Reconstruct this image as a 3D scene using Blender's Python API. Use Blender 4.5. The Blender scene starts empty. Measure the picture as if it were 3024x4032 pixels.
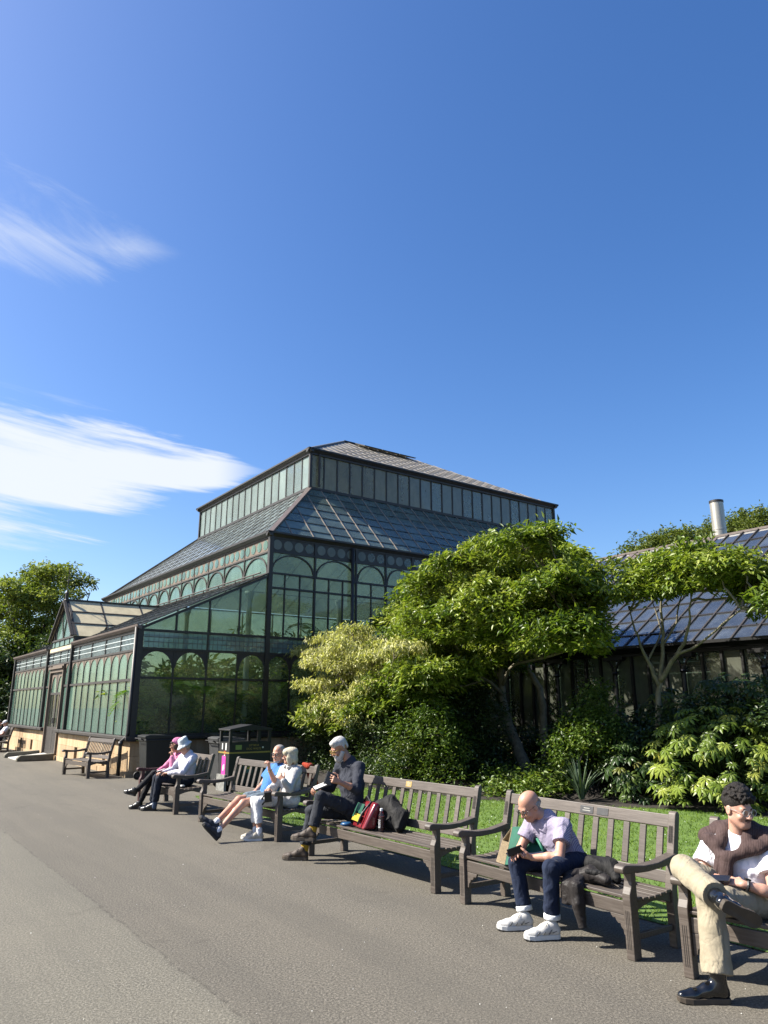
import bpy, bmesh, math, random
import numpy as np
from mathutils import Vector, Matrix, Euler, noise as mnoise
R=math.radians
S=bpy.context.scene; COL=S.collection
# ---------------------------------------------------------------- camera
cam=bpy.data.cameras.new('camera'); camo=bpy.data.objects.new('camera',cam); COL.objects.link(camo)
camo.location=(0,0,1.8128); camo.rotation_euler=(math.pi/2+.2606,0,0)
cam.sensor_fit='VERTICAL'; cam.sensor_height=36; cam.lens=2859.56/4032*36; cam.clip_end=3000; cam.clip_start=.05
S.camera=camo
# ---------------------------------------------------------------- sky and sun
SUN_AZ=R(178); SUN_EL=R(42)       # mathematical azimuth of the sun: almost exactly to the left
sd=Vector((math.cos(SUN_AZ)*math.cos(SUN_EL),math.sin(SUN_AZ)*math.cos(SUN_EL),math.sin(SUN_EL)))
W=bpy.data.worlds.new('World'); S.world=W; W.use_nodes=True
def build_world():
    t=W.node_tree; n=t.nodes; L=t.links; n.clear()
    out=n.new('ShaderNodeOutputWorld'); bg=n.new('ShaderNodeBackground'); bg.inputs[1].default_value=.060
    sky=n.new('ShaderNodeTexSky'); sky.sky_type='NISHITA'; sky.sun_disc=False
    sky.sun_elevation=SUN_EL; sky.sun_rotation=math.pi/2-SUN_AZ
    sky.altitude=0; sky.air_density=1.0; sky.dust_density=1.3; sky.ozone_density=3.0
    def M(op,a,b=None,c=None):
        m=n.new('ShaderNodeMath'); m.operation=op
        for i,x in enumerate((a,b,c)):
            if x is None: continue
            if isinstance(x,(int,float)): m.inputs[i].default_value=x
            else: L.new(x,m.inputs[i])
        return m.outputs[0]
    def SS(x,e0,e1):
        m=n.new('ShaderNodeMapRange'); m.interpolation_type='SMOOTHSTEP'
        m.inputs[1].default_value=e0; m.inputs[2].default_value=e1; L.new(x,m.inputs[0]); return m.outputs[0]
    tc=n.new('ShaderNodeTexCoord'); sp=n.new('ShaderNodeSeparateXYZ'); L.new(tc.outputs['Generated'],sp.inputs[0])
    az=M('MULTIPLY',M('ARCTAN2',sp.outputs[0],sp.outputs[1]),57.2958)
    el=M('MULTIPLY',M('ARCSINE',sp.outputs[2]),57.2958)
    def NZ(sx,sy,rot,scale,det,rough,off=0,dist=0):
        # streaky noise in (azimuth, elevation), stretched along a slope
        c,s=math.cos(rot),math.sin(rot)
        a=M('ADD',M('MULTIPLY',az,c),M('MULTIPLY',el,s)); b=M('ADD',M('MULTIPLY',az,-s),M('MULTIPLY',el,c))
        cb=n.new('ShaderNodeCombineXYZ'); L.new(M('MULTIPLY',a,sx),cb.inputs[0]); L.new(M('MULTIPLY',b,sy),cb.inputs[1]); cb.inputs[2].default_value=off
        q=n.new('ShaderNodeTexNoise'); q.inputs['Scale'].default_value=scale; q.inputs['Detail'].default_value=det; q.inputs['Roughness'].default_value=rough; q.inputs['Distortion'].default_value=dist
        L.new(cb.outputs[0],q.inputs['Vector']); return q.outputs[0]
    # long cirrus bank: a tongue that thins out towards azimuth -8 deg
    st=NZ(.045,.62,-.11,1,8,.62,3.1,.35); bn=NZ(.10,.22,-.1,1,4,.5,9.0,.3)
    cen=M('ADD',M('MULTIPLY',M('ADD',az,30),.075),16.4)
    half=M('MULTIPLY',M('SUBTRACT',-9.4,az),.250)
    half=M('MINIMUM',half,4.9)
    dd=M('DIVIDE',M('ABSOLUTE',M('SUBTRACT',el,cen)),M('MAXIMUM',half,.05))
    dens=M('ADD',M('SUBTRACT',1.28,dd),M('MULTIPLY',M('MULTIPLY',M('SUBTRACT',st,.5),3.0),M('ADD',.45,M('MINIMUM',dd,1.3)))); dens=M('ADD',dens,M('MULTIPLY',M('SUBTRACT',bn,.5),1.3))
    A=M('MULTIPLY',M('MULTIPLY',SS(dens,-.05,1.0),SS(az,-9,-14)),SS(el,22.5,20.0))
    # thin wisp higher up
    ws=NZ(.10,.40,-.28,1,8,.66,23.0,.6)
    wc=M('ADD',M('MULTIPLY',M('ADD',az,30),.10),32.0)
    wd=M('DIVIDE',M('ABSOLUTE',M('SUBTRACT',el,wc)),M('MAXIMUM',M('MINIMUM',M('MULTIPLY',M('SUBTRACT',-16.5,az),.36),4.2),.05))
    wden=M('ADD',M('SUBTRACT',.85,wd),M('MULTIPLY',M('SUBTRACT',ws,.5),3.0))
    Bm=M('MULTIPLY',M('MULTIPLY',SS(wden,-.1,1.7),SS(az,-17,-23)),.60)
    # tiny scraps
    sc=NZ(.45,.8,-.3,1,5,.6,40.0,.4)
    Cm=M('MULTIPLY',M('MULTIPLY',SS(sc,.66,.80),M('MULTIPLY',SS(el,7.5,9),SS(el,13,11))),.35)
    m=M('MINIMUM',M('ADD',M('ADD',A,Bm),Cm),1.0)
    mx=n.new('ShaderNodeMix'); mx.data_type='RGBA'; L.new(M('MULTIPLY',m,.93),mx.inputs[0]); hs=n.new('ShaderNodeHueSaturation'); hs.inputs['Saturation'].default_value=1.27; hs.inputs['Value'].default_value=1.29; hs.inputs['Hue'].default_value=.508; L.new(sky.outputs[0],hs.inputs['Color']); L.new(hs.outputs[0],mx.inputs[6]); mx.inputs[7].default_value=(5.7,6.0,6.4,1)
    L.new(mx.outputs[2],bg.inputs[0]); L.new(bg.outputs[0],out.inputs[0])
build_world()
sun=bpy.data.lights.new('sun','SUN'); suno=bpy.data.objects.new('sun',sun); COL.objects.link(suno)
sun.energy=4.9; sun.angle=R(.53); sun.color=(1,.94,.84)
suno.rotation_euler=sd.to_track_quat('Z','Y').to_euler(); suno.location=(-20,0,30)
S.view_settings.view_transform='Standard'; S.view_settings.look='None'; S.view_settings.exposure=1.44; S.view_settings.gamma=1
S.render.engine='CYCLES'; S.cycles.use_denoising=True; S.cycles.max_bounces=8; S.cycles.diffuse_bounces=3; S.cycles.glossy_bounces=3
S.cycles.transmission_bounces=4; S.cycles.transparent_max_bounces=24; S.cycles.caustics_reflective=False; S.cycles.caustics_refractive=False
S.cycles.sample_clamp_indirect=6
# ---------------------------------------------------------------- helpers
RND=random.Random(7)
def tag(o,label=None,cat=None,group=None,kind=None):
    if label: o['label']=label
    if cat: o['category']=cat
    if group: o['group']=group
    if kind: o['kind']=kind
    return o
def empty(name,loc=(0,0,0),rz=0,**k):
    o=bpy.data.objects.new(name,None); COL.objects.link(o); o.location=loc; o.rotation_euler=(0,0,rz); o.empty_display_size=.2
    return tag(o,**k)
def link(name,me,parent=None,M=None):
    o=bpy.data.objects.new(name,me); COL.objects.link(o)
    if parent is not None: o.parent=parent
    if M is not None: o.matrix_local=M
    return o
class MB:
    """collects vertices and faces of one mesh"""
    def __init__(s): s.v=[]; s.f=[]; s.sm=False
    def add(s,vs,fs):
        b=len(s.v); s.v+= [tuple(x) for x in vs]; s.f+=[tuple(i+b for i in f) for f in fs]; return s
    def box(s,c,sz,ax=None):
        c=Vector(c); X,Y,Z=ax if ax else (Vector((1,0,0)),Vector((0,1,0)),Vector((0,0,1)))
        X=Vector(X)*sz[0]/2;Y=Vector(Y)*sz[1]/2;Z=Vector(Z)*sz[2]/2
        return s.add([c+X*i+Y*j+Z*k for i in(-1,1) for j in(-1,1) for k in(-1,1)],[(0,1,3,2),(4,6,7,5),(0,4,5,1),(2,3,7,6),(0,2,6,4),(1,5,7,3)])
    def bar(s,a,b,w,d,nrm=(0,0,1),ext=0):
        a=Vector(a);b=Vector(b);x=(b-a);l=x.length;x.normalize();n=Vector(nrm);y=n.cross(x)
        if y.length<1e-5: y=Vector((0,1,0)).cross(x) if abs(x.y)<.9 else Vector((1,0,0)).cross(x)
        y.normalize();z=x.cross(y)
        return s.box((a+b)/2,(l+2*ext,w,d),(x,y,z))
    def tube(s,pts,r,n=8,caps=True):
        pts=[Vector(p) for p in pts];rs=r if isinstance(r,(list,tuple)) else [r]*len(pts)
        b=len(s.v);up=Vector((.13,.21,1)).normalized();px=None
        for i,p in enumerate(pts):
            d=(pts[min(i+1,len(pts)-1)]-pts[max(i-1,0)]).normalized()
            if px is None:
                px=up.cross(d)
                if px.length<.1: px=Vector((1,0,0)).cross(d)
            px=(px-d*px.dot(d)).normalized();py=d.cross(px)
            for k in range(n):
                a=2*math.pi*k/n;q=p+(px*math.cos(a)+py*math.sin(a))*rs[i];s.v.append(tuple(q))
        for i in range(len(pts)-1):
            for k in range(n):
                a=b+i*n+k;c=b+i*n+(k+1)%n;s.f.append((a,c,c+n,a+n))
        if caps:
            s.f.append(tuple(b+k for k in range(n))[::-1]);e=b+(len(pts)-1)*n;s.f.append(tuple(e+k for k in range(n)))
        return s
    def prism(s,poly,a,b):
        """polygon (list of 3-vectors) swept from offset a to offset b"""
        a=Vector(a);b=Vector(b);n=len(poly);P=[Vector(p) for p in poly]
        vs=[p+a for p in P]+[p+b for p in P]
        return s.add(vs,[tuple(range(n))[::-1],tuple(range(n,2*n))]+[(i,(i+1)%n,n+(i+1)%n,n+i) for i in range(n)])
    def lathe(s,prof,c=(0,0,0),n=20,ax=None):
        c=Vector(c);X,Y,Z=ax if ax else (Vector((1,0,0)),Vector((0,1,0)),Vector((0,0,1)));b=len(s.v)
        for r,z in prof:
            for k in range(n):
                a=2*math.pi*k/n;s.v.append(tuple(c+X*(r*math.cos(a))+Y*(r*math.sin(a))+Z*z))
        for i in range(len(prof)-1):
            for k in range(n):
                a=b+i*n+k;q=b+i*n+(k+1)%n;s.f.append((a,q,q+n,a+n))
        s.f.append(tuple(b+k for k in range(n))[::-1]);e=b+(len(prof)-1)*n;s.f.append(tuple(e+k for k in range(n)))
        return s
    def mesh(s,name,mat=None,smooth=False,bevel=0,seg=2):
        me=bpy.data.meshes.new(name);me.from_pydata(s.v,[],s.f);me.validate()
        if bevel:
            bm=bmesh.new();bm.from_mesh(me);bmesh.ops.recalc_face_normals(bm,faces=bm.faces)
            bmesh.ops.bevel(bm,geom=[e for e in bm.edges if len(e.link_faces)==2 and e.calc_face_angle(0)>.5],offset=bevel,segments=seg,affect='EDGES',profile=.5,clamp_overlap=True)
            bm.to_mesh(me);bm.free()
        else:
            bm=bmesh.new();bm.from_mesh(me);bmesh.ops.recalc_face_normals(bm,faces=bm.faces);bm.to_mesh(me);bm.free()
        if smooth: me.polygons.foreach_set('use_smooth',[True]*len(me.polygons))
        if mat: me.materials.append(mat)
        return me
    def obj(s,name,mat=None,parent=None,M=None,**k):
        return link(name,s.mesh(name,mat,**k),parent,M)
def smooth_by_angle(me,ang=.6):
    me.polygons.foreach_set('use_smooth',[True]*len(me.polygons))
    bm=bmesh.new();bm.from_mesh(me)
    for e in bm.edges:
        if len(e.link_faces)==2 and e.calc_face_angle(0)>ang: e.smooth=False
    bm.to_mesh(me);bm.free()
# ---------------------------------------------------------------- materials
MATS={}
class NT:
    def __init__(s,m): s.t=m.node_tree;s.n=s.t.nodes;s.L=s.t.links
    def new(s,t,**k):
        x=s.n.new('ShaderNode'+t)
        for a,b in k.items(): setattr(x,a,b)
        return x
    def set(s,x,i,v):
        if isinstance(v,(int,float,tuple,list)): x.inputs[i].default_value=v
        else: s.L.new(v,x.inputs[i])
    def noise(s,scale,det=4,rough=.55,vec=None,dist=0):
        x=s.new('TexNoise');s.set(x,'Scale',scale);s.set(x,'Detail',det);s.set(x,'Roughness',rough);s.set(x,'Distortion',dist)
        if vec is not None: s.L.new(vec,x.inputs['Vector'])
        return x.outputs[0]
    def math(s,op,a,b=0,c=0):
        x=s.new('Math',operation=op);s.set(x,0,a);s.set(x,1,b);s.set(x,2,c);return x.outputs[0]
    def ramp(s,f,stops):
        x=s.new('ValToRGB');e=x.color_ramp.elements
        while len(e)<len(stops): e.new(.5)
        for i,(p,c) in enumerate(stops): e[i].position=p;e[i].color=(*c,1) if len(c)==3 else c
        s.set(x,0,f);return x.outputs[0]
    def mix(s,f,a,b,typ='MIX'):
        x=s.new('Mix',data_type='RGBA',blend_type=typ);s.set(x,0,f)
        for i,v in ((6,a),(7,b)): s.set(x,i,(*v,1) if isinstance(v,tuple) and len(v)==3 else v)
        return x.outputs[2]
    def coord(s,what='Object',scale=None):
        tc=s.new('TexCoord');o=tc.outputs[what]
        if scale:
            m=s.new('Mapping');m.inputs['Scale'].default_value=scale;s.L.new(o,m.inputs[0]);o=m.outputs[0]
        return o
    def geo(s): return s.new('NewGeometry').outputs['Position']
    def mapv(s,v,scale):
        m=s.new('Mapping');m.inputs['Scale'].default_value=scale;s.L.new(v,m.inputs[0]);return m.outputs[0]
    def bump(s,h,st=.3,d=.01):
        x=s.new('Bump');s.set(x,'Strength',st);s.set(x,'Distance',d);s.L.new(h,x.inputs['Height']);return x.outputs[0]
def newmat(name):
    m=bpy.data.materials.new(name);m.use_nodes=True;m.node_tree.nodes.clear();nt=NT(m)
    nt.out=nt.new('OutputMaterial');MATS[name]=m;return m,nt
def pbr(name,col,rough=.6,var=.15,scale=6,bump=0,bscale=60,metal=0,spec=.5,col2=None,obj=True,stretch=None,sss=0,sheen=0,rvar=0,randobj=0,coat=0):
    m,t=newmat(name);p=t.new('BsdfPrincipled');t.L.new(p.outputs[0],t.out.inputs[0])
    v=t.coord('Object') if obj else t.geo()
    if stretch: v=t.mapv(v,stretch)
    n=t.noise(scale,5,.6,v)
    c2=col2 or tuple(min(1,x*(1+var*1.2)) for x in col);c1=tuple(x*(1-var) for x in col) if not col2 else col
    c=t.ramp(n,[(.3,c1),(.7,c2)])
    if randobj:
        oi=t.new('ObjectInfo');r=t.math('MULTIPLY_ADD',oi.outputs['Random'],randobj*2,1-randobj)
        cm=t.new('CombineColor');[t.L.new(r,cm.inputs[i]) for i in range(3)]
        c=t.mix(1.0,c,cm.outputs[0],'MULTIPLY')
    t.L.new(c,p.inputs['Base Color'])
    if rvar: t.L.new(t.ramp(t.noise(scale*2.3,4,.6,v),[(.3,(rough-rvar,)*3),(.7,(rough+rvar,)*3)]),p.inputs['Roughness'])
    else: p.inputs['Roughness'].default_value=rough
    p.inputs['Metallic'].default_value=metal;p.inputs['Specular IOR Level'].default_value=spec
    if sss: p.inputs['Subsurface Weight'].default_value=sss;p.inputs['Subsurface Radius'].default_value=(.012,.005,.003)
    if sheen: p.inputs['Sheen Weight'].default_value=sheen
    if coat: p.inputs['Coat Weight'].default_value=coat
    if bump: t.L.new(t.bump(t.noise(bscale,4,.6,v),bump,.01),p.inputs['Normal'])
    return m
def glassmat(name,tint,haze,hz,rough=.04,streak=(1.5,1.5,.5),hvar=.18,ior=1.5,gl=1.0,transl=.35):
    """old horticultural glass: see-through with a milky, streaked film, and a reflecting face"""
    m,t=newmat(name)
    tr=t.new('BsdfTransparent');tr.inputs[0].default_value=(*tint,1)
    df=t.new('BsdfDiffuse');tl=t.new('BsdfTranslucent')
    oi=t.new('ObjectInfo')
    gp=t.mapv(t.geo(),streak);n=t.noise(1.0,6,.65,gp);n2=t.noise(7,4,.6,t.geo())
    k=t.math('MULTIPLY_ADD',oi.outputs['Random'],.5,.75)
    hc=t.ramp(n,[(.25,tuple(x*.72 for x in haze)),(.75,haze)])
    t.L.new(hc,df.inputs[0]);t.L.new(hc,tl.inputs[0])
    ms=t.new('MixShader');ms.inputs[0].default_value=transl;t.L.new(df.outputs[0],ms.inputs[1]);t.L.new(tl.outputs[0],ms.inputs[2])
    f=t.math('MULTIPLY',t.math('ADD',t.math('MULTIPLY_ADD',n,hvar*2,hz-hvar),t.math('MULTIPLY_ADD',n2,.12,-.06)),k)
    f=t.math('MINIMUM',t.math('MAXIMUM',f,.03),.97)
    m1=t.new('MixShader');t.L.new(f,m1.inputs[0]);t.L.new(tr.outputs[0],m1.inputs[1]);t.L.new(ms.outputs[0],m1.inputs[2])
    gs=t.new('BsdfGlossy');gs.inputs['Roughness'].default_value=rough
    t.L.new(t.bump(t.noise(1.1,2,.5,t.geo()),.05,.05),gs.inputs['Normal'])
    fr=t.new('Fresnel');fr.inputs[0].default_value=ior
    m2=t.new('MixShader');t.L.new(t.math('MINIMUM',t.math('MULTIPLY',fr.outputs[0],gl),1.0),m2.inputs[0]);t.L.new(m1.outputs[0],m2.inputs[1]);t.L.new(gs.outputs[0],m2.inputs[2])
    t.L.new(m2.outputs[0],t.out.inputs[0]);return m
def leafmat(name,stops,rough=.45,trans=.35,spec=.4,var=None):
    """per-leaf colour from the face attribute 'tone'"""
    m,t=newmat(name);p=t.new('BsdfPrincipled');a=t.new('Attribute');a.attribute_name='tone'
    c=t.ramp(a.outputs['Fac'],stops);t.L.new(c,p.inputs['Base Color']);p.inputs['Roughness'].default_value=rough;p.inputs['Specular IOR Level'].default_value=spec
    tl=t.new('BsdfTranslucent');t.L.new(t.mix(1.0,c,(1.0,1.05,.45),'MULTIPLY'),tl.inputs[0])
    ms=t.new('MixShader');ms.inputs[0].default_value=trans;t.L.new(p.outputs[0],ms.inputs[1]);t.L.new(tl.outputs[0],ms.inputs[2]);t.L.new(ms.outputs[0],t.out.inputs[0]);return m
# ---------------------------------------------------------------- ground
BX,BY,YAW=-6.6658,20.1096,2.1985
UH=Vector((math.cos(YAW),math.sin(YAW),0));VH=Vector((math.sin(YAW),-math.cos(YAW),0));BO=Vector((BX,BY,0))
def bp(u,v,z=0): return BO+UH*u+VH*v+Vector((0,0,z))
BENCH=[(-8.7322,20.9657,-.8108,1.6056),(-4.7079,14.9562,-.9385,1.873),(-2.9572,12.6328,-.8729,2.3197),(-.9244,9.8971,-.917,2.3745),(.7754,7.6097,-.9714,1.9065),(2.1259,5.6744,-.8154,1.8)]
SEAM=(0.8115,0.5843,2.2375)
def asphalt():
    m,t=newmat('asphalt');p=t.new('BsdfPrincipled');t.L.new(p.outputs[0],t.out.inputs[0]);g=t.geo()
    fine=t.noise(58,4,.8,g);mid=t.noise(38,3,.6,g);big=t.noise(.55,5,.6,g);pat=t.noise(2.6,5,.65,g)
    c=t.ramp(fine,[(.34,(.045,.041,.036)),(.50,(.205,.190,.163)),(.66,(.50,.46,.40))])
    c=t.mix(t.math('MULTIPLY',t.ramp(mid,[(.42,(0,0,0)),(.62,(1,1,1))]),.30),c,(.14,.128,.11))
    c=t.mix(t.ramp(big,[(.35,(0,0,0)),(.7,(.5,.5,.5))]),c,(.25,.228,.192))
    c=t.mix(t.ramp(pat,[(.55,(0,0,0)),(.8,(.4,.4,.4))]),c,(.165,.152,.13))
    vo=t.new('TexVoronoi');vo.inputs['Scale'].default_value=90;t.L.new(g,vo.inputs['Vector'])
    sp=t.ramp(vo.outputs['Distance'],[(.10,(1,1,1)),(.17,(0,0,0))]);sel=t.ramp(t.noise(31,2,.5,g),[(.60,(0,0,0)),(.66,(1,1,1))])
    c=t.mix(t.math('MULTIPLY',t.math('MULTIPLY',sp,sel),.55),c,(.42,.40,.36))
    rt=t.new('Mapping');rt.inputs['Rotation'].default_value=(0,0,.943);t.L.new(g,rt.inputs[0]);ms=t.mapv(rt.outputs[0],(.12,1.1,1))
    stn=t.noise(1.0,6,.62,ms);c=t.mix(t.ramp(stn,[(.44,(0,0,0)),(.60,(.38,.38,.38))]),c,(.138,.130,.117))
    spl=t.noise(.9,6,.7,g,1.2);c=t.mix(t.ramp(spl,[(.60,(0,0,0)),(.66,(.35,.35,.35))]),c,(.115,.105,.09))
    # seam between two lays of tarmac: older, paler surface on the far side of the line
    dt=t.new('VectorMath',operation='DOT_PRODUCT');t.L.new(g,dt.inputs[0]);dt.inputs[1].default_value=(SEAM[0],SEAM[1],0)
    sdist=t.math('ADD',t.math('SUBTRACT',dt.outputs['Value'],SEAM[2]),t.math('MULTIPLY_ADD',t.noise(3.0,5,.6,g),.12,-.06))
    c=t.mix(t.ramp(t.math('MULTIPLY_ADD',sdist,4.0,.5),[(.35,(1,1,1)),(.65,(0,0,0))]),c,t.mix(1.0,c,(1.16,1.19,1.18),'MULTIPLY'))
    crk=t.ramp(t.math('ABSOLUTE',sdist),[(.0,(.55,.55,.55)),(.022,(0,0,0))]);c=t.mix(t.math('MULTIPLY',crk,t.ramp(t.noise(9,4,.6,g),[(.42,(0,0,0)),(.58,(1,1,1))])),c,(.07,.064,.055))
    c=t.mix(1.0,c,(1.07,1.05,.985),'MULTIPLY')
    t.L.new(c,p.inputs['Base Color']);p.inputs['Roughness'].default_value=.88;p.inputs['Specular IOR Level'].default_value=.3
    t.L.new(t.bump(t.noise(58,4,.8,g),.9,.012),p.inputs['Normal']);return m
asphalt()
MB().add([(-400,-60,0),(400,-60,0),(400,700,0),(-400,700,0)],[(0,1,2,3)]).obj('path',MATS['asphalt'])['kind']='structure'
pbr('lawn_soil',(.085,.15,.02),.95,.3,9,obj=False)
pbr('bed_soil',(.035,.027,.02),.95,.35,7,.6,40,obj=False)
# lawn behind the benches (building coordinates, u runs along the benches)
LAWN=[(-5.0,-.2),(-6.2,-.42),(-9,-.40),(-14,-.42),(-22,-.45),(-34,-.5),(-34,7.0),(-16,6.9),(-12.2,6.2),(-10.4,5.1),(-8.9,4.2),(-7.2,3.9),(-5.7,3.6),(-5.1,1.4)]
def sheet(name,poly,z,mat):
    o=MB().add([bp(u,v,z) for u,v in poly],[tuple(range(len(poly)))]).obj(name,mat);tag(o,kind='structure');return o
sheet('lawn',LAWN,.008,MATS['lawn_soil'])
def inpoly(x,y,P):
    c=False;j=len(P)-1
    for i in range(len(P)):
        a,b=P[i];d,e=P[j]
        if (b>y)!=(e>y) and x<(d-a)*(y-b)/(e-b)+a: c=not c
        j=i
    return c
# planting bed: a low mound between lawn and hothouse
def bed():
    edge=lambda u:float(np.interp(-u,[0,5.1,5.7,7.2,8.9,10.4,12.2,16,34],[2.6,2.6,3.6,3.9,4.2,5.1,6.2,6.9,7.0]))
    mb=MB();us=np.linspace(-34,-.6,150);vs=np.linspace(.3,9.45,60);idx={}
    def hgt(u,v): e=max(0,min(1,(v-edge(u)-.1)/2.2));return .010+.22*e*e*(3-2*e)+.03*e*mnoise.noise(Vector((u*1.3,v*1.3,0)))
    fs=[];V=[];k=0
    for i,u in enumerate(us):
        for j,v in enumerate(vs): idx[i,j]=len(V);V.append(tuple(bp(u,v,hgt(u,v))))
    LP=[(-3.6,.9),(-5.0,-.3)]+LAWN[1:]
    for i in range(len(us)-1):
        for j in range(len(vs)-1):
            u=(us[i]+us[i+1])/2;v=(vs[j]+vs[j+1])/2
            if inpoly(u,v,LAWN): continue
            if v<2.6 and u>-6: continue
            if u>-5 and v<3.0: continue
            fs.append((idx[i,j],idx[i+1,j],idx[i+1,j+1],idx[i,j+1]))
    o=MB().add(V,fs).obj('planting_bed',MATS['bed_soil'],smooth=True);tag(o,kind='structure')
bed()
leafmat('grass',[(0,(.07,.14,.012)),(.5,(.15,.25,.022)),(1,(.27,.36,.05))],.55,.4,.25)
def grass():
    rng=np.random.default_rng(3);N=62000
    pts=[]
    while len(pts)<N:
        u=-5-rng.random(20000)**1.35*20;v=-.55+rng.random(20000)*7.6
        for a,b in zip(u,v):
            if inpoly(a,b,LAWN) : pts.append((a,b))
            if len(pts)>=N: break
    pts=np.array(pts);n=len(pts)
    P=np.array([BX,BY,0])+pts[:,:1]*np.array(UH)+pts[:,1:]*np.array(VH)
    a=rng.random(n)*6.283;h=.022+.03*rng.random(n);w=.004+.004*rng.random(n)
    lean=rng.normal(0,.6,(n,2))*h[:,None]
    s=np.stack([np.cos(a)*w,np.sin(a)*w,np.zeros(n)],1)
    P[:,2]=.006
    tip=P+np.stack([lean[:,0],lean[:,1],h],1)
    V=np.stack([P-s,P+s,tip],1).reshape(-1,3)
    me=bpy.data.meshes.new('grass');me.vertices.add(3*n);me.vertices.foreach_set('co',V.ravel());me.loops.add(3*n);me.loops.foreach_set('vertex_index',np.arange(3*n));me.polygons.add(n);me.polygons.foreach_set('loop_start',np.arange(n)*3)
    me.update();at=me.attributes.new('tone','FLOAT','FACE');pn=.5+.5*np.sin(P[:,0]*2.3+1.5*np.sin(P[:,1]*1.7))*np.sin(P[:,1]*2.9+1.3*np.sin(P[:,0]*1.1));at.data.foreach_set('value',np.clip(.62*rng.random(n)+.40*pn-.02,0,1).astype(np.float32))
    me.materials.append(MATS['grass']);o=link('grass',me);tag(o,'short mown grass of the lawn behind the benches','grass',kind='stuff')
    # daisies
    m=MB();
    for i in rng.choice(n,450,replace=False):
        x,y=P[i,0],P[i,1];z=.035+.015*rng.random();r=.005+.004*rng.random();m.add([(x+r,y,z),(x,y+r,z+.004),(x-r,y,z),(x,y-r,z-.003)],[(0,1,2,3)])
    pbr('petal',(.75,.75,.7),.7,.1);o=m.obj('daisies',MATS['petal']);tag(o,'tiny white daisies dotted through the lawn','daisies',kind='stuff')
grass()
# ---------------------------------------------------------------- conservatory
pbr('iron',(.036,.031,.027),.5,.25,8,.15,60,obj=False)
pbr('iron_brown',(.052,.043,.036),.6,.3,5,.2,50,obj=False)
pbr('tan_paint',(.19,.145,.105),.7,.25,4,.2,40,obj=False,col2=(.29,.22,.165))
pbr('cream_panel',(.50,.43,.28),.75,.15,3,.1,30,obj=False)
pbr('gutter_paint',(.20,.155,.135),.5,.2,6,obj=False)
pbr('lead',(.16,.16,.16),.5,.2,6)
pbr('white_lead',(.55,.62,.62),.6,.15,6)
def sandstone():
    m,t=newmat('sandstone');p=t.new('BsdfPrincipled');t.L.new(p.outputs[0],t.out.inputs[0]);g=t.geo();oi=t.new('ObjectInfo')
    st=t.noise(1.0,5,.65,t.mapv(g,(4.5,4.5,.5)));n=t.noise(18,5,.6,g)
    c=t.ramp(st,[(.30,(.40,.25,.12)),(.5,(.56,.40,.23)),(.72,(.66,.52,.33))])
    c=t.mix(t.math('MULTIPLY',t.ramp(n,[(.45,(0,0,0)),(.7,(1,1,1))]),.35),c,(.36,.24,.14))
    r=t.math('MULTIPLY_ADD',oi.outputs['Random'],.35,.8);cm=t.new('CombineColor');[t.L.new(r,cm.inputs[i]) for i in range(3)]
    c=t.mix(1.0,c,cm.outputs[0],'MULTIPLY');t.L.new(c,p.inputs['Base Color']);p.inputs['Roughness'].default_value=.9
    t.L.new(t.bump(t.noise(45,5,.65,g),.5,.01),p.inputs['Normal']);return m
sandstone()
glassmat('front_glass',(.72,.88,.80),(.42,.70,.57),.31,streak=(2.2,2.2,.45),hvar=.2,gl=.8,transl=.15)
glassmat('end_glass',(.82,.88,.80),(.56,.66,.47),.29,streak=(1.6,1.6,.5),hvar=.14,gl=.8,transl=.68)
glassmat('pale_glass',(.84,.87,.80),(.78,.83,.74),.46,streak=(1.2,1.2,.5),hvar=.15,gl=.55,transl=.62)
glassmat('roof_glass',(.78,.86,.83),(.50,.68,.62),.48,rough=.16,streak=(1.4,1.4,1.4),hvar=.22,ior=1.5,gl=.9,transl=.40)
glassmat('lattice_glass',(.50,.66,.66),(.42,.57,.60),.48,streak=(2,2,1),hvar=.2,gl=1.0,transl=.3)
glassmat('top_glass',(.45,.47,.42),(.50,.47,.38),.82,rough=.16,streak=(2,2,2),hvar=.25,ior=1.5,gl=1.1,transl=.3)
pbr('bar_sunlit',(.40,.34,.28),.6,.25,6,obj=False)  # roof bars coloured paler than the iron, sunlight put into the colour
glassmat('painted_pane',(.75,.75,.68),(.66,.62,.50),.86,rough=.25,streak=(2,2,2),hvar=.2,gl=.5,transl=.42)  # painted glass roof panes, made translucent so the clerestory inside is lit
glassmat('cler_front',(.82,.90,.87),(.70,.86,.81),.50,streak=(1.2,1.2,.5),hvar=.14,gl=.6,transl=.3)
glassmat('roof_front',(.78,.86,.83),(.68,.80,.77),.50,rough=.12,streak=(1.4,1.4,1.4),hvar=.28,gl=1.1,transl=.3)  # pale haze paints the white reflections on the front slope
glassmat('end_low',(.86,.91,.84),(.54,.66,.42),.19,streak=(1.6,1.6,.5),hvar=.10,gl=.7,transl=.68)
CON=empty('conservatory',BO,YAW-math.pi/2,label='Victorian glass conservatory with tiered roof and sandstone base',cat='conservatory')
UNIT={}
def unit(mat):
    if mat not in UNIT: UNIT[mat]=MB().box((0,0,0),(1,1,1)).mesh('pane',MATS[mat])
    return UNIT[mat]
Z=Vector((0,0,1))
def lp(u,v,z): return Vector((v,u,z))
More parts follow.
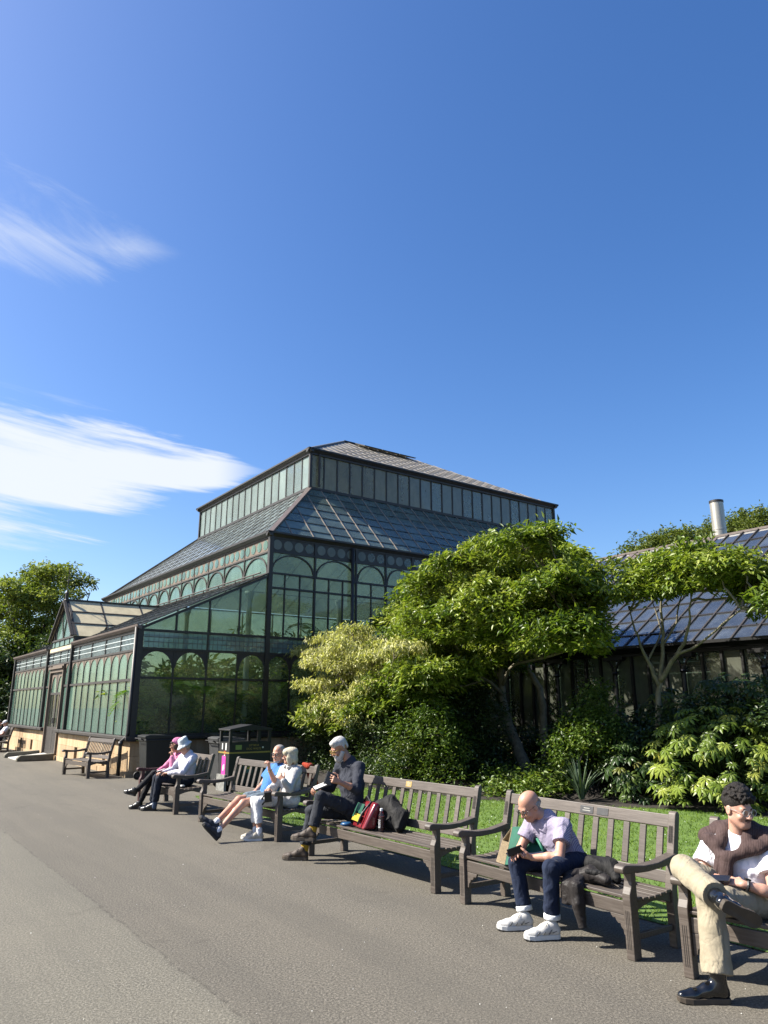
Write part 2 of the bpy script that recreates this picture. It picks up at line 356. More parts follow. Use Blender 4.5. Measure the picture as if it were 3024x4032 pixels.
class Wall:
    """vertical plane in the building frame: h runs along it, n points out"""
    def __init__(s,o,h,n): s.o=Vector(o);s.h=Vector(h);s.n=Vector(n)
    def P(s,a,z,off=0): return s.o+s.h*a+Z*z+s.n*off
    def pane(s,par,mat,a0,a1,z0,z1,t=.012,off=0,name='window_pane',tilt=0):
        c=s.P((a0+a1)/2,(z0+z1)/2,off);n=s.n if s.h.cross(s.n).z>0 else -s.n
        M=Matrix((s.h*(a1-a0),n*t,Z*(z1-z0))).transposed().to_4x4();M.translation=c
        return link(name,unit(mat),par,M)
    def bar(s,mb,a0,a1,z0,z1,t=.05,off=0): mb.box(s.P((a0+a1)/2,(z0+z1)/2,off),(abs(a1-a0),t,abs(z1-z0)),(s.h,s.n,Z))
    def poly(s,mb,pts,t=.02,off=0): mb.prism([s.P(a,z,off) for a,z in pts],s.n*(-t/2),s.n*(t/2))
    def archpts(s,a0,a1,zs,zt,n=14):
        c=(a0+a1)/2;r=(a1-a0)/2;return [(c-r*math.cos(math.pi*i/n),zs+(zt-zs)*math.sin(math.pi*i/n)) for i in range(n+1)]
    def spandrel(s,par,mat,a0,a1,zs,zt,ztop,inset=.03,t=.025,off=.01,name='arch_panel'):
        mb=MB();A=s.archpts(a0+inset,a1-inset,zs,zt,16);A=[(a0,zs)]+A+[(a1,zs)]
        for i in range(len(A)-1):
            (x0,y0),(x1,y1)=A[i],A[i+1]
            if x1-x0<1e-6: continue
            s.poly(mb,[(x0,y0),(x1,y1),(x1,ztop),(x0,ztop)],t,off)
        return mb.obj(name,MATS[mat],par)
    def archbar(s,mb,a0,a1,zs,zt,w=.045,t=.06,off=.01,n=16):
        A=s.archpts(a0,a1,zs,zt,n);B=s.archpts(a0+w,a1-w,zs,zt-w,n)
        for i in range(n): s.poly(mb,[A[i],A[i+1],B[i+1],B[i]],t,off)
def lattice(w,par,mb_unused,a0,a1,z0,z1,mat='lattice_glass',nv=11,white=True):
    w.pane(par,mat,a0,a1,z0,z1,name='lattice_pane')
    mb=MB()
    for i in range(1,nv): a=a0+(a1-a0)*i/nv;w.bar(mb,a-.005,a+.005,z0,z1,.012,.006)
    mb.obj('leading',MATS['lead'],par)
    mb=MB()
    for f in (.36,.68): z=z0+(z1-z0)*f;w.bar(mb,a0,a1,z-.011,z+.011,.014,.012)
    mb.obj('glazing_bar',MATS['white_lead' if white else 'lead'],par)
FW=Wall((0,0,0),(0,1,0),(-1,0,0)); EW=Wall((0,0,0),(1,0,0),(0,-1,0))
DV=3.82;L1=17.75
def front_wall():
    mb=MB();w=FW
    def bay(us,skip=()):
        a0,a1=us[0],us[-1]
        w.bar(mb,a0,a1,2.465,2.535,.06,.015);w.bar(mb,a0,a1,3.27,3.33,.06,.015);w.bar(mb,a0,a1,3.775,3.84,.06,.01)
        for i,u in enumerate(us): w.bar(mb,u-.02,u+.02,1.02,3.28,.055,.0)
    r=list(np.linspace(.14,7.14,10));l=list(np.linspace(10.93,17.6,10))
    bay(r);bay(l)
    wf=None
    lat_r=[.14]+[r[1]+.0]+[r[i] for i in (3,5,7,9)];lat_l=[l[i] for i in (0,2,4,6,8,9)]
    lat_r=[r[0],r[2],r[4],r[6],r[8],r[9]]
    for a in lat_r+lat_l: w.bar(mb,a-.022,a+.022,3.3,3.8,.055,.002)
    side=[(7.36,8.02),(10.2,10.88)]
    for a0,a1 in side:
        w.bar(mb,a0,a1,2.465,2.535,.05,.012)
    w.bar(mb,7.36,10.88,3.27,3.33,.07,.015);w.bar(mb,7.36,10.88,3.745,3.79,.06,.01)
    for a in (7.36,8.0,9.1,10.25,10.88): w.bar(mb,a-.02,a+.02,3.3,3.77,.05,.0)
    for a in (7.36,10.88): w.bar(mb,a-.02,a+.02,1.02,3.3,.05,.0)
    fw=mb.obj('front_wall_frame',MATS['iron_brown'],CON)
    for us in (r,l):
        for a0,a1 in zip(us[:-1],us[1:]):
            w.pane(fw,'front_glass',a0+.02,a1-.02,1.03,2.465);w.pane(fw,'front_glass',a0+.02,a1-.02,2.535,3.27)
            w.spandrel(fw,'tan_paint',a0+.02,a1-.02,2.93,3.235,3.272,.012)
    for a0,a1 in side:
        w.pane(fw,'front_glass',a0+.02,a1-.02,1.03,2.465);w.pane(fw,'front_glass',a0+.02,a1-.02,2.535,3.27);w.spandrel(fw,'tan_paint',a0+.02,a1-.02,2.93,3.235,3.272,.012)
    for L in (lat_r,lat_l,[7.36,8.0,9.1,10.25,10.88]):
        for a0,a1 in zip(L[:-1],L[1:]): lattice(w,fw,None,a0+.022,a1-.022,3.335,3.745 if a0>7.3 and a1<11 else 3.775,nv=max(5,int((a1-a0)*8)))
    # posts, sills, gutters
    for u in (.0,7.25,10.98,17.72): p=MB();w.bar(p,u-.075,u+.075,.99,3.95,.16,.02);p.obj('corner_post',MATS['iron'],CON)
    for a0,a1 in ((-.1,7.33),(7.36,8.05),(10.2,10.86),(10.9,17.85)):
        q=MB();w.bar(q,a0,a1,.93,1.02,.30,.05);w.bar(q,a0,a1,.895,.93,.22,.03);q.obj('sill',MATS['iron_brown'],CON,bevel=.012)
    for a0,a1 in ((-.12,7.2),(11.0,17.9)):
        q=MB();prof=[(.02,3.84),(.10,3.86),(.15,3.92),(.16,3.97),(.13,3.975),(.11,3.93),(.02,3.93)]
        q.prism([w.P(a0,z,d) for d,z in prof],w.h*0,w.h*(a1-a0));q.obj('gutter',MATS['gutter_paint'],CON)
front_wall()
def stone_base():
    rr=random.Random(2)
    core=MB()
    core.box(lp((.06+8.02)/2,.2,.46),(.28,7.9,.86));core.box(lp((10.15+17.7)/2,.2,.46),(.28,7.5,.86));core.box(lp(.2,4.8,.46),(9.3,.28,.86))
    core=core.obj('base_core',MATS['bed_soil'],CON)
    def course(w,a0,a1,z0,z1,wid,th=.34,off=-.14,holes=()):
        a=a0
        while a<a1-.05:
            b=min(a1,a+wid*(.75+.5*rr.random()))
            if a1-b<.35: b=a1
            for h0,h1 in holes:
                if a<h0<b: b=h0
                if abs(a-h0)<1e-6: b=h1
            if not any(abs(a-h0)<1e-6 for h0,h1 in holes):
                w.pane(core,'sandstone',a+.004,b-.004,z0+.003,z1-.003,th,off+rr.uniform(-.006,.006),name='stone_block')
            a=b
    for a0,a1,hs in ((.0,8.08,[(2.15,2.45),(5.3,5.65)]),(10.15,17.8,[(12.1,12.5),(14.2,14.6)])):
        course(FW,a0,a1,.52,.9,1.25);course(FW,a0,a1,.14,.52,1.1,holes=[(a,b) for a,b in hs])
        course(FW,a0,a1,-.05,.14,1.5,.48)
    course(EW,.36,9.4,.52,.9,1.25);course(EW,.36,9.4,.14,.52,1.1);course(EW,.36,9.4,-.05,.14,1.5,.48)
stone_base()
def door():
    w=FW;a0,a1=8.06,10.14
    fr=MB();w.bar(fr,a0,a0+.09,.1,3.27,.14,.03);w.bar(fr,a1-.09,a1,.1,3.27,.14,.03);w.bar(fr,a0+.09,a1-.09,3.0,3.1,.14,.03);w.bar(fr,a0-.03,a1+.03,3.12,3.2,.2,.06);w.bar(fr,a0+.09,a1-.09,3.2,3.27,.1,.0)
    w.bar(fr,a0+.09,a1-.09,.06,.12,.2,.03);fr=fr.obj('door_frame',MATS['tan_paint'],CON)
    for k in (0,1):
        b0=a0+.1+k*.945;b1=b0+.935
        m=MB()
        w.bar(m,b0,b0+.09,.13,2.99,.05);w.bar(m,b1-.09,b1,.13,2.99,.05);w.bar(m,b0+.09,b1-.09,.13,.28,.05);w.bar(m,b0+.09,b1-.09,.95,1.07,.05);w.bar(m,b0+.09,b1-.09,2.2,2.28,.05);w.bar(m,b0+.09,b1-.09,2.93,2.99,.05)
        c=(b0+b1)/2;w.bar(m,c-.02,c+.02,1.07,2.2,.045)
        d=m.obj('door_leaf',MATS['iron_brown'],CON)
        for q0,q1 in ((b0+.09,c-.02),(c+.02,b1-.09)): w.pane(d,'end_glass',q0,q1,1.07,2.2,name='door_pane')
        w.pane(d,'front_glass',b0+.09,b1-.09,2.28,2.93,name='door_pane');w.spandrel(d,'tan_paint',b0+.09,b1-.09,2.42,2.86,2.93,.03,.03,.012)
        for i in range(4):
            x0=b0+.09+(b1-b0-.18)*i/4;x1=b0+.09+(b1-b0-.18)*(i+1)/4;w.pane(d,'tan_paint' if 0 else 'iron_brown',x0+.006,x1-.006,.28,.95,.03,.005,name='plank')
        h=MB();q=b1-.06 if k==0 else b0+.06;w.bar(h,q-.012,q+.012,1.2,1.38,.03,.05);h.obj('door_handle',MATS['lead'],d)
door()
def porch():
    w=FW;ua,ub,ap,ze,za=7.30,10.80,9.03,4.22,5.62
    mb=MB()
    w.bar(mb,ua,ub,4.17,4.24,.08,.01)
    for a in (7.4,8.0,8.75,9.5,10.25,10.75): w.bar(mb,a-.02,a+.02,3.92,4.2,.05)
    for s in (ua,ub): mb.bar(w.P(s,ze),w.P(ap,za),.10,.10,w.n,ext=.02)
    mb.bar(w.P(ap,4.22),w.P(ap-.35,5.28),.05,.05,w.n);mb.bar(w.P(ap,4.22),w.P(ap+.5,5.18),.05,.05,w.n)
    w.archbar(mb,7.75,10.35,4.22,5.42,.05,.07)
    for a in (8.0,10.1): w.bar(mb,a-.02,a+.02,4.22,4.72,.05)
    g=mb.obj('gable_frame',MATS['iron_brown'],CON)
    for a0,a1 in zip((7.4,8.0,8.75,9.5,10.25),(8.0,8.75,9.5,10.25,10.75)): w.pane(g,'front_glass',a0+.02,a1-.02,3.93,4.17)
    # gable glazing cut to the triangle
    def gab(a0,a1,nm='gable_pane'):
        zt=lambda a: ze+(za-ze)*(1-abs(a-ap)/(ub-ap if a>ap else ap-ua))-.05
        P=[(a0,4.24),(a1,4.24),(a1,max(4.25,zt(a1)))]+([(ap,zt(ap))] if a0<ap<a1 else [])+[(a0,max(4.25,zt(a0)))]
        m=MB();w.poly(m,P,.012,-.01);m.obj(nm,MATS['front_glass'],g)
    for a0,a1 in ((7.4,8.0),(8.0,8.7),(8.7,9.4),(9.4,10.1),(10.1,10.7)): gab(a0,a1)
    sp=MB();A=w.archpts(7.72,10.38,4.24,5.42,18)
    zt=lambda a: ze+(za-ze)*(1-abs(a-ap)/(ub-ap if a>ap else ap-ua))-.04
    for (x0,y0),(x1,y1) in zip(A[:-1],A[1:]):
        if zt(x0)>y0+.02 and zt(x1)>y1+.02: w.poly(sp,[(x0,y0),(x1,y1),(x1,zt(x1)),(x0,zt(x0))],.02,.004)
    sp.obj('gable_panel',MATS['cream_panel'],g)
    bnd=MB();w.bar(bnd,ua,ub,3.79,3.92,.06,.012);bnd.obj('fascia',MATS['cream_panel'],CON)
    # cheek walls between porch roof and veranda roof
    sl=(5.68-3.84)/DV
    for a in (ua+.02,ub-.02):
        ch=MB();ch.prism([lp(a,0,3.9),lp(a,0,ze),lp(a,(ze-3.84)/sl,ze),],Vector((0,-.02,0)),Vector((0,.02,0)));ch.obj('cheek',MATS['iron'],CON)
    # roof slopes of cream panels with battens
    for s,nm in ((ua-.03,1),(ub+.03,-1)):
        e=Vector(lp(s,-.12,ze-.02));a=Vector(lp(ap,-.12,za+.03));n=(Vector((1,0,0)).cross(a-e)).normalized()
        if n.z<0:n=-n
        mb=MB();vr=lambda z:(z-3.84)/sl-.12*0
        roof=None;parts=[]
        for k in range(3):
            p0=e.lerp(a,k/3);p1=e.lerp(a,(k+1)/3);v0=(p0.z-3.84)/sl+.1;v1=(p1.z-3.84)/sl+.1
            cuts=[-.12,1.2,2.7,9]
            for c0,c1 in zip(cuts[:-1],cuts[1:]):
                q0=[max(c0,min(v0,c1)) for _ in (0,)][0];x00,x01=c0,min(c1,v0);x10,x11=c0,min(c1,v1)
                if x11<=x10+.03: continue
                x01=max(x01,x00)
                P=[Vector((x00,p0.y,p0.z)),Vector((x01,p0.y,p0.z)),Vector((x11,p1.y,p1.z)),Vector((x10,p1.y,p1.z))]
                if (P[0]-P[1]).length<.02: P=[P[0],P[2],P[3]]
                parts.append(P)
        fr=MB()
        for k in range(1,3): p=e.lerp(a,k/3);fr.bar(p+n*.02,Vector(((p.z-3.84)/sl,p.y,p.z))+n*.02,.05,.05,n)
        fr.bar(e+n*.02,a+n*.02,.09,.06,n)
        for vv in (1.2,2.7):
            # batten up the slope from the valley to the ridge
            zz=3.84+sl*vv;f=max(0,(zz-e.z)/(a.z-e.z))
            if f<1: p=e.lerp(a,f);fr.bar(Vector((vv,p.y,p.z))+n*.015,Vector((vv,a.y,a.z))+n*.015,.05,.03,n)
        fo=fr.obj('porch_roof_frame',MATS['iron_brown'],CON)
        for P in parts: MB().prism(P,n*0,n*.018).obj('roof_panel',MATS['cream_panel'],fo)
    rd=MB();rd.bar(lp(ap,-.14,za+.06),lp(ap,DV,za+.06),.10,.07,(0,0,1));rd.obj('ridge',MATS['iron'],CON)
    f=MB();c=lp(ap-.05,-.06,0)
    f.lathe([(.075,5.62),(.08,5.66),(.06,5.7),(.06,5.9),(.075,5.93),(.05,5.97),(.03,6.0),(.014,6.05),(.016,6.35),(.03,6.37),(.014,6.4),(.011,6.8),(.003,6.95)],c,8)
    f.box(c+Vector((0,0,6.42)),(.02,.5,.02));f.box(c+Vector((0,0,6.42)),(.3,.02,.02))
    f.obj('finial',MATS['iron'],CON)
porch()
def end_wall():
    w=EW;mb=MB()
    low=[.0,.97,1.94,2.89,3.83];bays=[3.83,5.45,7.06,8.30,9.48]
    up=[3.83,4.37,4.91,5.45,5.99,6.53,7.06,7.68,8.30,8.89,9.48]
    lowr=[3.83,4.64,5.45,6.26,7.06,7.68,8.30,8.89,9.48]
    for z,t in ((1.05,.06),(2.55,.06),(3.33,.07),(3.83,.07)): w.bar(mb,.06,9.5,z-t/2,z+t/2,.07,.01)
    for z,t in ((5.36,.06),(5.82,.06),(6.5,.05),(6.97,.06)): w.bar(mb,3.83,22.9,z-t/2,z+t/2,.07,.01)
    for v in low[1:-1]: w.bar(mb,v-.022,v+.022,1.05,3.83 if v==1.94 else 3.33,.06)
    for v in lowr[1:]: w.bar(mb,v-.022,v+.022,1.05,3.33,.06)
    for v in bays: w.bar(mb,v-.03,v+.03,3.33,6.97,.09)
    for v in up: w.bar(mb,v-.02,v+.02,3.83,5.82,.06)
    rest=list(np.linspace(9.48,22.9,12))
    for v in rest: w.bar(mb,v-.03,v+.03,.1,6.97,.08)
    sl=(5.68-3.84)/DV;top=lambda v:3.86+v*sl
    for v in (.97,1.94,2.89): w.bar(mb,v-.022,v+.022,3.83,top(v),.06)
    mb.bar(w.P(0,3.88),w.P(3.82,3.88+3.82*sl),.07,.12,(0,-1,0))
    for a0,a1 in zip(bays[:-1],bays[1:]): w.archbar(mb,a0+.03,a1-.03,5.86,6.46)
    for a0,a1 in zip(rest[:-1],rest[1:]): w.archbar(mb,a0+.03,a1-.03,5.86,6.46)
    ef=mb.obj('end_wall_frame',MATS['iron'],CON)
    p=MB();w.bar(p,3.76,3.90,.95,7.0,.13,.02);p.obj('corner_post',MATS['iron'],CON)
    q=MB();w.bar(q,.05,9.5,.93,1.02,.26,.05);q.obj('sill',MATS['iron'],CON,bevel=.01)
    for i,(a0,a1) in enumerate(zip(low[:-1],low[1:])):
        w.pane(ef,'end_low',a0+.025,a1-.025,1.08,2.52);w.pane(ef,'end_low',a0+.025,a1-.025,2.58,3.30)
        if i!=2: w.spandrel(ef,'iron_brown',a0+.025,a1-.025,2.83,3.265,3.30,.03)
        m=MB();w.poly(m,[(a0+.025,3.87),(a1-.025,3.87),(a1-.025,top(a1)),(a0+.025,top(a0)+.001)],.012);m.obj('window_pane',MATS['end_glass'],ef)
    for a0,a1 in ((.06,1.94),(1.94,3.8)): lattice(w,ef,None,a0+.03,a1-.03,3.37,3.79,nv=13,white=False)
    for a0,a1 in zip(lowr[:-1],lowr[1:]):
        w.pane(ef,'end_low',a0+.025,a1-.025,1.08,2.52);w.pane(ef,'end_low',a0+.025,a1-.025,2.58,3.30);w.spandrel(ef,'iron_brown',a0+.025,a1-.025,2.87,3.265,3.30,.03)
    for a0,a1 in zip(bays[:-1],bays[1:]): lattice(w,ef,None,a0+.03,a1-.03,3.37,3.79,nv=9,white=False)
    for a0,a1 in zip(up[:-1],up[1:]):
        w.pane(ef,'end_glass',a0+.02,a1-.02,3.87,5.33);w.pane(ef,'end_glass',a0+.02,a1-.02,5.39,5.79)
    for a0,a1 in zip(bays[:-1]+rest[:-1],bays[1:]+rest[1:]):
        w.pane(ef,'pale_glass' if 0 else 'end_glass',a0+.03,a1-.03,5.85,6.475)
        # plate with round panes
        pl=MB();w.bar(pl,a0+.03,a1-.03,6.53,6.94,.03,.0);pl.obj('circle_panel',MATS['iron'],ef)
        nc=4 if a1-a0>1.5 else 3
        for k in range(nc):
            c=a0+.03+(a1-a0-.06)*(k+.5)/nc;m=MB();m.lathe([(.158,0),(.158,.012)],w.P(c,6.735,.016),24,(w.h,Z,w.n));m.obj('round_pane',MATS['pale_glass'],ef)
            if k%2==1 and k<nc-1: w.bar(MB(),0,1,0,1)
    for a0,a1 in zip(rest[:-1],rest[1:]):
        w.pane(ef,'end_glass',a0+.03,a1-.03,.2,3.3);w.pane(ef,'end_glass',a0+.03,a1-.03,3.38,5.8)
    # far and back walls
    for W2,a0,a1 in ((Wall((22.9,0,0),(0,1,0),(1,0,0)),0,18.2),(Wall((0,18.2,0),(1,0,0),(0,1,0)),3.85,22.9),(Wall((0,17.75,0),(1,0,0),(0,1,0)),.1,3.8)):
        bm=MB();xs=np.linspace(a0,a1,max(3,int((a1-a0)/1.6)));zt=6.97 if a0!=.1 else 3.8
        for x in xs: W2.bar(bm,x-.03,x+.03,.1,zt,.08)
        for z in (1.0,2.55,3.33)+((5.4,6.97) if zt>4 else ()): W2.bar(bm,a0,a1,z-.03,z+.03,.08)
        bo=bm.obj('back_wall_frame',MATS['iron'],CON)
        for x0,x1 in zip(xs[:-1],xs[1:]): W2.pane(bo,'end_glass',x0+.03,x1-.03,1.03,3.3);(zt>4) and W2.pane(bo,'end_glass',x0+.03,x1-.03,3.36,6.94)
        st=MB();W2.bar(st,a0,a1,0,1.0,.3);st.obj('base_wall',MATS['sandstone'],CON)
    # downpipes
    d=MB();d.tube([w.P(6.86,6.95,.1),w.P(6.86,.1,.1)],.055,10);d.obj('downpipe',MATS['iron'],CON,smooth=True)
    d=MB();d.tube([FW.P(-.02,3.9,.13),FW.P(-.02,1.12,.13),FW.P(.0,1.0,.16),FW.P(.06,.9,.27),FW.P(.06,.05,.27)],.05,10);d.tube([FW.P(.06,.9,.27),FW.P(.06,.8,.27)],.062,10);d.obj('downpipe',MATS['iron'],CON,smooth=True)
    # white inner columns
    for u,v in ((.75,3.55),(.75,6.9),(6.0,3.55)):
        c=MB();c.lathe([(.12,.2),(.09,.3),(.085,5.0),(.14,5.2),(.16,5.3)],lp(u,v,0),12);c.obj('inner_column',MATS['white_lead'],CON,smooth=True)
end_wall()
def main_front():
    w=Wall((DV,0,0),(0,1,0),(-1,0,0));mb=MB();bars=[0.08,1.80,3.40,4.83]+list(np.linspace(6.19,17.8,10))
    for z,t in ((5.80,.06),(6.5,.05),(6.97,.06)): w.bar(mb,.05,18.2,z-t/2,z+t/2,.07,.01)
    for a in bars: w.bar(mb,a-.025,a+.025,5.8,6.97,.07)
    for a0,a1 in zip(bars[:-1],bars[1:]): w.archbar(mb,a0+.02,a1-.02,5.83,6.45)
    f=mb.obj('upper_wall_frame',MATS['iron_brown'],CON)
    for i,(a0,a1) in enumerate(zip(bars[:-1],bars[1:])):
        w.pane(f,'front_glass',a0+.025,a1-.025,5.83,6.475)
        pl=MB();w.bar(pl,a0+.025,a1-.025,6.53,6.94,.03);pl.obj('circle_panel',MATS['tan_paint'],f)
        nc=4 if a1-a0>1.5 else 3
        for k in range(nc):
            c=a0+(a1-a0)*(k+.5)/nc;m=MB();m.lathe([(.155,0),(.155,.012)],w.P(c,6.735,.016),20,(w.h,Z,w.n));m.obj('round_pane',MATS['front_glass'],f)
    g=MB();prof=[(.0,5.66),(.12,5.66),(.16,5.74),(.14,5.75),(.1,5.7),(.0,5.7)];g.prism([w.P(.1,z,d) for d,z in prof],w.h*0,w.h*17.9);g.obj('gutter',MATS['gutter_paint'],CON)
    p=MB()
    p.tube([w.P(.3,5.84,.16),w.P(18,5.84,.16)],.025,6)
    for a in np.arange(.8,18,1.35): p.box(w.P(a,5.78,.16),(.03,.03,.12))
    p.obj('vent_rail',MATS['iron_brown'],CON)
main_front()
def clip(poly,a,b,c):
    """keep a*s+b*t+c>=0"""
    o=[]
    for i,p in enumerate(poly):
        q=poly[(i+1)%len(poly)];d=a*p[0]+b*p[1]+c;e=a*q[0]+b*q[1]+c
        if d>=0: o.append(p)
        if (d>=0)!=(e>=0): f=d/(d-e);o.append((p[0]+(q[0]-p[0])*f,p[1]+(q[1]-p[1])*f))
    return o
def roof(name,A,h,up,SL,cols,rows,lim,mat,barw=.03,bard=.05,lapm=True,frame='iron',pane_name='roof_pane',out=1,lap=.010,skip=None,lapw=.03):
    """A eave start, h along the eave, up the slope; lim: list of (a,b,c) half planes in (s,t)"""
    A=Vector(A);h=Vector(h).normalized();up=Vector(up).normalized();n=h.cross(up);n=n if n.z>0 else -n
    fr=MB();X=lambda s,t,o=0:A+h*s+up*t+n*o
    for c in cols:
        t0,t1=0,SL
        seg=[(c,0),(c,SL)]
        for a,b,d in lim:
            f=lambda p:a*p[0]+b*p[1]+d
            f0,f1=f(seg[0]),f(seg[1])
            if f0<0 and f1<0: seg=None;break
            if f0<0: k=f0/(f0-f1);seg[0]=(c,seg[0][1]+(seg[1][1]-seg[0][1])*k)
            elif f1<0: k=f0/(f0-f1);seg[1]=(c,seg[0][1]+(seg[1][1]-seg[0][1])*k)
        if seg and seg[1][1]-seg[0][1]>.1: fr.bar(X(*seg[0],.012),X(*seg[1],.012),barw,bard,n)
    ts=np.linspace(0,SL,rows+1)
    polys=[]
    for i,(s0,s1) in enumerate(zip(cols[:-1],cols[1:])):
        for j,(t0,t1) in enumerate(zip(ts[:-1],ts[1:])):
            P=[(s0+.004,t0-.02),(s1-.004,t0-.02),(s1-.004,t1),(s0+.004,t1)];Q=P
            for l in lim: 
                Q=clip(Q,*l)
                if not Q: break
            if not Q or len(Q)<3: continue
            ar=abs(sum(Q[k][0]*Q[(k+1)%len(Q)][1]-Q[(k+1)%len(Q)][0]*Q[k][1] for k in range(len(Q))))/2
            if ar<.01: continue
            polys.append((Q if len(Q)!=4 or Q!=P else None,s0,s1,t0,t1,i,j))
    lb=MB()
    if lapm:
        for t in ts[1:-1]:
            s0,s1=cols[0],cols[-1]
            L=[(s0,t),(s1,t)]
            for a,b,d in lim:
                f0=a*L[0][0]+b*t+d;f1=a*L[1][0]+b*t+d
                if f0<0: L[0]=(L[0][0]+(L[1][0]-L[0][0])*f0/(f0-f1),t)
                elif f1<0: L[1]=(L[0][0]+(L[1][0]-L[0][0])*f0/(f0-f1),t)
            lb.bar(X(*L[0],.004),X(*L[1],.004),lapw,lapw,n)
    fo=fr.obj(name,MATS[frame],CON if skip is None else skip)
    if lb.v: lb.obj('purlins_lap_shade',MATS['iron'],fo)  # hothouse purlins; elsewhere dark strips painting the laps and purlin shadows
    for Q,s0,s1,t0,t1,i,j in polys:
        if Q is None:
            # tilted so that each pane laps over the one below
            hgt=t1-t0+.02;u2=(up*hgt-n*lap).normalized();nn=h.cross(u2);c=X((s0+s1)/2,(t0+t1)/2-.01,lap*.5)
            M=Matrix((h*(s1-s0-.008),u2*hgt,nn*.008)).transposed().to_4x4();M.translation=c
            link(pane_name,unit(mat),fo,M)
        else:
            MB().prism([X(s,t,.004) for s,t in Q],n*0,n*.008).obj(pane_name,MATS[mat],fo)
    return fo,X,n
def roofs():
    sl=(5.68-3.84)/DV
    # veranda roof (low), split by the porch
    up=Vector((DV,0,5.68-3.84));S0=up.length
    roof('veranda_roof_frame',lp(-.05,-.02,3.95),(0,1,0),up,S0,list(np.linspace(0,17.9,27)),6,[],'roof_glass',.045,.03)
    # lower roof, front slope: eave u 0..18.2 at v=DV, top u 2.447..13.07 at v=6.6
    z0,z1=7.06,9.62
    up=Vector((2.78,0,z1-z0));SL=up.length
    cols=list(np.linspace(-.05,18.25,30))
    roof('front_roof_frame',lp(0,DV-.03,z0),(0,1,0),up,SL,cols,8,[(1,-2.447/SL,.02),(-1,-(18.25-13.07)/SL,18.25)],'roof_front',.03,.022)
    up=Vector((0,2.447,z1-z0));SL=up.length
    c=[-.05]+list(np.arange(.80,3.3,.81))+list(np.arange(3.24+.61,19.1,.61))+[19.15]
    roof('end_roof_frame',lp(-.03,DV,z0),(1,0,0),up,SL,c,7,[(1,-2.78/SL,.02),(-1,-2.78/SL,19.12)],'roof_glass',.034,.03,frame='bar_sunlit')
    # far slopes
    up=Vector((0,-(18.25-13.07),z1-z0));SL=up.length
    roof('far_roof_frame',lp(18.25,DV,z0),(1,0,0),up,SL,list(np.linspace(0,19.1,14)),3,[(1,-2.78/SL,0),(-1,-2.78/SL,19.1)],'roof_glass')
    up=Vector((-2.78,0,z1-z0));SL=up.length
    roof('back_roof_frame',lp(0,22.95,z0),(0,1,0),up,SL,list(np.linspace(0,18.2,14)),3,[(1,-2.447/SL,0),(-1,-(18.25-13.07)/SL,18.25)],'roof_glass')
    hp=MB();hp.bar(lp(-.05,DV-.05,7.10),lp(2.45,6.6,9.68),.17,.06,(-.5,-.5,.7));hp.obj('hip_flashing',MATS['gutter_paint'],CON)
    hp=MB();hp.bar(lp(18.25,DV-.05,7.10),lp(13.07,6.6,9.68),.14,.06,(-.5,.5,.7));hp.obj('hip_flashing',MATS['iron'],CON)
    # lower eaves
    e=MB();prof=[(0,6.98),(.08,6.99),(.13,7.05),(.17,7.07),(.17,7.13),(.0,7.11)]
    w=Wall((DV,0,0),(0,1,0),(-1,0,0));e.prism([w.P(-.17,z,d) for d,z in prof],w.h*0,w.h*18.55);e.obj('eaves_gutter',MATS['iron'],CON)
    e=MB();w=EW;e.prism([w.P(DV-.17,z,d) for d,z in prof],w.h*0,w.h*19.4);e.obj('eaves_gutter',MATS['iron'],CON)
    # clerestory
    u0,u1,v0,v1,zb,zt=2.447,13.07,6.6,20.1,9.62,11.08
    for W2,a0,a1,nm,mat in ((Wall((v0,0,0),(0,1,0),(-1,0,0)),u0,u1,18,'cler_front'),(Wall((0,u0,0),(1,0,0),(0,-1,0)),v0,v1,24,'pale_glass'),(Wall((v1,0,0),(0,1,0),(1,0,0)),u0,u1,12,'pale_glass'),(Wall((0,u1,0),(1,0,0),(0,1,0)),v0,v1,12,'pale_glass')):
        m=MB();xs=np.linspace(a0,a1,nm)
        for x in xs: W2.bar(m,x-.025,x+.025,zb,zt,.06)
        for z,t,d in ((zb+.03,.10,.14),(zt-.05,.08,.1)): W2.bar(m,a0-.05,a1+.05,z-t/2,z+t/2,d,.02)
        f=m.obj('clerestory_frame',MATS['iron'],CON)
        for x0,x1 in zip(xs[:-1],xs[1:]): W2.pane(f,mat,x0+.025,x1-.025,zb+.08,zt-.09,name='clerestory_pane')
        e=MB();pf=[(-.02,11.05),(.08,11.06),(.16,11.14),(.2,11.15),(.2,11.21),(-.02,11.2)]
        e.prism([W2.P(a0-.2,z,d) for d,z in pf],W2.h*0,W2.h*(a1-a0+.4));e.obj('eaves_gutter',MATS['iron'],CON)
    for a,b in ((u0-.02,v0-.02),(u1,v0-.02),(u0-.02,v1)): MB().box(lp(a,b,10.35),(.1,.1,1.5)).obj('corner_post',MATS['iron'],CON)
    d=MB();d.tube([EW.P(6.93,11.05,-2.36),EW.P(6.93,9.75,-2.36)],.045,8);d.obj('downpipe',MATS['iron'],CON)
    # top roof: ridge along v at u=7.76
    ur,zr=7.76,14.16;ze=11.16;va=11.44;vb=v1-(va-v0)
    up=Vector((0,ur-u0+.12,zr-ze));SL=up.length;hw=va-v0+.12
    fo,X,n=roof('top_roof_frame',lp(u0-.12,v0-.12,ze),(1,0,0),up,SL,list(np.linspace(0,v1-v0+.24,25)),11,[(1,-hw/SL,0),(-1,-hw/SL,v1-v0+.24)],'painted_pane',.03,.03,lapm=False,lap=.022,frame='bar_sunlit',pane_name='painted_pane')
    up=Vector((va-v0+.12,0,zr-ze));SL=up.length
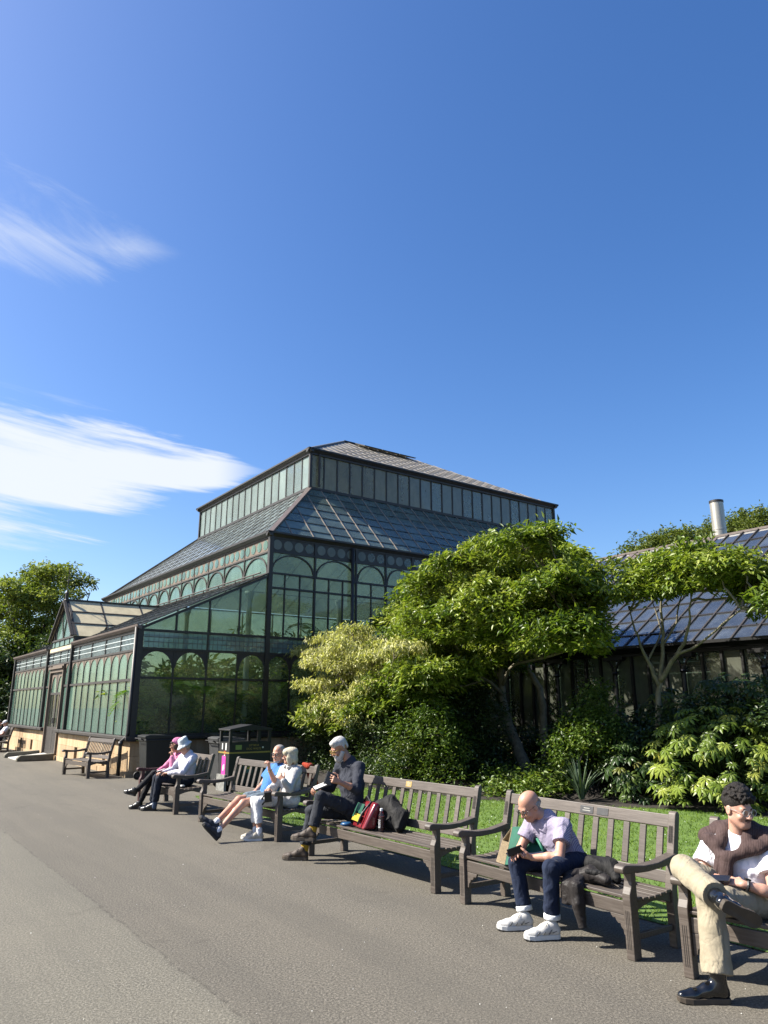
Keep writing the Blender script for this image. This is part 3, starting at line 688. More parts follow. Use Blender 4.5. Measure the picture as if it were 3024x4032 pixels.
    roof('top_roof_frame',lp(u0-.12,v0-.12,ze),(0,1,0),up,SL,list(np.linspace(0,u1-u0+.24,14)),8,[(1,-(ur-u0+.12)/SL,0),(-1,-(u1+.12-ur)/SL,u1-u0+.24)],'painted_pane',.03,.03,lapm=False,lap=.03,pane_name='painted_pane')
    up=Vector((0,-(u1-ur+.12),zr-ze));SL=up.length
    roof('top_roof_frame',lp(u1+.12,v0-.12,ze),(1,0,0),up,SL,list(np.linspace(0,v1-v0+.24,10)),3,[(1,-hw/SL,0),(-1,-hw/SL,v1-v0+.24)],'top_glass',lapm=False)
    up=Vector((-hw,0,zr-ze));SL=up.length
    roof('top_roof_frame',lp(u0-.12,v1+.12,ze),(0,1,0),up,SL,list(np.linspace(0,u1-u0+.24,8)),3,[(1,-(ur-u0+.12)/SL,0),(-1,-(u1+.12-ur)/SL,u1-u0+.24)],'top_glass',lapm=False)
    hp=MB();hp.bar(lp(u0-.14,v0-.14,ze+.02),lp(ur,va,zr+.03),.16,.05,(-.4,-.4,.8));hp.obj('hip_flashing',MATS['lead'],CON)
    r=MB();r.bar(lp(ur,va,zr+.03),lp(ur,vb,zr+.03),.18,.06);r.obj('ridge',MATS['iron'],CON)
    # opened ridge vents
    for k in range(3):
        a=va+.55+k*1.05
        m=MB();c=lp(ur-.62,a+.5,zr-.20);ax=(Vector((1,0,0)),Vector((0,.93,.40)).normalized(),Vector((0,-.40,.93)).normalized())
        m.box(c,(1.0,.9,.04),ax);vo=m.obj('ridge_vent',MATS['iron'],CON)
        q=MB();q.box(c-ax[2]*.035-ax[1]*.0,(.92,.82,.02),ax);q.obj('vent_lining',MATS['cream_panel'],vo)
roofs()
# floor and inner earth beds
m=MB();m.box(lp(9,1.95,.10),(3.4,17.4,.1));m.box(lp(9,13.3,.12),(18.6,17.6,.1));m.obj('inner_floor',MATS['bed_soil'],CON)
# ---------------------------------------------------------------- hothouse on the right
glassmat('hot_roof_glass',(.50,.60,.66),(.46,.53,.60),.26,rough=.03,streak=(1.2,1.2,1.2),hvar=.24,ior=1.55,gl=1.9,transl=.4)  # patchy grey-blue haze paints part of the sky reflection
glassmat('hot_wall_glass',(.50,.55,.46),(.46,.49,.38),.46,rough=.18,streak=(1.5,1.5,.6),hvar=.2,ior=1.5,gl=1.1,transl=.5)
pbr('black_paint',(.012,.012,.012),.42,.3,8,.1,50,obj=False)
pbr('steel',(.36,.345,.30),.42,.15,2,metal=.6,obj=False,stretch=(8,8,.4),rvar=.08)
HOT=empty('hothouse',BO,YAW-math.pi/2,label='long low hothouse with dark posts and pitched glass roof behind the shrubs',cat='greenhouse')
RV,RZ=15.5,6.98
def hothouse():
    HV=9.5;w=Wall((HV,0,0),(0,1,0),(-1,0,0));mb=MB();us=[-.3-.475*k for k in range(42)]
    for i,u in enumerate(us):
        if i%4==1: continue
        w.bar(mb,u-.028,u+.028,.2,3.0,.11,.03)
    w.bar(mb,us[-1],0,.9,1.0,.14,.02)
    f=mb.obj('wall_frame',MATS['black_paint'],HOT)
    for i,u in enumerate(us):
        if i%4==1:
            c=MB();c.lathe([(.10,.15),(.10,.3),(.062,.36),(.058,2.55),(.085,2.6),(.06,2.64),(.07,2.72)],lp(u,HV-.10,0),12)
            for s in (-1,1):
                A=[w.P(u+s*(.05+.22*(k/6)**1.6),2.68+.30*(k/6)**.8,.10) for k in range(7)];c.tube(A,.028,6)
            c.box(w.P(u,2.96,.10),(.14,.6,.09));c.obj('column',MATS['black_paint'],HOT,smooth=False)
    for a,b in zip(us[:-1],us[1:]): w.pane(f,'hot_wall_glass',b+.028,a-.028,1.0,3.0)
    g=MB();w.bar(g,us[-1],0,3.0,3.07,.2,.03);pf=[(.1,3.06),(.2,3.07),(.26,3.17),(.29,3.18),(.29,3.25),(.1,3.2)];g.prism([w.P(us[-1],z,d) for d,z in pf],w.h*0,w.h*(-us[-1]));g.obj('gutter',MATS['black_paint'],HOT)
    st=MB();w.bar(st,us[-1],0,-.1,.9,.3,-.02);st.obj('base_wall',MATS['sandstone'],HOT)
    up=Vector((RV-HV,0,RZ-3.12));SL=up.length
    cols=list(-np.arange(0,20.2,.475))[::-1]
    roof('roof_frame',lp(0,HV-.06,3.14),(0,1,0),up,SL,cols,9,[],'hot_roof_glass',.04,.06,frame='iron_brown',skip=HOT,lapw=.05)
    up=Vector((-(RV-HV),0,RZ-3.12))
    roof('roof_frame',lp(0,RV+RV-HV,3.14),(0,1,0),up,SL,list(-np.arange(0,20.2,1.3))[::-1],3,[],'hot_roof_glass',.05,.07,frame='iron_brown',skip=HOT)
    r=MB();r.bar(lp(-20,RV,RZ+.04),lp(0,RV,RZ+.04),.22,.07);r.obj('ridge',MATS['gutter_paint'],HOT)
    for u in (-5.2,-8.0,-10.9):
        v=MB();n=Vector((-(RZ-3.12),0,RV-HV)).normalized();up=Vector((RV-HV,0,RZ-3.12)).normalized()
        c=lp(u,RV-.1,RZ-.06)-up*.32+n*.05;v.box(c,(.55,.45,.05),(up,Vector((0,1,0)),n));v.obj('roof_hatch',MATS['gutter_paint'],HOT)
    # back wall and gable end
    bw=Wall((RV+RV-HV,0,0),(0,1,0),(1,0,0));b=MB();xs=np.linspace(-20,0,16)
    for x in xs: bw.bar(b,x-.03,x+.03,.1,3.1,.08)
    bo=b.obj('back_wall_frame',MATS['black_paint'],HOT)
    for x0,x1 in zip(xs[:-1],xs[1:]): bw.pane(bo,'hot_wall_glass',x0+.03,x1-.03,.4,3.1)
    # staging benches and pipes seen through the glass
    s=MB();
    for v in (10.6,14.1,18.4): s.box(lp(-10,v,1.0),(1.1,19,.06))
    s.obj('staging',MATS['lead'],HOT)
    t=MB()
    for u in np.arange(-19,0,2.4):
        t.bar(lp(u,HV+.3,3.2),lp(u,2*RV-HV-.3,3.2),.05,.05);t.bar(lp(u,RV,3.2),lp(u,RV,RZ-.1),.04,.04);t.bar(lp(u,12.5,3.2),lp(u,12.5,4.9),.03,.03);t.bar(lp(u,HV+.3,3.2),lp(u,RV,5.2),.03,.03)
    for v in (10.4,12.6,17.3): t.bar(lp(-20,v,3.3),lp(0,v,3.3),.05,.05)
    t.obj('truss',MATS['white_lead'],HOT)
    m=MB();m.box(lp(-10,RV,.05),(11.6,19.8,.1));m.obj('inner_floor',MATS['bed_soil'],HOT)
hothouse()
c=MB();c.lathe([(.225,3.6),(.225,7.7),(.232,7.71),(.232,7.75),(.225,7.76),(.225,8.74)],(0,0,0),24)
FL=empty('flue_pipe',bp(-7.139,17.5,0),label='tall stainless steel flue pipe rising behind the hothouse roof',cat='flue')
c.obj('pipe',MATS['steel'],FL,smooth=False)
smooth_by_angle(FL.children[0].data,.5)
c=MB();c.lathe([(.238,8.70),(.238,8.78),(.21,8.79)],(0,0,0),24);c.obj('rim',MATS['iron'],FL)
b=MB();b.box((0,0,1.85),(1.2,1.2,3.6));b.obj('flue_base',MATS['sandstone'],FL)
# ---------------------------------------------------------------- foliage
CF,CPT,CH=2859.56,.2606,1.8128
def ray(px,py):
    a=(px-1512)/CF;b=-(py-2016)/CF
    return Vector((a,math.cos(CPT)-b*math.sin(CPT),math.sin(CPT)+b*math.cos(CPT)))
def atv(px,py,v):
    """where a line of sight meets the vertical plane v (used only to set out real positions)"""
    d=ray(px,py);o=Vector((0,0,CH));t=(bp(0,v)-o).dot(VH)/d.dot(VH);return o+d*t
def aty(px,py,y):
    d=ray(px,py);return Vector((0,0,CH))+d*(y/d.y)
def leaf_mesh(name,base,dirs,nrm,ln,wd,tone,mat,fold=.25,bend=.15):
    """many folded leaves: base point, direction, face normal, length, width (arrays)"""
    n=len(base);d=dirs/np.linalg.norm(dirs,axis=1,keepdims=True)
    s=np.cross(nrm,d);s/=np.linalg.norm(s,axis=1,keepdims=True)+1e-9;u=np.cross(d,s)
    ln=ln[:,None];wd=wd[:,None]
    tip=base+d*ln-u*ln*bend
    mid=base+d*ln*.45
    l=mid+s*wd*.5+u*wd*fold;r=mid-s*wd*.5+u*wd*fold
    V=np.stack([base,l,tip,r],1).reshape(-1,3)
    i=np.arange(n)*4
    T=np.stack([i,i+2,i+1,i,i+3,i+2],1).reshape(-1)
    me=bpy.data.meshes.new(name);me.vertices.add(4*n);me.vertices.foreach_set('co',V.astype(np.float32).ravel());me.loops.add(6*n);me.loops.foreach_set('vertex_index',T.astype(np.int32));me.polygons.add(2*n);me.polygons.foreach_set('loop_start',(np.arange(2*n)*3).astype(np.int32))
    me.update();a=me.attributes.new('tone','FLOAT','FACE');a.data.foreach_set('value',np.repeat(tone,2).astype(np.float32));me.materials.append(mat);return me
def rot_about(v,ax,ang):
    c=np.cos(ang)[:,None];s=np.sin(ang)[:,None];return v*c+np.cross(ax,v)*s+ax*(np.sum(ax*v,1)[:,None])*(1-c)
def sprays(rng,tips,out,per,ln,wd,droop=.35,spread=1.0,up=.25,jit=.05):
    """leaves radiating round each twig tip; out = outward direction of the twig"""
    n=len(tips);O=np.repeat(out,per,0);B=np.repeat(tips,per,0)+rng.normal(0,jit,(n*per,3))+O*(rng.random((n*per,1))**2)*jit*3;a=rng.random(n*per)*6.283
    ref=np.tile(np.array([0,0,1.]),(n*per,1))
    side=np.cross(ref,O);side/=np.linalg.norm(side,axis=1,keepdims=True)+1e-9
    oth=np.cross(O,side)
    D=O*.55+(side*np.cos(a)[:,None]+oth*np.sin(a)[:,None]*.6)*spread
    D[:,2]-=droop*(.5+rng.random(n*per))
    D/=np.linalg.norm(D,axis=1,keepdims=True)
    N=np.tile(np.array([0,0,1.]),(n*per,1))+rng.normal(0,.45,(n*per,3))
    N-=D*np.sum(N*D,1)[:,None];N/=np.linalg.norm(N,axis=1,keepdims=True)+1e-9
    L=ln*(.65+.6*rng.random(n*per));Wd=wd*(.7+.5*rng.random(n*per))
    return B,D,N,L,Wd
def poisson(rng,poly,sep,n,tries=9000):
    xs=[p[0] for p in poly];ys=[p[1] for p in poly];out=[]
    for _ in range(tries):
        x=rng.uniform(min(xs),max(xs));y=rng.uniform(min(ys),max(ys))
        if inpoly(x,y,poly) and all((x-a)**2+((y-b)*1.25)**2>sep*sep for a,b in out):
            out.append((x,y))
            if len(out)>=n: break
    return out
pbr('bark',(.11,.10,.068),.9,.4,9,.9,26,obj=False,col2=(.235,.21,.15))
pbr('bark_dark',(.05,.042,.034),.9,.4,9,.8,30,obj=False)
leafmat('leaf_tree',[(0,(.06,.115,.015)),(.35,(.15,.225,.030)),(.75,(.31,.38,.065)),(1,(.55,.58,.18))],.40,.38,.45)
leafmat('leaf_varieg',[(0,(.17,.22,.04)),(.3,(.46,.47,.14)),(.75,(.70,.68,.32)),(1,(.80,.77,.50))],.5,.3,.3)
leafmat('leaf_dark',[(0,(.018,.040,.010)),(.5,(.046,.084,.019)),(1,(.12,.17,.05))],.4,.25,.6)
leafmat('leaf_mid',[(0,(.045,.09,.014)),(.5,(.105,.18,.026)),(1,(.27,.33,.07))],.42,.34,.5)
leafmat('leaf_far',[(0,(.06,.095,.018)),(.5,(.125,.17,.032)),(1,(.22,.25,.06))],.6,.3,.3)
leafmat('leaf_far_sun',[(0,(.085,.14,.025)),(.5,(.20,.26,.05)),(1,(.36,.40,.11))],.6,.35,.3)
def limb(mb,pts,r0,r1,n=7,wob=.02,rng=None):
    """tapered, slightly wandering limb through the points"""
    P=[Vector(p) for p in pts];out=[];k=4
    for i in range(len(P)-1):
        p0=P[max(0,i-1)];p1=P[i];p2=P[i+1];p3=P[min(len(P)-1,i+2)]
        for j in range(k):
            t=j/k;out.append(.5*((2*p1)+(p2-p0)*t+(2*p0-5*p1+4*p2-p3)*t*t+(3*p1-p0-3*p2+p3)*t**3))
    out.append(P[-1]);m=len(out)
    if rng is not None:
        for i in range(1,m-1): out[i]=out[i]+Vector(rng.normal(0,wob,3))
    mb.tube(out,[r0+(r1-r0)*(i/(m-1))**.8 for i in range(m)],n);return out
def padcloud(rng,C,rx,rz,nt,cone=.35):
    """twig tips over a flat, slightly domed pad of foliage; returns tips and outward directions"""
    r=np.sqrt(rng.random(nt));a=rng.random(nt)*6.283
    x=np.cos(a)*r;y=np.sin(a)*r
    z=(1-r*r)*(.4+.6*rng.random(nt))-cone*r*r*.9-rng.random(nt)*.25
    p1,p2,p3=rng.random(3)*6.283;fa=1+.30*np.sin(3*a+p1)+.22*np.sin(5*a+p2)+.12*np.sin(9*a+p3);ex=np.where(rng.random(nt)<.12,rng.uniform(1.0,1.45,nt),1.0)*fa*(.85+.3*rng.random(nt))
    T=np.stack([C.x+x*rx*ex,C.y+y*rx*ex,C.z+z*rz+rz*.5*np.sin(4*x+p1)*np.cos(4*y+p2)+np.where(ex>1.25,.3*rz,0)],1)
    O=np.stack([x*.9,y*.9,np.full(nt,.55)],1)+rng.normal(0,.25,(nt,3));O/=np.linalg.norm(O,axis=1,keepdims=True)
    return T,O
def tree(name,label,poly,vr,sep,npad,rx,rz,nt,per,ln,wd,mat,trunks,seed,cat='tree',place=None,bark='bark',droop=.35,group=None,thin=.012,tonef=None,base=None,jit=.05,bend=.15,more=()):
    rng=np.random.default_rng(seed);place=place or atv
    pads=[]
    for pl,vv,sp,nn in ((poly,vr,sep,npad),)+tuple(more):
        for (x,y) in poisson(rng,pl,sp,nn): pads.append(place(x,y,rng.uniform(*vv)))
    mb=MB();spine=[]
    for pts,r0,r1 in trunks: spine+= [(p,r1) for p in limb(mb,pts,r0,r1,9,.012,rng)]
    root=Vector(base) if base is not None else Vector(trunks[0][0][0])
    e=empty(name,root,label=label,cat=cat,group=group)
    inv=Matrix.Translation(-root)
    # twigs from the limbs to every pad
    for C in pads:
        cand=[p for p,_ in spine if p.z<C.z+.1] or [p for p,_ in spine]
        s=min(cand,key=lambda p:(p-C).length+max(0,p.z-C.z)*2);midp=s.lerp(C,.55)+Vector((0,0,-.12*(s-C).length*.5))
        limb(mb,[s,midp,C],min(.045,thin*2.6),thin*.7,5,.02,rng)
        for _ in range(4):
            q=C+Vector((rng.normal(0,rx*.45),rng.normal(0,rx*.45),rng.uniform(-.1,.6)*rz));limb(mb,[C.lerp(midp,.35),C.lerp(q,.5),q],thin*.9,thin*.35,4,.01,rng)
    mb.v=[tuple(Vector(v)-root) for v in mb.v]
    mb.obj('trunk',MATS[bark],e,smooth=True)
    Bs=[];T=[]
    for C in pads:
        k=.75+.5*rng.random();t,o=padcloud(rng,C,rx*k,rz*k,int(nt*k*k))
        b=sprays(rng,t,o,per,ln,wd,droop,jit=jit);Bs.append(b)
        tn=rng.random(len(b[0]))*.55+np.repeat(rng.random(len(t)),per)*.35+.06+rng.normal(0,.10);T.append(np.clip(tn,0,1))
    B,D,N,L,Wd=[np.concatenate([b[i] for b in Bs]) for i in range(5)]
    me=leaf_mesh('crown',B-np.array(root),D,N,L,Wd,np.concatenate(T),MATS[mat],bend=bend)
    link('crown',me,e);return e,pads
V_=lambda pts,v:[atv(x,y,v) if not isinstance(v,(list,tuple)) else atv(x,y,v[i]) for i,(x,y) in enumerate(pts)]
MAIN=[(1520,2470),(1570,2390),(1660,2310),(1730,2270),(1790,2190),(1890,2150),(2010,2130),(2100,2095),(2180,2095),(2210,2150),(2280,2190),(2310,2260),(2325,2330),(2335,2440),(2310,2530),(2250,2550),(2170,2520),(2080,2550),(2000,2610),(1940,2650),(1830,2710),(1640,2750),(1540,2790),(1400,2860),(1280,2890),(1225,2850),(1270,2770),(1400,2650),(1500,2560)]
mt_trunks=[(V_([(2078,3060),(2045,2960),(2003,2860),(1985,2780),(1972,2650),(1985,2520),(2030,2380),(2090,2250),(2140,2140)],7.2),.17,.03),
 (V_([(1990,2800),(1905,2745),(1800,2690),(1650,2640),(1500,2600),(1360,2660)],[7.2,6.9,6.5,6.0,5.6,5.2]),.085,.02),
 (V_([(1982,2735),(1930,2685),(1860,2640),(1790,2560)],[7.2,6.6,6.0,5.8]),.05,.015),
 (V_([(1978,2700),(2010,2630),(2090,2600),(2210,2570),(2330,2500)],[7.2,7.0,6.6,6.3,6.2]),.055,.015),
 (V_([(1985,2540),(1900,2440),(1780,2380),(1650,2340)],[7.2,6.9,6.5,6.3]),.06,.015),
 (V_([(2148,3045),(2140,2900),(2132,2740),(2080,2630),(2060,2500),(2150,2380),(2290,2290)],[8.0,8.0,8.0,7.9,7.8,7.5,7.2]),.13,.02)]
TREE1,_p1=tree('broadleaf_tree','spreading tiered green tree with leaning trunk in front of the hothouse',MAIN,(4.6,8.2),55,115,.47,.17,105,8,.155,.056,'leaf_tree',mt_trunks,11,more=(([(1240,2840),(1290,2790),(1400,2770),(1500,2680),(1620,2600),(1700,2640),(1640,2740),(1500,2790),(1380,2860),(1280,2885)],(3.9,4.7),55,16),([(1640,2420),(1760,2330),(1900,2300),(2020,2360),(1980,2480),(1800,2520),(1660,2500)],(4.2,5.0),75,12)))
T2=[(2490,2300),(2520,2240),(2590,2195),(2690,2165),(2790,2180),(2880,2215),(2980,2265),(3090,2290),(3120,2420),(3000,2380),(2900,2290),(2790,2280),(2700,2305),(2590,2325),(2540,2350),(2500,2350)]
t2_trunks=[(V_([(2592,3000),(2593,2800),(2598,2680),(2612,2535),(2602,2400),(2610,2290)],7.0),.075,.015),
 (V_([(2596,2700),(2552,2600),(2511,2510),(2480,2400)],[7,6.8,6.6,6.5]),.05,.012),(V_([(2600,2680),(2664,2576),(2711,2476),(2720,2330)],[7,6.9,6.7,6.6]),.06,.012),
 (V_([(2664,2576),(2740,2545),(2852,2452),(2980,2350)],[6.9,6.7,6.4,6.2]),.035,.01),(V_([(2612,2535),(2660,2450),(2690,2300)],[7,7.2,7.3]),.03,.01),(V_([(2552,2600),(2600,2480),(2560,2350)],[6.8,7.2,7.3]),.025,.01)]
tree('broadleaf_tree','small umbrella shaped green tree with bare forked stems before the hothouse roof',T2,(5.8,7.8),58,28,.42,.16,95,8,.145,.053,'leaf_tree',t2_trunks,23)
VAR=[(1190,2585),(1270,2520),(1340,2490),(1385,2465),(1440,2490),(1500,2530),(1610,2560),(1580,2680),(1500,2790),(1390,2860),(1270,2800),(1240,2700),(1290,2660),(1230,2620)]
tree('variegated_tree','pale cream variegated shrub tree with drooping sprays beside the green tree',VAR,(3.7,5.4),46,42,.42,.13,75,8,.115,.036,'leaf_varieg',[(V_([(1480,3040),(1470,2900),(1440,2760),(1400,2640),(1390,2500)],4.6),.06,.015),(V_([(1460,2820),(1380,2720),(1280,2600),(1190,2570)],[4.6,4.3,4.0,3.8]),.03,.01)],31,droop=1.0,bend=.3)
# ---- understorey shrubs
def shrub(name,label,poly,vr,n,rx,rz,nt,per,ln,wd,mat,seed,sep=60,group=None,droop=.3,base=None):
    px=sum(p[0] for p in poly)/len(poly);py=max(p[1] for p in poly);v=sum(vr)/2
    b=atv(px,py,v);b.z=.05;tp=atv(px,sum(p[1] for p in poly)/len(poly),v)
    rng=np.random.default_rng(seed)
    st=[([b+Vector((rng.uniform(-.25,.25),rng.uniform(-.2,.2),0)),b.lerp(tp,.5)+Vector((rng.uniform(-.3,.3),rng.uniform(-.3,.3),0)),tp+Vector((rng.uniform(-.5,.5),rng.uniform(-.5,.5),.2))],.03,.008) for _ in range(4)]
    return tree(name,label,poly,vr,sep,n,rx,rz,nt,per,ln,wd,mat,st,seed,cat='shrub',bark='bark_dark',group=group,droop=droop,base=b,thin=.008,jit=.07)
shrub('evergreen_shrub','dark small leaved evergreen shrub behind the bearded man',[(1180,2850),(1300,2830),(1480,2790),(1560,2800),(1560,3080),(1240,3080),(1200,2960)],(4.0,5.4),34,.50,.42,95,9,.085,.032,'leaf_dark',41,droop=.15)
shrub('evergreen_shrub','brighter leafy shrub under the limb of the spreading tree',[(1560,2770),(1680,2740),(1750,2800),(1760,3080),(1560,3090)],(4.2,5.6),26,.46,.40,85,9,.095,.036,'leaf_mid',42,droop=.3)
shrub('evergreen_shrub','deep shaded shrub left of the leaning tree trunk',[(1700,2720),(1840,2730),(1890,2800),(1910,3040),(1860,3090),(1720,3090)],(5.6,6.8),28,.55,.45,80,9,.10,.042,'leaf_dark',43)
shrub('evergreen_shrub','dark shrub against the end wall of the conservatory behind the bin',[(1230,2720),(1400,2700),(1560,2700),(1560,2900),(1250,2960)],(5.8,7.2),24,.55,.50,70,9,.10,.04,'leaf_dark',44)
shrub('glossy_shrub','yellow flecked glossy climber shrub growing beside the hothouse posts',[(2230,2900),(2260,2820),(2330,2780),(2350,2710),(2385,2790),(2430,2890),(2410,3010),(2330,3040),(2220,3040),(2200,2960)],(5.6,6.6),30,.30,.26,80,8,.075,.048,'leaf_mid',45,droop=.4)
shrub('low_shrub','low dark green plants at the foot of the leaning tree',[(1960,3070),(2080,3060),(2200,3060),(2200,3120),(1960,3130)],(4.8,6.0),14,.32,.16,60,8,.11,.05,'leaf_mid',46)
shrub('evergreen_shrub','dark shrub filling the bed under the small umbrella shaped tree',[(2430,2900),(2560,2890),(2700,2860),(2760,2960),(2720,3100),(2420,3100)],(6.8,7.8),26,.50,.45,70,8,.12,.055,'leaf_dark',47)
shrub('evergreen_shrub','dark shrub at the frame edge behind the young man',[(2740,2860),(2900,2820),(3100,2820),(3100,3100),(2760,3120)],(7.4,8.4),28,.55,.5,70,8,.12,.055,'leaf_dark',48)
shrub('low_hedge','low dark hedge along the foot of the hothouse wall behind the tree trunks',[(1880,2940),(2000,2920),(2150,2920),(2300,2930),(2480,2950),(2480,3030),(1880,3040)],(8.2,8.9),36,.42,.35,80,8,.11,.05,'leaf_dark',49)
# ---- far trees
def fartree(name,label,poly,yr,n,rx,rz,nt,ln,mat,seed,tx,sep,group,dead=False):
    y=sum(yr)/2;b=aty(tx,2900,y);b.z=0;cx=sum(p[0] for p in poly)/len(poly);cy=sum(p[1] for p in poly)/len(poly);c=aty(cx,cy,y)
    tr=[([b,b.lerp(c,.5),c],.28,.08),([b.lerp(c,.6),c+Vector((-1.5,0,1))],.12,.03),([b.lerp(c,.6),c+Vector((1.5,.4,1.2))],.12,.03)]
    return tree(name,label,poly,yr,sep,n,rx,rz,nt,6,ln,ln*.5,mat,tr,seed,place=aty,bark='bark_dark',group=group,thin=.03,base=b,jit=.12)
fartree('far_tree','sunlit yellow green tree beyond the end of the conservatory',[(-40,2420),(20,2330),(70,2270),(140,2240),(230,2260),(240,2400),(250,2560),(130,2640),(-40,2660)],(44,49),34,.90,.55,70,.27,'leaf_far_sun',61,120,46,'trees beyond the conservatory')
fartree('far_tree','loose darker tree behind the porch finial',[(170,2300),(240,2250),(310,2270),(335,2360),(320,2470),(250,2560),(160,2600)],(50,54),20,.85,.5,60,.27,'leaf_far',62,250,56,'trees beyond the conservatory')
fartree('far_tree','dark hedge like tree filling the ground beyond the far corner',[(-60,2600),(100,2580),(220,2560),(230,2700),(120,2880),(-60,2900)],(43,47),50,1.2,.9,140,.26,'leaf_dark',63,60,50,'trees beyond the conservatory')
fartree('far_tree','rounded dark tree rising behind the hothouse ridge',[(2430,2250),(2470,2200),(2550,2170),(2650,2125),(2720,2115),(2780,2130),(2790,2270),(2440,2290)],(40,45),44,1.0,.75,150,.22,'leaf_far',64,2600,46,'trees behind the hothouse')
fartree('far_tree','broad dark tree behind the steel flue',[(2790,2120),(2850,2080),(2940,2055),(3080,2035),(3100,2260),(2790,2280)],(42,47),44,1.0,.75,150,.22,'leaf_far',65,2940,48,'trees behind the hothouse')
# ---------------------------------------------------------------- large-leaved plants
def leaf_single(name,stops,rough=.3,trans=.22,spec=.6):
    m,t=newmat(name);p=t.new('BsdfPrincipled');oi=t.new('ObjectInfo')
    c=t.ramp(oi.outputs['Random'],stops);n=t.noise(9,3,.6,t.coord('Object'));c=t.mix(t.math('MULTIPLY',n,.4),c,stops[0][1])
    t.L.new(c,p.inputs['Base Color']);p.inputs['Roughness'].default_value=rough;p.inputs['Specular IOR Level'].default_value=spec
    tl=t.new('BsdfTranslucent');t.L.new(t.mix(1.0,c,(1.0,1.05,.4),'MULTIPLY'),tl.inputs[0]);ms=t.new('MixShader');ms.inputs[0].default_value=trans
    t.L.new(p.outputs[0],ms.inputs[1]);t.L.new(tl.outputs[0],ms.inputs[2]);t.L.new(ms.outputs[0],t.out.inputs[0]);return m
leaf_single('fatsia_leaf',[(0,(.11,.17,.022)),(.5,(.22,.31,.038)),(.85,(.38,.45,.075)),(.95,(.45,.47,.09)),(1,(.46,.37,.06))],.36,.34,.4)  # brighter copy of the leaf, sunlight put into its colour
leaf_single('fatsia_shade',[(0,(.026,.056,.013)),(.6,(.055,.105,.020)),(.92,(.11,.17,.03)),(1,(.22,.20,.04))],.38,.28,.4)  # darker copy of the leaf, shade put into its colour
leaf_single('blade_grey',[(0,(.06,.10,.055)),(1,(.15,.20,.12))],.5,.15,.3)
leaf_single('palm_leaf',[(0,(.10,.20,.03)),(.6,(.20,.34,.05)),(1,(.36,.45,.12))],.4,.4,.4)
pbr('petiole',(.10,.15,.05),.6,.2)
def palmate(mat,lobes=8,seed=0):
    rg=random.Random(seed);mb=MB();V=[(0,0,.0)];Fc=[]
    for k in range(lobes):
        a=math.radians(-150+300*k/(lobes-1));ln=1.0-.30*abs(a)/2.6+rg.uniform(-.06,.06);w=.145*ln+.015;dr=-.16-.25*rg.random()
        c,s=math.cos(a),math.sin(a);b=len(V)
        for r,off,z in ((.34,w*.55,.03),(.34,-w*.55,.03),(.62,w,-.02+dr*.25),(.62,-w,-.02+dr*.25),(.6,0,.05+dr*.2),(1.0,0,dr)):
            x,y=r*ln,off;V.append((x*s+y*c,x*c-y*s,z))
        Fc+=[(0,b+1,b+4),(0,b+4,b),(b+1,b+3,b+4),(b,b+4,b+2),(b+3,b+5,b+4),(b+2,b+4,b+5)]
    return MB().add(V,Fc).mesh('leaf',mat)
def fatsia(label,px,py,v,hw,hh,n,mat,seed,r=.20,dome=.0):
    rng=random.Random(seed);C=atv(px,py,v);rt=Vector((1,0,0));mpp=(atv(px+1,py,v)-C).length/1.0
    rx=hw*mpp*.9;rz=hh*mpp*.95;base=Vector((C.x,C.y,.15))
    e=empty('fatsia',base,label=label,cat='shrub',group='large leaved shrubs in the bed')
    ms=[palmate(MATS[mat],rng.choice((7,8,9)),seed+k) for k in range(4)]
    st=MB()
    for k in range(n):
        for _ in range(60):
            d=Vector((rng.gauss(0,1),rng.gauss(0,1),rng.gauss(.35,.8))).normalized()
            if d.y<.55 and d.z>-.75: break
        q=rng.uniform(.72,1.03);P=C+Vector((d.x*rx*q,d.y*rx*.75*q,d.z*rz*q))
        if P.z<.12: P.z=.12+rng.random()*.15
        nrm_=(Vector((d.x*.7,d.y*.7-.15,abs(d.z)*.7+.75))+Vector((rng.gauss(0,.25),rng.gauss(0,.25),0))).normalized()
        f=Vector((d.x,d.y,-.35)).normalized();f=(f-nrm_*f.dot(nrm_)).normalized();x=f.cross(nrm_)
        M=Matrix((x,f,nrm_)).transposed().to_4x4();s=r*rng.uniform(.65,1.25);M=Matrix.Translation(P-base)@M@Matrix.Diagonal((s,s,s,1))
        link('leaf',rng.choice(ms),e,M)
        if k%2==0: st.tube([C-base+Vector((d.x*rx*.25,d.y*rx*.2,d.z*rz*.2-.2)),(P-base)*.55+(C-base)*.45+Vector((0,0,.03)),P-base],[.008,.006,.004],5)
    for _ in range(6): st.tube([Vector((rng.uniform(-.3,.3),rng.uniform(-.2,.2),-.15)),(C-base)*.6+Vector((rng.uniform(-.4,.4),rng.uniform(-.3,.3),0)),(C-base)+Vector((rng.uniform(-.6,.6),rng.uniform(-.3,.3),.1))],[.02,.015,.008],6)
    st.obj('stems',MATS['petiole'],e,smooth=True)
fatsia('big sunlit fatsia with glossy palmate leaves behind the young man',2850,3020,7.0,310,230,270,'fatsia_leaf',5,.205)
fatsia('shaded fatsia with broad dark leaves behind the empty end of the bald man bench',2560,3060,6.7,190,150,130,'fatsia_shade',6,.20)
fatsia('tall fatsia reaching up against the hothouse wall',2900,2730,8.3,190,85,70,'fatsia_shade',7,.20)
fatsia('small fatsia under the forked stems of the umbrella shaped tree',2640,2790,7.9,110,70,40,'fatsia_shade',8,.19)
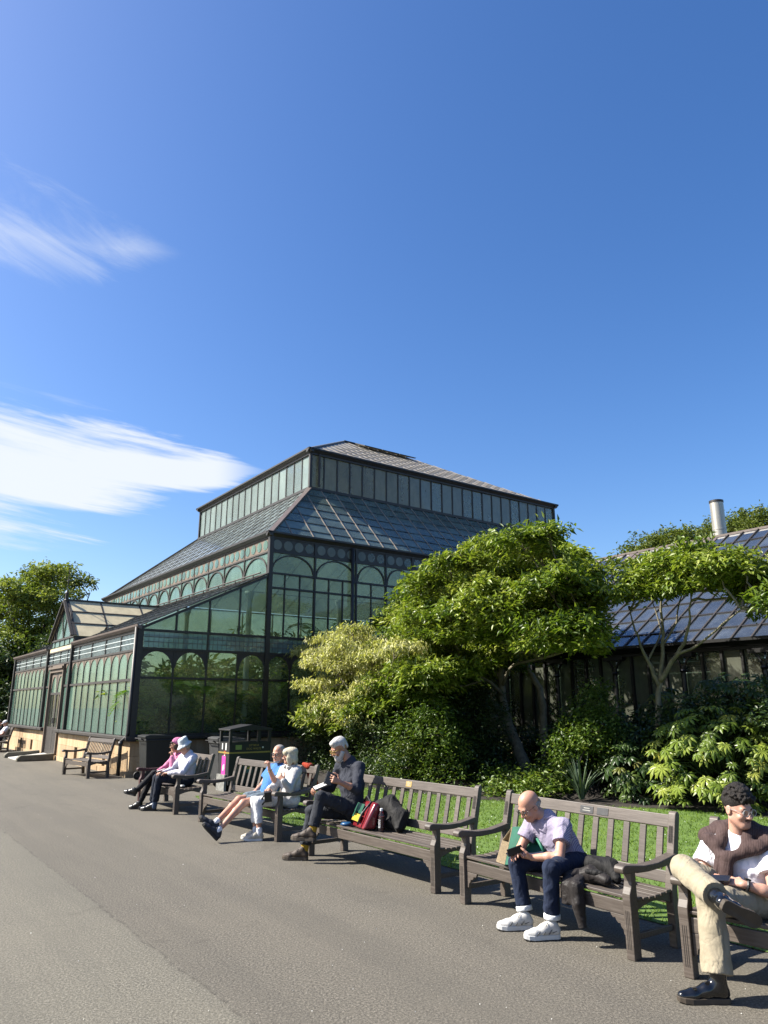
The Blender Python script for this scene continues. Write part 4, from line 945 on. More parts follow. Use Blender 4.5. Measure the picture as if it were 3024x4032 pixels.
def phormium():
    rng=random.Random(9);b=atv(2290,3130,5.5);b.z=.06;e=empty('flax_plant',b,label='grey green flax plant with long sword leaves behind the bald man bench',cat='plant')
    for k in range(34):
        a=rng.uniform(0,6.283);ln=rng.uniform(.55,1.05);tl=rng.uniform(.12,.75);w=rng.uniform(.016,.028);mb=MB();n=6;V=[];Fc=[]
        d=Vector((math.cos(a),math.sin(a),0));s=Vector((-math.sin(a),math.cos(a),0))
        for i in range(n+1):
            t=i/n;ang=tl*(.5+.9*t);p=d*(ln*t*math.sin(ang))+Vector((0,0,ln*t*math.cos(ang)))+d*.04;ww=w*(1-t)**.6*(.6+.8*min(1,t*3))
            V+=[tuple(p-s*ww),tuple(p+d*-.006),tuple(p+s*ww)]
        for i in range(n):
            q=i*3;Fc+=[(q,q+1,q+4,q+3),(q+1,q+2,q+5,q+4)]
        mb.add(V,Fc).obj('blade',MATS['blade_grey'],e)
phormium()
def frond_mesh(seed,ln=1.5):
    rg=random.Random(seed);V=[];Fc=[];n=20
    for i in range(n):
        t=(i+1)/n;ang=.25+1.35*t;p=Vector((ln*t*(1-.18*t),0,ln*(.75*t-.85*t*t)));L=.42*math.sin(math.pi*min(1,.12+t*.86))+.05
        for s in (-1,1):
            d=Vector((.55,s*.9,-.25-.25*rg.random())).normalized();q=p+d*L;b=len(V);m=p.lerp(q,.4)
            V+=[tuple(p),tuple(m+Vector((.022,0,.012))),tuple(q),tuple(m-Vector((.022,0,-.0)))];Fc+=[(b,b+1,b+2,b+3)]
    mb=MB();mb.add(V,Fc);mb.tube([(ln*t*(1-.18*t),0,ln*(.75*t-.85*t*t)) for t in np.linspace(0,1,9)],[.014*(1-.75*t) for t in np.linspace(0,1,9)],5);return mb.mesh('frond',MATS['palm_leaf'])
FR=[frond_mesh(k) for k in range(3)]
def palm(label,u,v,h,n,sc,seed):
    rg=random.Random(seed);e=empty('palm',bp(u,v,.15),label=label,cat='palm',group='palms inside the conservatory')
    MB().tube([(0,0,0),(.03,.02,h*.5),(0,0,h)],[.09,.07,.06],8).obj('trunk',MATS['bark'],e)
    for k in range(n):
        a=2*math.pi*k/n+rg.uniform(-.3,.3);M=Matrix.Translation((0,0,h))@Matrix.Rotation(a,4,'Z')@Matrix.Rotation(rg.uniform(-.55,.25),4,'Y')@Matrix.Scale(sc*rg.uniform(.8,1.15),4);link('frond',rg.choice(FR),e,M)
palm('feathery palm behind the arched end panes nearest the path corner',1.0,.85,1.75,11,1.0,1)
palm('feathery palm behind the second arched end pane',1.0,1.9,1.6,11,1.05,2)
palm('feathery palm behind the third end pane by the pale column',1.0,2.9,1.8,11,1.05,3)
palm('tall feathery palm in the main hall near the end wall',1.2,4.9,1.7,11,1.2,4)
palm('tall feathery palm deep in the main hall',2.6,7.4,2.6,10,1.3,5)
palm('feathery palm behind the front panes by the bench',3.2,1.6,1.2,8,.9,6)
palm('feathery palm behind the middle front panes',5.6,1.7,1.3,8,.9,7)
palm('feathery palm beyond the porch behind the far front panes',13.0,1.8,1.3,8,.9,8)
palm('very tall palm under the clerestory',6.5,10,4.2,11,1.5,9)
def inside():
    rng=np.random.default_rng(77);n=2400
    u=rng.uniform(.5,4.5,n);v=rng.uniform(.4,9.2,n);top=1.2+.9*np.sin(u*2.1+v*1.7)**2+.8*(u>1.5)+1.2*((u>2.5)&(v>4.5))
    u2=rng.uniform(4.5,17,700);v2=rng.uniform(.6,3.4,700);t2=1.1+.9*np.sin(u2*1.9)**2
    u=np.r_[u,u2];v=np.r_[v,v2];top=np.r_[top,t2];z=.2+top*rng.random(len(u))**.7
    T=np.array([BX,BY,0])+u[:,None]*np.array(UH)+v[:,None]*np.array(VH);T[:,2]=z
    O=rng.normal(0,.6,(len(u),3));O[:,2]=np.abs(O[:,2])+.3;O/=np.linalg.norm(O,axis=1,keepdims=True)
    B,D,N,L,Wd=sprays(rng,T,O,9,.32,.11,.4,jit=.10);o=link('indoor_planting',leaf_mesh('indoor_planting',B,D,N,L,Wd,rng.random(len(B)),MATS['leaf_tree']));tag(o,'dense green planting seen through the conservatory glass','planting',kind='stuff')
inside()
# ---------------------------------------------------------------- benches
def wood(name,c0,c1,c2):
    m,t=newmat(name);p=t.new('BsdfPrincipled');t.L.new(p.outputs[0],t.out.inputs[0]);v=t.coord('Object');oi=t.new('ObjectInfo')
    off=t.new('VectorMath',operation='ADD');t.L.new(v,off.inputs[0]);cx=t.new('CombineXYZ');t.L.new(t.math('MULTIPLY',oi.outputs['Random'],40),cx.inputs[0]);t.L.new(cx.outputs[0],off.inputs[1])
    g=t.noise(3.0,6,.7,t.mapv(off.outputs[0],(1.2,22,22)));b=t.noise(5,4,.6,off.outputs[0])
    c=t.ramp(g,[(.28,c0),(.52,c1),(.75,c2)]);c=t.mix(t.math('MULTIPLY',t.ramp(b,[(.45,(0,0,0)),(.75,(1,1,1))]),.35),c,c0)
    r=t.math('MULTIPLY_ADD',oi.outputs['Random'],.3,.85);cm=t.new('CombineColor');[t.L.new(r,cm.inputs[i]) for i in range(3)]
    t.L.new(t.mix(1.0,c,cm.outputs[0],'MULTIPLY'),p.inputs['Base Color']);p.inputs['Roughness'].default_value=.5;p.inputs['Specular IOR Level'].default_value=.45
    t.L.new(t.bump(g,.25,.004),p.inputs['Normal']);return m
wood('bench_wood',(.080,.063,.051),(.128,.104,.086),(.195,.166,.140))
wood('bench_wood_red',(.07,.028,.028),(.10,.042,.040),(.13,.06,.055))
pbr('groove_shade',(.02,.016,.013),.9,.2)  # dark strips laid on the wood paint the shade inside the flutes
pbr('brass',(.42,.30,.12),.38,.15,20,metal=.7)
pbr('plaque_grey',(.12,.12,.12),.4,.15,20,metal=.5)
pbr('plaque_text',(.7,.68,.6),.5,.05)
_bc={}
def bench(i,label,frame,nslat,slw=.062,wd='bench_wood',red=False,ns=7,plaques=(),group='slatted park benches along the path'):
    x,y,yaw,L=frame
    e=empty('park_bench',(x,y,0),yaw,label=label,cat='bench',group=group);M=MATS[wd]
    def part(key,build,name,loc=(0,0,0),mat=M,bevel=.006,par=e):
        k=(key,mat.name,bevel)
        if k not in _bc:
            mb=MB();build(mb);_bc[k]=mb.mesh(name,mat,bevel=bevel)
        o=link(name,_bc[k],par);o.location=loc;return o
    Z0=.42
    def fleg(m):
        P=[(-.040,0),(-.040,.36),(-.043,.40),(-.040,.445),(-.018,.49),(-.008,.53),(-.012,.60),(.045,.60),(.045,0)]
        m.prism([(0,a,b) for a,b in P],(-.036,0,0),(.036,0,0))
    def rleg(m):
        P=[(.475,0),(.475,.40),(.487,.46),(.602,.93),(.612,.962),(.632,.976),(.652,.974),(.666,.95),(.548,.44),(.545,.36),(.56,0)]
        m.prism([(0,a,b) for a,b in P],(-.034,0,0),(.034,0,0))
    def arm(m):
        T=[(-.105,.604),(-.108,.628),(-.092,.647),(-.06,.652),(.0,.645),(.15,.628),(.32,.630),(.47,.655),(.56,.672)];Bm=[(.55,.612),(.40,.590),(.2,.578),(.06,.582),(.02,.594),(-.07,.588),(-.095,.592)]
        m.prism([(0,a,b) for a,b in T+Bm],(-.044,0,0),(.044,0,0))
    def sside(m):
        n=8;T=[(.045,.395),(.48,.395)];Bt=[(.48,.315)]+[(.48-.435*k/n,.315+.045*math.sin(math.pi*k/n)) for k in range(1,n)]+[(.045,.315)]
        m.prism([(0,a,b) for a,b in T+Bt],(-.016,0,0),(.016,0,0))
    for s,xx in ((-1,0),(1,L)):
        rm=MATS['bench_wood_red'] if red and s<0 else M
        fl=part('fleg',fleg,'front_leg',(xx,0,0),rm);rl=part('rleg',rleg,'rear_post',(xx,0,0));part('arm',arm,'armrest',(xx,0,0),rm,.014)
        part('sside',sside,'side_rail',(xx,0,0));part('str',lambda m:m.box((0,.26,.145),(.028,.44,.045)),'stretcher',(xx,0,0))
        part('flute',lambda m:[m.box((q,-.0403,.20),(.005,.0012,.26)) for q in (-.014,0,.014)],'flute_shade',(0,0,0),MATS['groove_shade'],0,fl)
        part('flute2',lambda m:[m.box((q,.566,.808),(.005,.0014,.13),(Vector((1,0,0)),Vector((0,.971,-.238)),Vector((0,.238,.971)))) for q in (-.014,0,.014)],'flute_shade',(0,0,0),MATS['groove_shade'],0,rl)
    # seat slats, gently dished
    pw=(.50)/ns
    for k in range(ns):
        yy=-.022+pw*(k+.5);zz=Z0-.012-.018*math.sin(math.pi*min(1,k/(ns-1.)))+(.006 if k==0 else 0)
        x0,x1=(.038,L-.038) if yy<.05 else (-.03,L+.03)
        part(f'seat{L:.3f}{k==0}{ns}',lambda m,x0=x0,x1=x1:m.box(((x0+x1)/2,0,0),(x1-x0,pw-.013,.024)),'seat_slat',(0,yy,zz),bevel=.005)
    part(f'apron{L:.3f}',lambda m:m.box((L/2,.0,.335),(L-.075,.028,.10)),'front_apron')
    part(f'rapron{L:.3f}',lambda m:m.box((L/2,.50,.345),(L-.075,.028,.08)),'rear_apron')
    def brk(s):
        def f(m):
            P=[(0,0),(.15,0),(.14,-.02),(.125,-.035),(.105,-.03),(.095,-.05),(.075,-.065),(.06,-.06),(.052,-.085),(.035,-.10),(.03,-.13),(0,-.15)]
            m.prism([(s*a,0,b) for a,b in P],(0,-.012,0),(0,.012,0))
        return f
    part('brk1',brk(1),'bracket',(.036,.0,.2845),bevel=.003);part('brk-1',brk(-1),'bracket',(L-.036,.0,.2845),bevel=.003)
    tx=Vector((1,0,0));ty=Vector((0,.971,-.238));tz=Vector((0,.238,.971))
    bk=lambda z:.516+(z-.46)*.245+.0
    for key,z,h in (('top',.895,.10),('bot',.488,.09)):
        part(f'{key}{L:.3f}',lambda m,z=z,h=h:m.box((L/2,bk(z)+.004,z),(L-.066,.036,h),(tx,ty,tz)),'top_rail' if key=='top' else 'lower_rail')
    for k in range(nslat):
        xx=.036+(L-.072)*(k+.5)/nslat
        part(f'bs{slw}',lambda m:m.box((0,bk(.69)+.004,.69),(slw,.018,.318),(tx,ty,tz)),'back_slat',(xx,0,0),bevel=.004)
    for px,w_,h_,mt,rows in plaques:
        q=part(f'plq{px}{i}',lambda m:m.box((px,bk(.898)-.0165,.898),(w_,.004,h_),(tx,ty,tz)),'plaque',(0,0,0),MATS[mt],.0015)
        rr=random.Random(i*7+int(px*100))
        mb=MB()
        for r in range(rows):
            n=rr.randint(4,7);ww=w_*(.35+.4*rr.random());z=.898+h_*(.30-.6*(r+.5)/rows+.02)*1.0
            for k in range(n):
                cx=px-ww/2+ww*(k+.5)/n;mb.box((cx,bk(z)-.0195,z),(ww/n*.72,.001,h_*.10),(tx,ty,tz))
        if rows: mb.obj('plaque_lettering',MATS['plaque_text'],q)
    return e
bench(0,'small slatted bench with narrow back slats against the sandstone base',BENCH[0],15,.034,group='slatted park benches along the path')
bench(1,'wooden park bench with one dark red arm, under the couple in hats',BENCH[1],11,red=True)
bench(2,'long wooden park bench in front of the black litter bin',BENCH[2],13)
bench(3,'long wooden park bench with brass plaque and bags on its seat',BENCH[3],14,plaques=((1.22,.11,.062,'brass',3),))
bench(4,'wooden park bench with two grey plaques, under the bald man',BENCH[4],11,plaques=((1.02,.15,.062,'plaque_grey',2),(1.20,.125,.062,'plaque_grey',0)))
bench(5,'wooden park bench under the young man in pale trousers',BENCH[5],11)
# ---------------------------------------------------------------- people: implicit-surface modelling
def _v(a): return np.array(a,dtype=np.float64)
def sdf_mesh(name,prims,h,mat=None,smooth=1,fold=0,fseed=0,cuts=(),k0=.02):
    """polygonise a smooth union of tapered capsules and ellipsoids (naive surface nets)"""
    def bb(p):
        if p[0] in('c','cf'): a,b,r1,r2=p[1:5];r=max(r1,r2);return np.minimum(a,b)-r,np.maximum(a,b)+r
        if p[0]=='ec': a,b,r1,r2=p[1:5];r=max(r1,r2)*1.02;return np.minimum(a,b)-r,np.maximum(a,b)+r
        c,r=p[1],max(p[2]);return c-r,c+r
    U=[p for p in prims if p[-1]!='sub']
    lo=np.min([bb(p)[0] for p in U],0)-3*h;hi=np.max([bb(p)[1] for p in U],0)+3*h
    n=np.ceil((hi-lo)/h).astype(int)+1
    F=np.full(n,.5,np.float32);ax=[lo[i]+h*np.arange(n[i]) for i in range(3)]
    for p in prims:
        k=p[-2] if p[-1]=='sub' else p[-1]
        if isinstance(k,str) or k is None: k=k0
        l,u=bb(p);m=k+2.5*h;i0=np.clip(((l-m-lo)/h).astype(int),0,n-1);i1=np.clip(((u+m-lo)/h).astype(int)+2,1,n)
        X=ax[0][i0[0]:i1[0]][:,None,None];Y=ax[1][i0[1]:i1[1]][None,:,None];Zz=ax[2][i0[2]:i1[2]][None,None,:]
        if p[0] in('c','cf'):
            a,b,r1,r2=p[1:5];d=b-a;dd=max(d@d,1e-9)
            t=np.clip(((X-a[0])*d[0]+(Y-a[1])*d[1]+(Zz-a[2])*d[2])/dd,0,1)
            D=np.sqrt((X-a[0]-t*d[0])**2+(Y-a[1]-t*d[1])**2+(Zz-a[2]-t*d[2])**2)-(r1+(r2-r1)*t)
            if p[0]=='cf':
                dn=p[5] if len(p)>6 and p[5] is not None else d;dn=dn/np.linalg.norm(dn);D=np.maximum(D,(X-b[0])*dn[0]+(Y-b[1])*dn[1]+(Zz-b[2])*dn[2])
        elif p[0]=='ec':
            a,b,r1,r2,s,q=p[1:7];d=b-a;dd=max(d@d,1e-9)
            t=np.clip(((X-a[0])*d[0]+(Y-a[1])*d[1]+(Zz-a[2])*d[2])/dd,0,1)
            wx=X-a[0]-t*d[0];wy=Y-a[1]-t*d[1];wz=Zz-a[2]-t*d[2]
            ws=wx*s[0]+wy*s[1]+wz*s[2];w2=np.maximum(wx*wx+wy*wy+wz*wz-ws*ws,0)
            D=(np.sqrt(ws*ws+w2/(q*q))-(r1+(r2-r1)*t))*min(1,q*1.15)
        else:
            c,r,Rm=p[1],p[2],p[3];dx=X-c[0];dy=Y-c[1];dz=Zz-c[2]
            if Rm is not None:
                ex=dx*Rm[0][0]+dy*Rm[0][1]+dz*Rm[0][2];ey=dx*Rm[1][0]+dy*Rm[1][1]+dz*Rm[1][2];ez=dx*Rm[2][0]+dy*Rm[2][1]+dz*Rm[2][2]
            else: ex,ey,ez=dx,dy,dz
            k0_=np.sqrt((ex/r[0])**2+(ey/r[1])**2+(ez/r[2])**2);k1=np.sqrt((ex/r[0]**2)**2+(ey/r[1]**2)**2+(ez/r[2]**2)**2)+1e-9
            D=k0_*(k0_-1)/k1
        G=F[i0[0]:i1[0],i0[1]:i1[1],i0[2]:i1[2]]
        if p[-1]=='sub':
            hh=np.clip(.5-.5*(G+D)/k,0,1);G[...]=G*(1-hh)+(-D)*hh+k*hh*(1-hh)
        elif k<=1e-4: np.minimum(G,D,out=G)
        else:
            hh=np.clip(.5+.5*(G-D)/k,0,1);G[...]=G*(1-hh)+D*hh-k*hh*(1-hh)
    for (pt,nr) in cuts:
        nr=_v(nr)/np.linalg.norm(nr);D=(ax[0][:,None,None]-pt[0])*nr[0]+(ax[1][None,:,None]-pt[1])*nr[1]+(ax[2][None,None,:]-pt[2])*nr[2]
        np.maximum(F,D.astype(np.float32),out=F)
    s=F<0
    c8=[(i,j,k) for i in(0,1) for j in(0,1) for k in(0,1)]
    cnt=sum(s[i:n[0]-1+i,j:n[1]-1+j,k:n[2]-1+k].astype(np.int8) for i,j,k in c8)
    act=np.argwhere((cnt>0)&(cnt<8))
    vals=np.stack([F[act[:,0]+i,act[:,1]+j,act[:,2]+k] for i,j,k in c8],1)
    acc=np.zeros((len(act),3));num=np.zeros(len(act))
    for a in range(8):
        for b in range(a+1,8):
            df=[c8[b][q]-c8[a][q] for q in range(3)]
            if sum(abs(x) for x in df)!=1: continue
            va,vb=vals[:,a],vals[:,b];m=(va<0)!=(vb<0);t=np.where(m,va/np.where(m,va-vb,1),0)
            for q in range(3): acc[:,q]+=np.where(m,c8[a][q]+df[q]*t,0)
            num+=m
    V=lo+h*(act+acc/num[:,None])
    idm=np.full(n-1,-1,np.int64);idm[act[:,0],act[:,1],act[:,2]]=np.arange(len(act))
    Q=[]
    for axn in range(3):
        sl0=[slice(None)]*3;sl1=[slice(None)]*3;sl0[axn]=slice(0,-1);sl1[axn]=slice(1,None)
        ed=np.argwhere(s[tuple(sl0)]!=s[tuple(sl1)]);o1,o2=[q for q in range(3) if q!=axn]
        ed=ed[(ed[:,o1]>0)&(ed[:,o2]>0)&(ed[:,o1]<n[o1]-1)&(ed[:,o2]<n[o2]-1)]
        if len(ed)==0: continue
        def cell(d1,d2):
            e=ed.copy();e[:,o1]+=d1;e[:,o2]+=d2;return idm[e[:,0],e[:,1],e[:,2]]
        q=np.stack([cell(-1,-1),cell(0,-1),cell(0,0),cell(-1,0)],1)
        fl=s[tuple(sl0)][ed[:,0],ed[:,1],ed[:,2]]
        if axn==1: fl=~fl
        q[~fl]=q[~fl][:,::-1];Q.append(q)
    Q=np.concatenate(Q);Q=Q[(Q>=0).all(1)]
    for _ in range(smooth):
        A=np.zeros_like(V);N=np.zeros(len(V))
        for a,b in ((0,1),(1,2),(2,3),(3,0)):
            np.add.at(A,Q[:,a],V[Q[:,b]]);np.add.at(N,Q[:,a],1);np.add.at(A,Q[:,b],V[Q[:,a]]);np.add.at(N,Q[:,b],1)
        V=V*.5+.5*A/np.maximum(N,1)[:,None]
    if fold:
        e1=V[Q[:,2]]-V[Q[:,0]];e2=V[Q[:,3]]-V[Q[:,1]];fn=np.cross(e1,e2);N=np.zeros_like(V)
        for a in range(4): np.add.at(N,Q[:,a],fn)
        N/=np.linalg.norm(N,axis=1,keepdims=True)+1e-9
        rg=np.random.default_rng(fseed+5);w=np.zeros(len(V))
        for f,am in ((17,1.0),(27,1.1),(44,.8),(70,.5)):
            k1=rg.normal(0,1,3);k1*=f/np.linalg.norm(k1);k2=rg.normal(0,1,3);k2*=f*.5/np.linalg.norm(k2);k3=rg.normal(0,1,3)*7
            ph=V@k1+1.9*np.sin(V@k2+rg.random()*6)+rg.random()*6
            w+=am*(1.0-1.9*np.abs(np.sin(ph*.5)))*(.55+.45*np.sin(V@k3+rg.random()*6))
        V=V+N*(w*fold)[:,None]
    me=bpy.data.meshes.new(name);nv=len(V);nq=len(Q)
    me.vertices.add(nv);me.vertices.foreach_set('co',V.astype(np.float32).ravel());me.loops.add(4*nq);me.loops.foreach_set('vertex_index',Q.astype(np.int32).ravel());me.polygons.add(nq);me.polygons.foreach_set('loop_start',(np.arange(nq)*4).astype(np.int32));me.polygons.foreach_set('use_smooth',[True]*nq)
    me.update();me.validate()
    if mat: me.materials.append(mat)
    return me
def nrm(a): a=_v(a);return a/(np.linalg.norm(a)+1e-12)
def cap(a,b,r1,r2=None,k=None): return ('c',_v(a),_v(b),r1,r1 if r2 is None else r2,k)
def hem(a,b,r1,r2,k=None,n=None): return ('cf',_v(a),_v(b),r1,r2,None if n is None else _v(n),k)
def ell(c,r,Rm=None,k=None): return ('e',_v(c),tuple(r),Rm,k)
class Fr:
    """local axes of a head: x to the person's left, y forward, z up"""
    def __init__(s,c,f,u=(0,0,1),sc=1.0):
        s.c=_v(c);s.y=nrm(f);u=_v(u);s.z=nrm(u-s.y*(u@s.y));s.x=np.cross(s.z,s.y)*-1;s.x=np.cross(s.y,s.z)*-1 if False else np.cross(s.z,s.y);s.sc=sc
        s.R=np.array([s.x,s.y,s.z])
    def P(s,x,y,z): return s.c+(s.x*x+s.y*y+s.z*z)*s.sc
    def e(s,x,y,z,rx,ry,rz,k=.012): return ('e',s.P(x,y,z),(rx*s.sc,ry*s.sc,rz*s.sc),s.R,k)
    def se(s,x,y,z,rx,ry,rz,k=.012): return ('e',s.P(x,y,z),(rx*s.sc,ry*s.sc,rz*s.sc),s.R,k,'sub')
    def cp(s,a,b,r1,r2=None,k=.012): return ('c',s.P(*a),s.P(*b),r1*s.sc,(r1 if r2 is None else r2)*s.sc,k)
def head_prims(F,fem=False):
    j=.9 if fem else 1.0
    return [F.e(0,-.014,.036,.075,.096,.084,.02),F.e(0,.022,-.030,.061*j,.068,.080,.03),F.e(0,.066,-.088,.024*j,.022,.022,.03),
     F.cp((.052*j,.0,-.055),(.022*j,.055,-.090),.019,.017,.03),F.cp((-.052*j,.0,-.055),(-.022*j,.055,-.090),.019,.017,.03),
     F.cp((-.036,.076,.018),(.036,.076,.018),.0135,None,.018),
     F.se(.032,.101,.0,.019,.016,.013,.014),F.se(-.032,.101,.0,.019,.016,.013,.014),
     F.cp((0,.086,.006),(0,.108,-.030),.0085,.0125,.012),F.e(.012,.096,-.034,.0095,.011,.0085,.008),F.e(-.012,.096,-.034,.0095,.011,.0085,.008),
     F.e(.04,.066,-.030,.022,.020,.018,.02),F.e(-.04,.066,-.030,.022,.020,.018,.02),
     F.cp((-.019,.082,-.0585),(.019,.082,-.0585),.0075,None,.008),F.cp((-.016,.081,-.068),(.016,.081,-.068),.0085,None,.008),F.se(0,.094,-.0632,.024,.008,.0018,.004),
     F.e(.0765,-.008,-.004,.0085,.022,.033,.006),F.e(-.0765,-.008,-.004,.0085,.022,.033,.006),F.se(.086,-.004,.0,.006,.012,.018,.006),F.se(-.086,-.004,.0,.006,.012,.018,.006)]
def hand_prims(w,d,n,side,curl=(.5,.5,.5,.5),thumb=.6,sc=1.0,spread=.12):
    """w wrist, d towards the knuckles, n out of the back of the hand, side +1 left hand / -1 right hand"""
    w=_v(w);d=nrm(d);n=_v(n);n=nrm(n-d*(n@d));l=np.cross(d,n)*side   # l: towards the thumb
    P=[];K=.085*sc
    for q in (-.026,-.009,.009,.026): P.append(cap(w+d*.012*sc+l*q*.5*sc,w+d*K+l*q*1.15*sc,.0155*sc,.0125*sc,.012))
    lens=(.062,.078,.082,.072)       # little to index
    for i,q in enumerate((-.030,-.0105,.0105,.0305)):
        b=w+d*K*(1-.05*abs(i-2))+l*q*sc;L=lens[i]*sc;c=curl[i];dd=nrm(d+l*(i-1.5)*spread)
        ang=0;p=b;r=.0092*sc
        for sgm,(fr,ca) in enumerate(((.45,.9),(.32,1.0),(.23,.7))):
            ang+=c*ca;v=dd*math.cos(ang)-n*math.sin(ang);q2=p+v*L*fr;P.append(cap(p,q2,r,r*.92,.004));p=q2;r*=.92
    tb=w+d*.022*sc+l*.028*sc-n*.006*sc;t1=tb+nrm(d*.55+l*.85-n*thumb*.5)*.042*sc;t2=t1+nrm(d*.85+l*.25-n*thumb)*.034*sc;t3=t2+nrm(d*.95-l*.1-n*thumb)*.026*sc
    P+= [cap(w+d*.015*sc+l*.01*sc,tb,.016*sc,.0145*sc,.012),cap(tb,t1,.014*sc,.0115*sc,.006),cap(t1,t2,.011*sc,.0105*sc,.004),cap(t2,t3,.0105*sc,.0085*sc,.004)]
    return P
def skin(name,c):
    m,t=newmat(name);p=t.new('BsdfPrincipled');t.L.new(p.outputs[0],t.out.inputs[0]);g=t.coord('Object')
    n=t.noise(14,4,.6,g);n2=t.noise(60,3,.6,g)
    cc=t.ramp(n,[(.3,tuple(x*y for x,y in zip(c,(1.0,.86,.82)))),(.7,tuple(min(1,x*1.1) for x in c))]);cc=t.mix(t.math('MULTIPLY',n2,.22),cc,tuple(x*y for x,y in zip(c,(1.0,.72,.64))))
    t.L.new(cc,p.inputs['Base Color']);p.inputs['Roughness'].default_value=.48;p.inputs['Specular IOR Level'].default_value=.4;p.inputs['Subsurface Weight'].default_value=.12;p.inputs['Subsurface Radius'].default_value=(.012,.004,.002);return m
skin('skin_fair',(.56,.33,.235));skin('skin_tan',(.47,.265,.175));skin('skin_pale',(.58,.36,.27))
def cloth(name,c,c2=None,rough=.85,bs=700,bump=.2,stripe=None):
    m,t=newmat(name);p=t.new('BsdfPrincipled');t.L.new(p.outputs[0],t.out.inputs[0]);g=t.coord('Object')
    n=t.noise(9,5,.6,g);cc=t.ramp(n,[(.3,c),(.7,c2 or tuple(min(1,x*1.25) for x in c))])
    if stripe:
        col,per,wd,dirs=stripe
        f=None
        for d in dirs:
            dp=t.new('VectorMath',operation='DOT_PRODUCT');t.L.new(g,dp.inputs[0]);dp.inputs[1].default_value=d
            s=t.math('GREATER_THAN',t.math('FRACT',t.math('MULTIPLY',dp.outputs['Value'],1/per)),1-wd);f=s if f is None else t.math('ADD',f,s)
        cc=t.mix(t.math('MULTIPLY',f,.5 if len(dirs)>1 else 1.0),cc,col)
    t.L.new(cc,p.inputs['Base Color']);p.inputs['Roughness'].default_value=rough;p.inputs['Specular IOR Level'].default_value=.2;p.inputs['Sheen Weight'].default_value=.03
    wr=t.noise(9,2,.45,t.mapv(g,(1,1,.55)),1.2);rd=wr;wr2=t.noise(10,1,.4,g,1.0);rd2=t.math('ABSOLUTE',t.math('SUBTRACT',wr2,.5))
    h1=t.math('ADD',t.math('MULTIPLY',rd,1.0),t.math('MULTIPLY',rd2,.45));b1=t.new('Bump');b1.inputs['Strength'].default_value=.55;b1.inputs['Distance'].default_value=.045;t.L.new(h1,b1.inputs['Height'])
    b2=t.new('Bump');b2.inputs['Strength'].default_value=bump;b2.inputs['Distance'].default_value=.004;t.L.new(t.noise(bs*.15,3,.6,g),b2.inputs['Height']);t.L.new(b1.outputs[0],b2.inputs['Normal']);t.L.new(b2.outputs[0],p.inputs['Normal']);return m
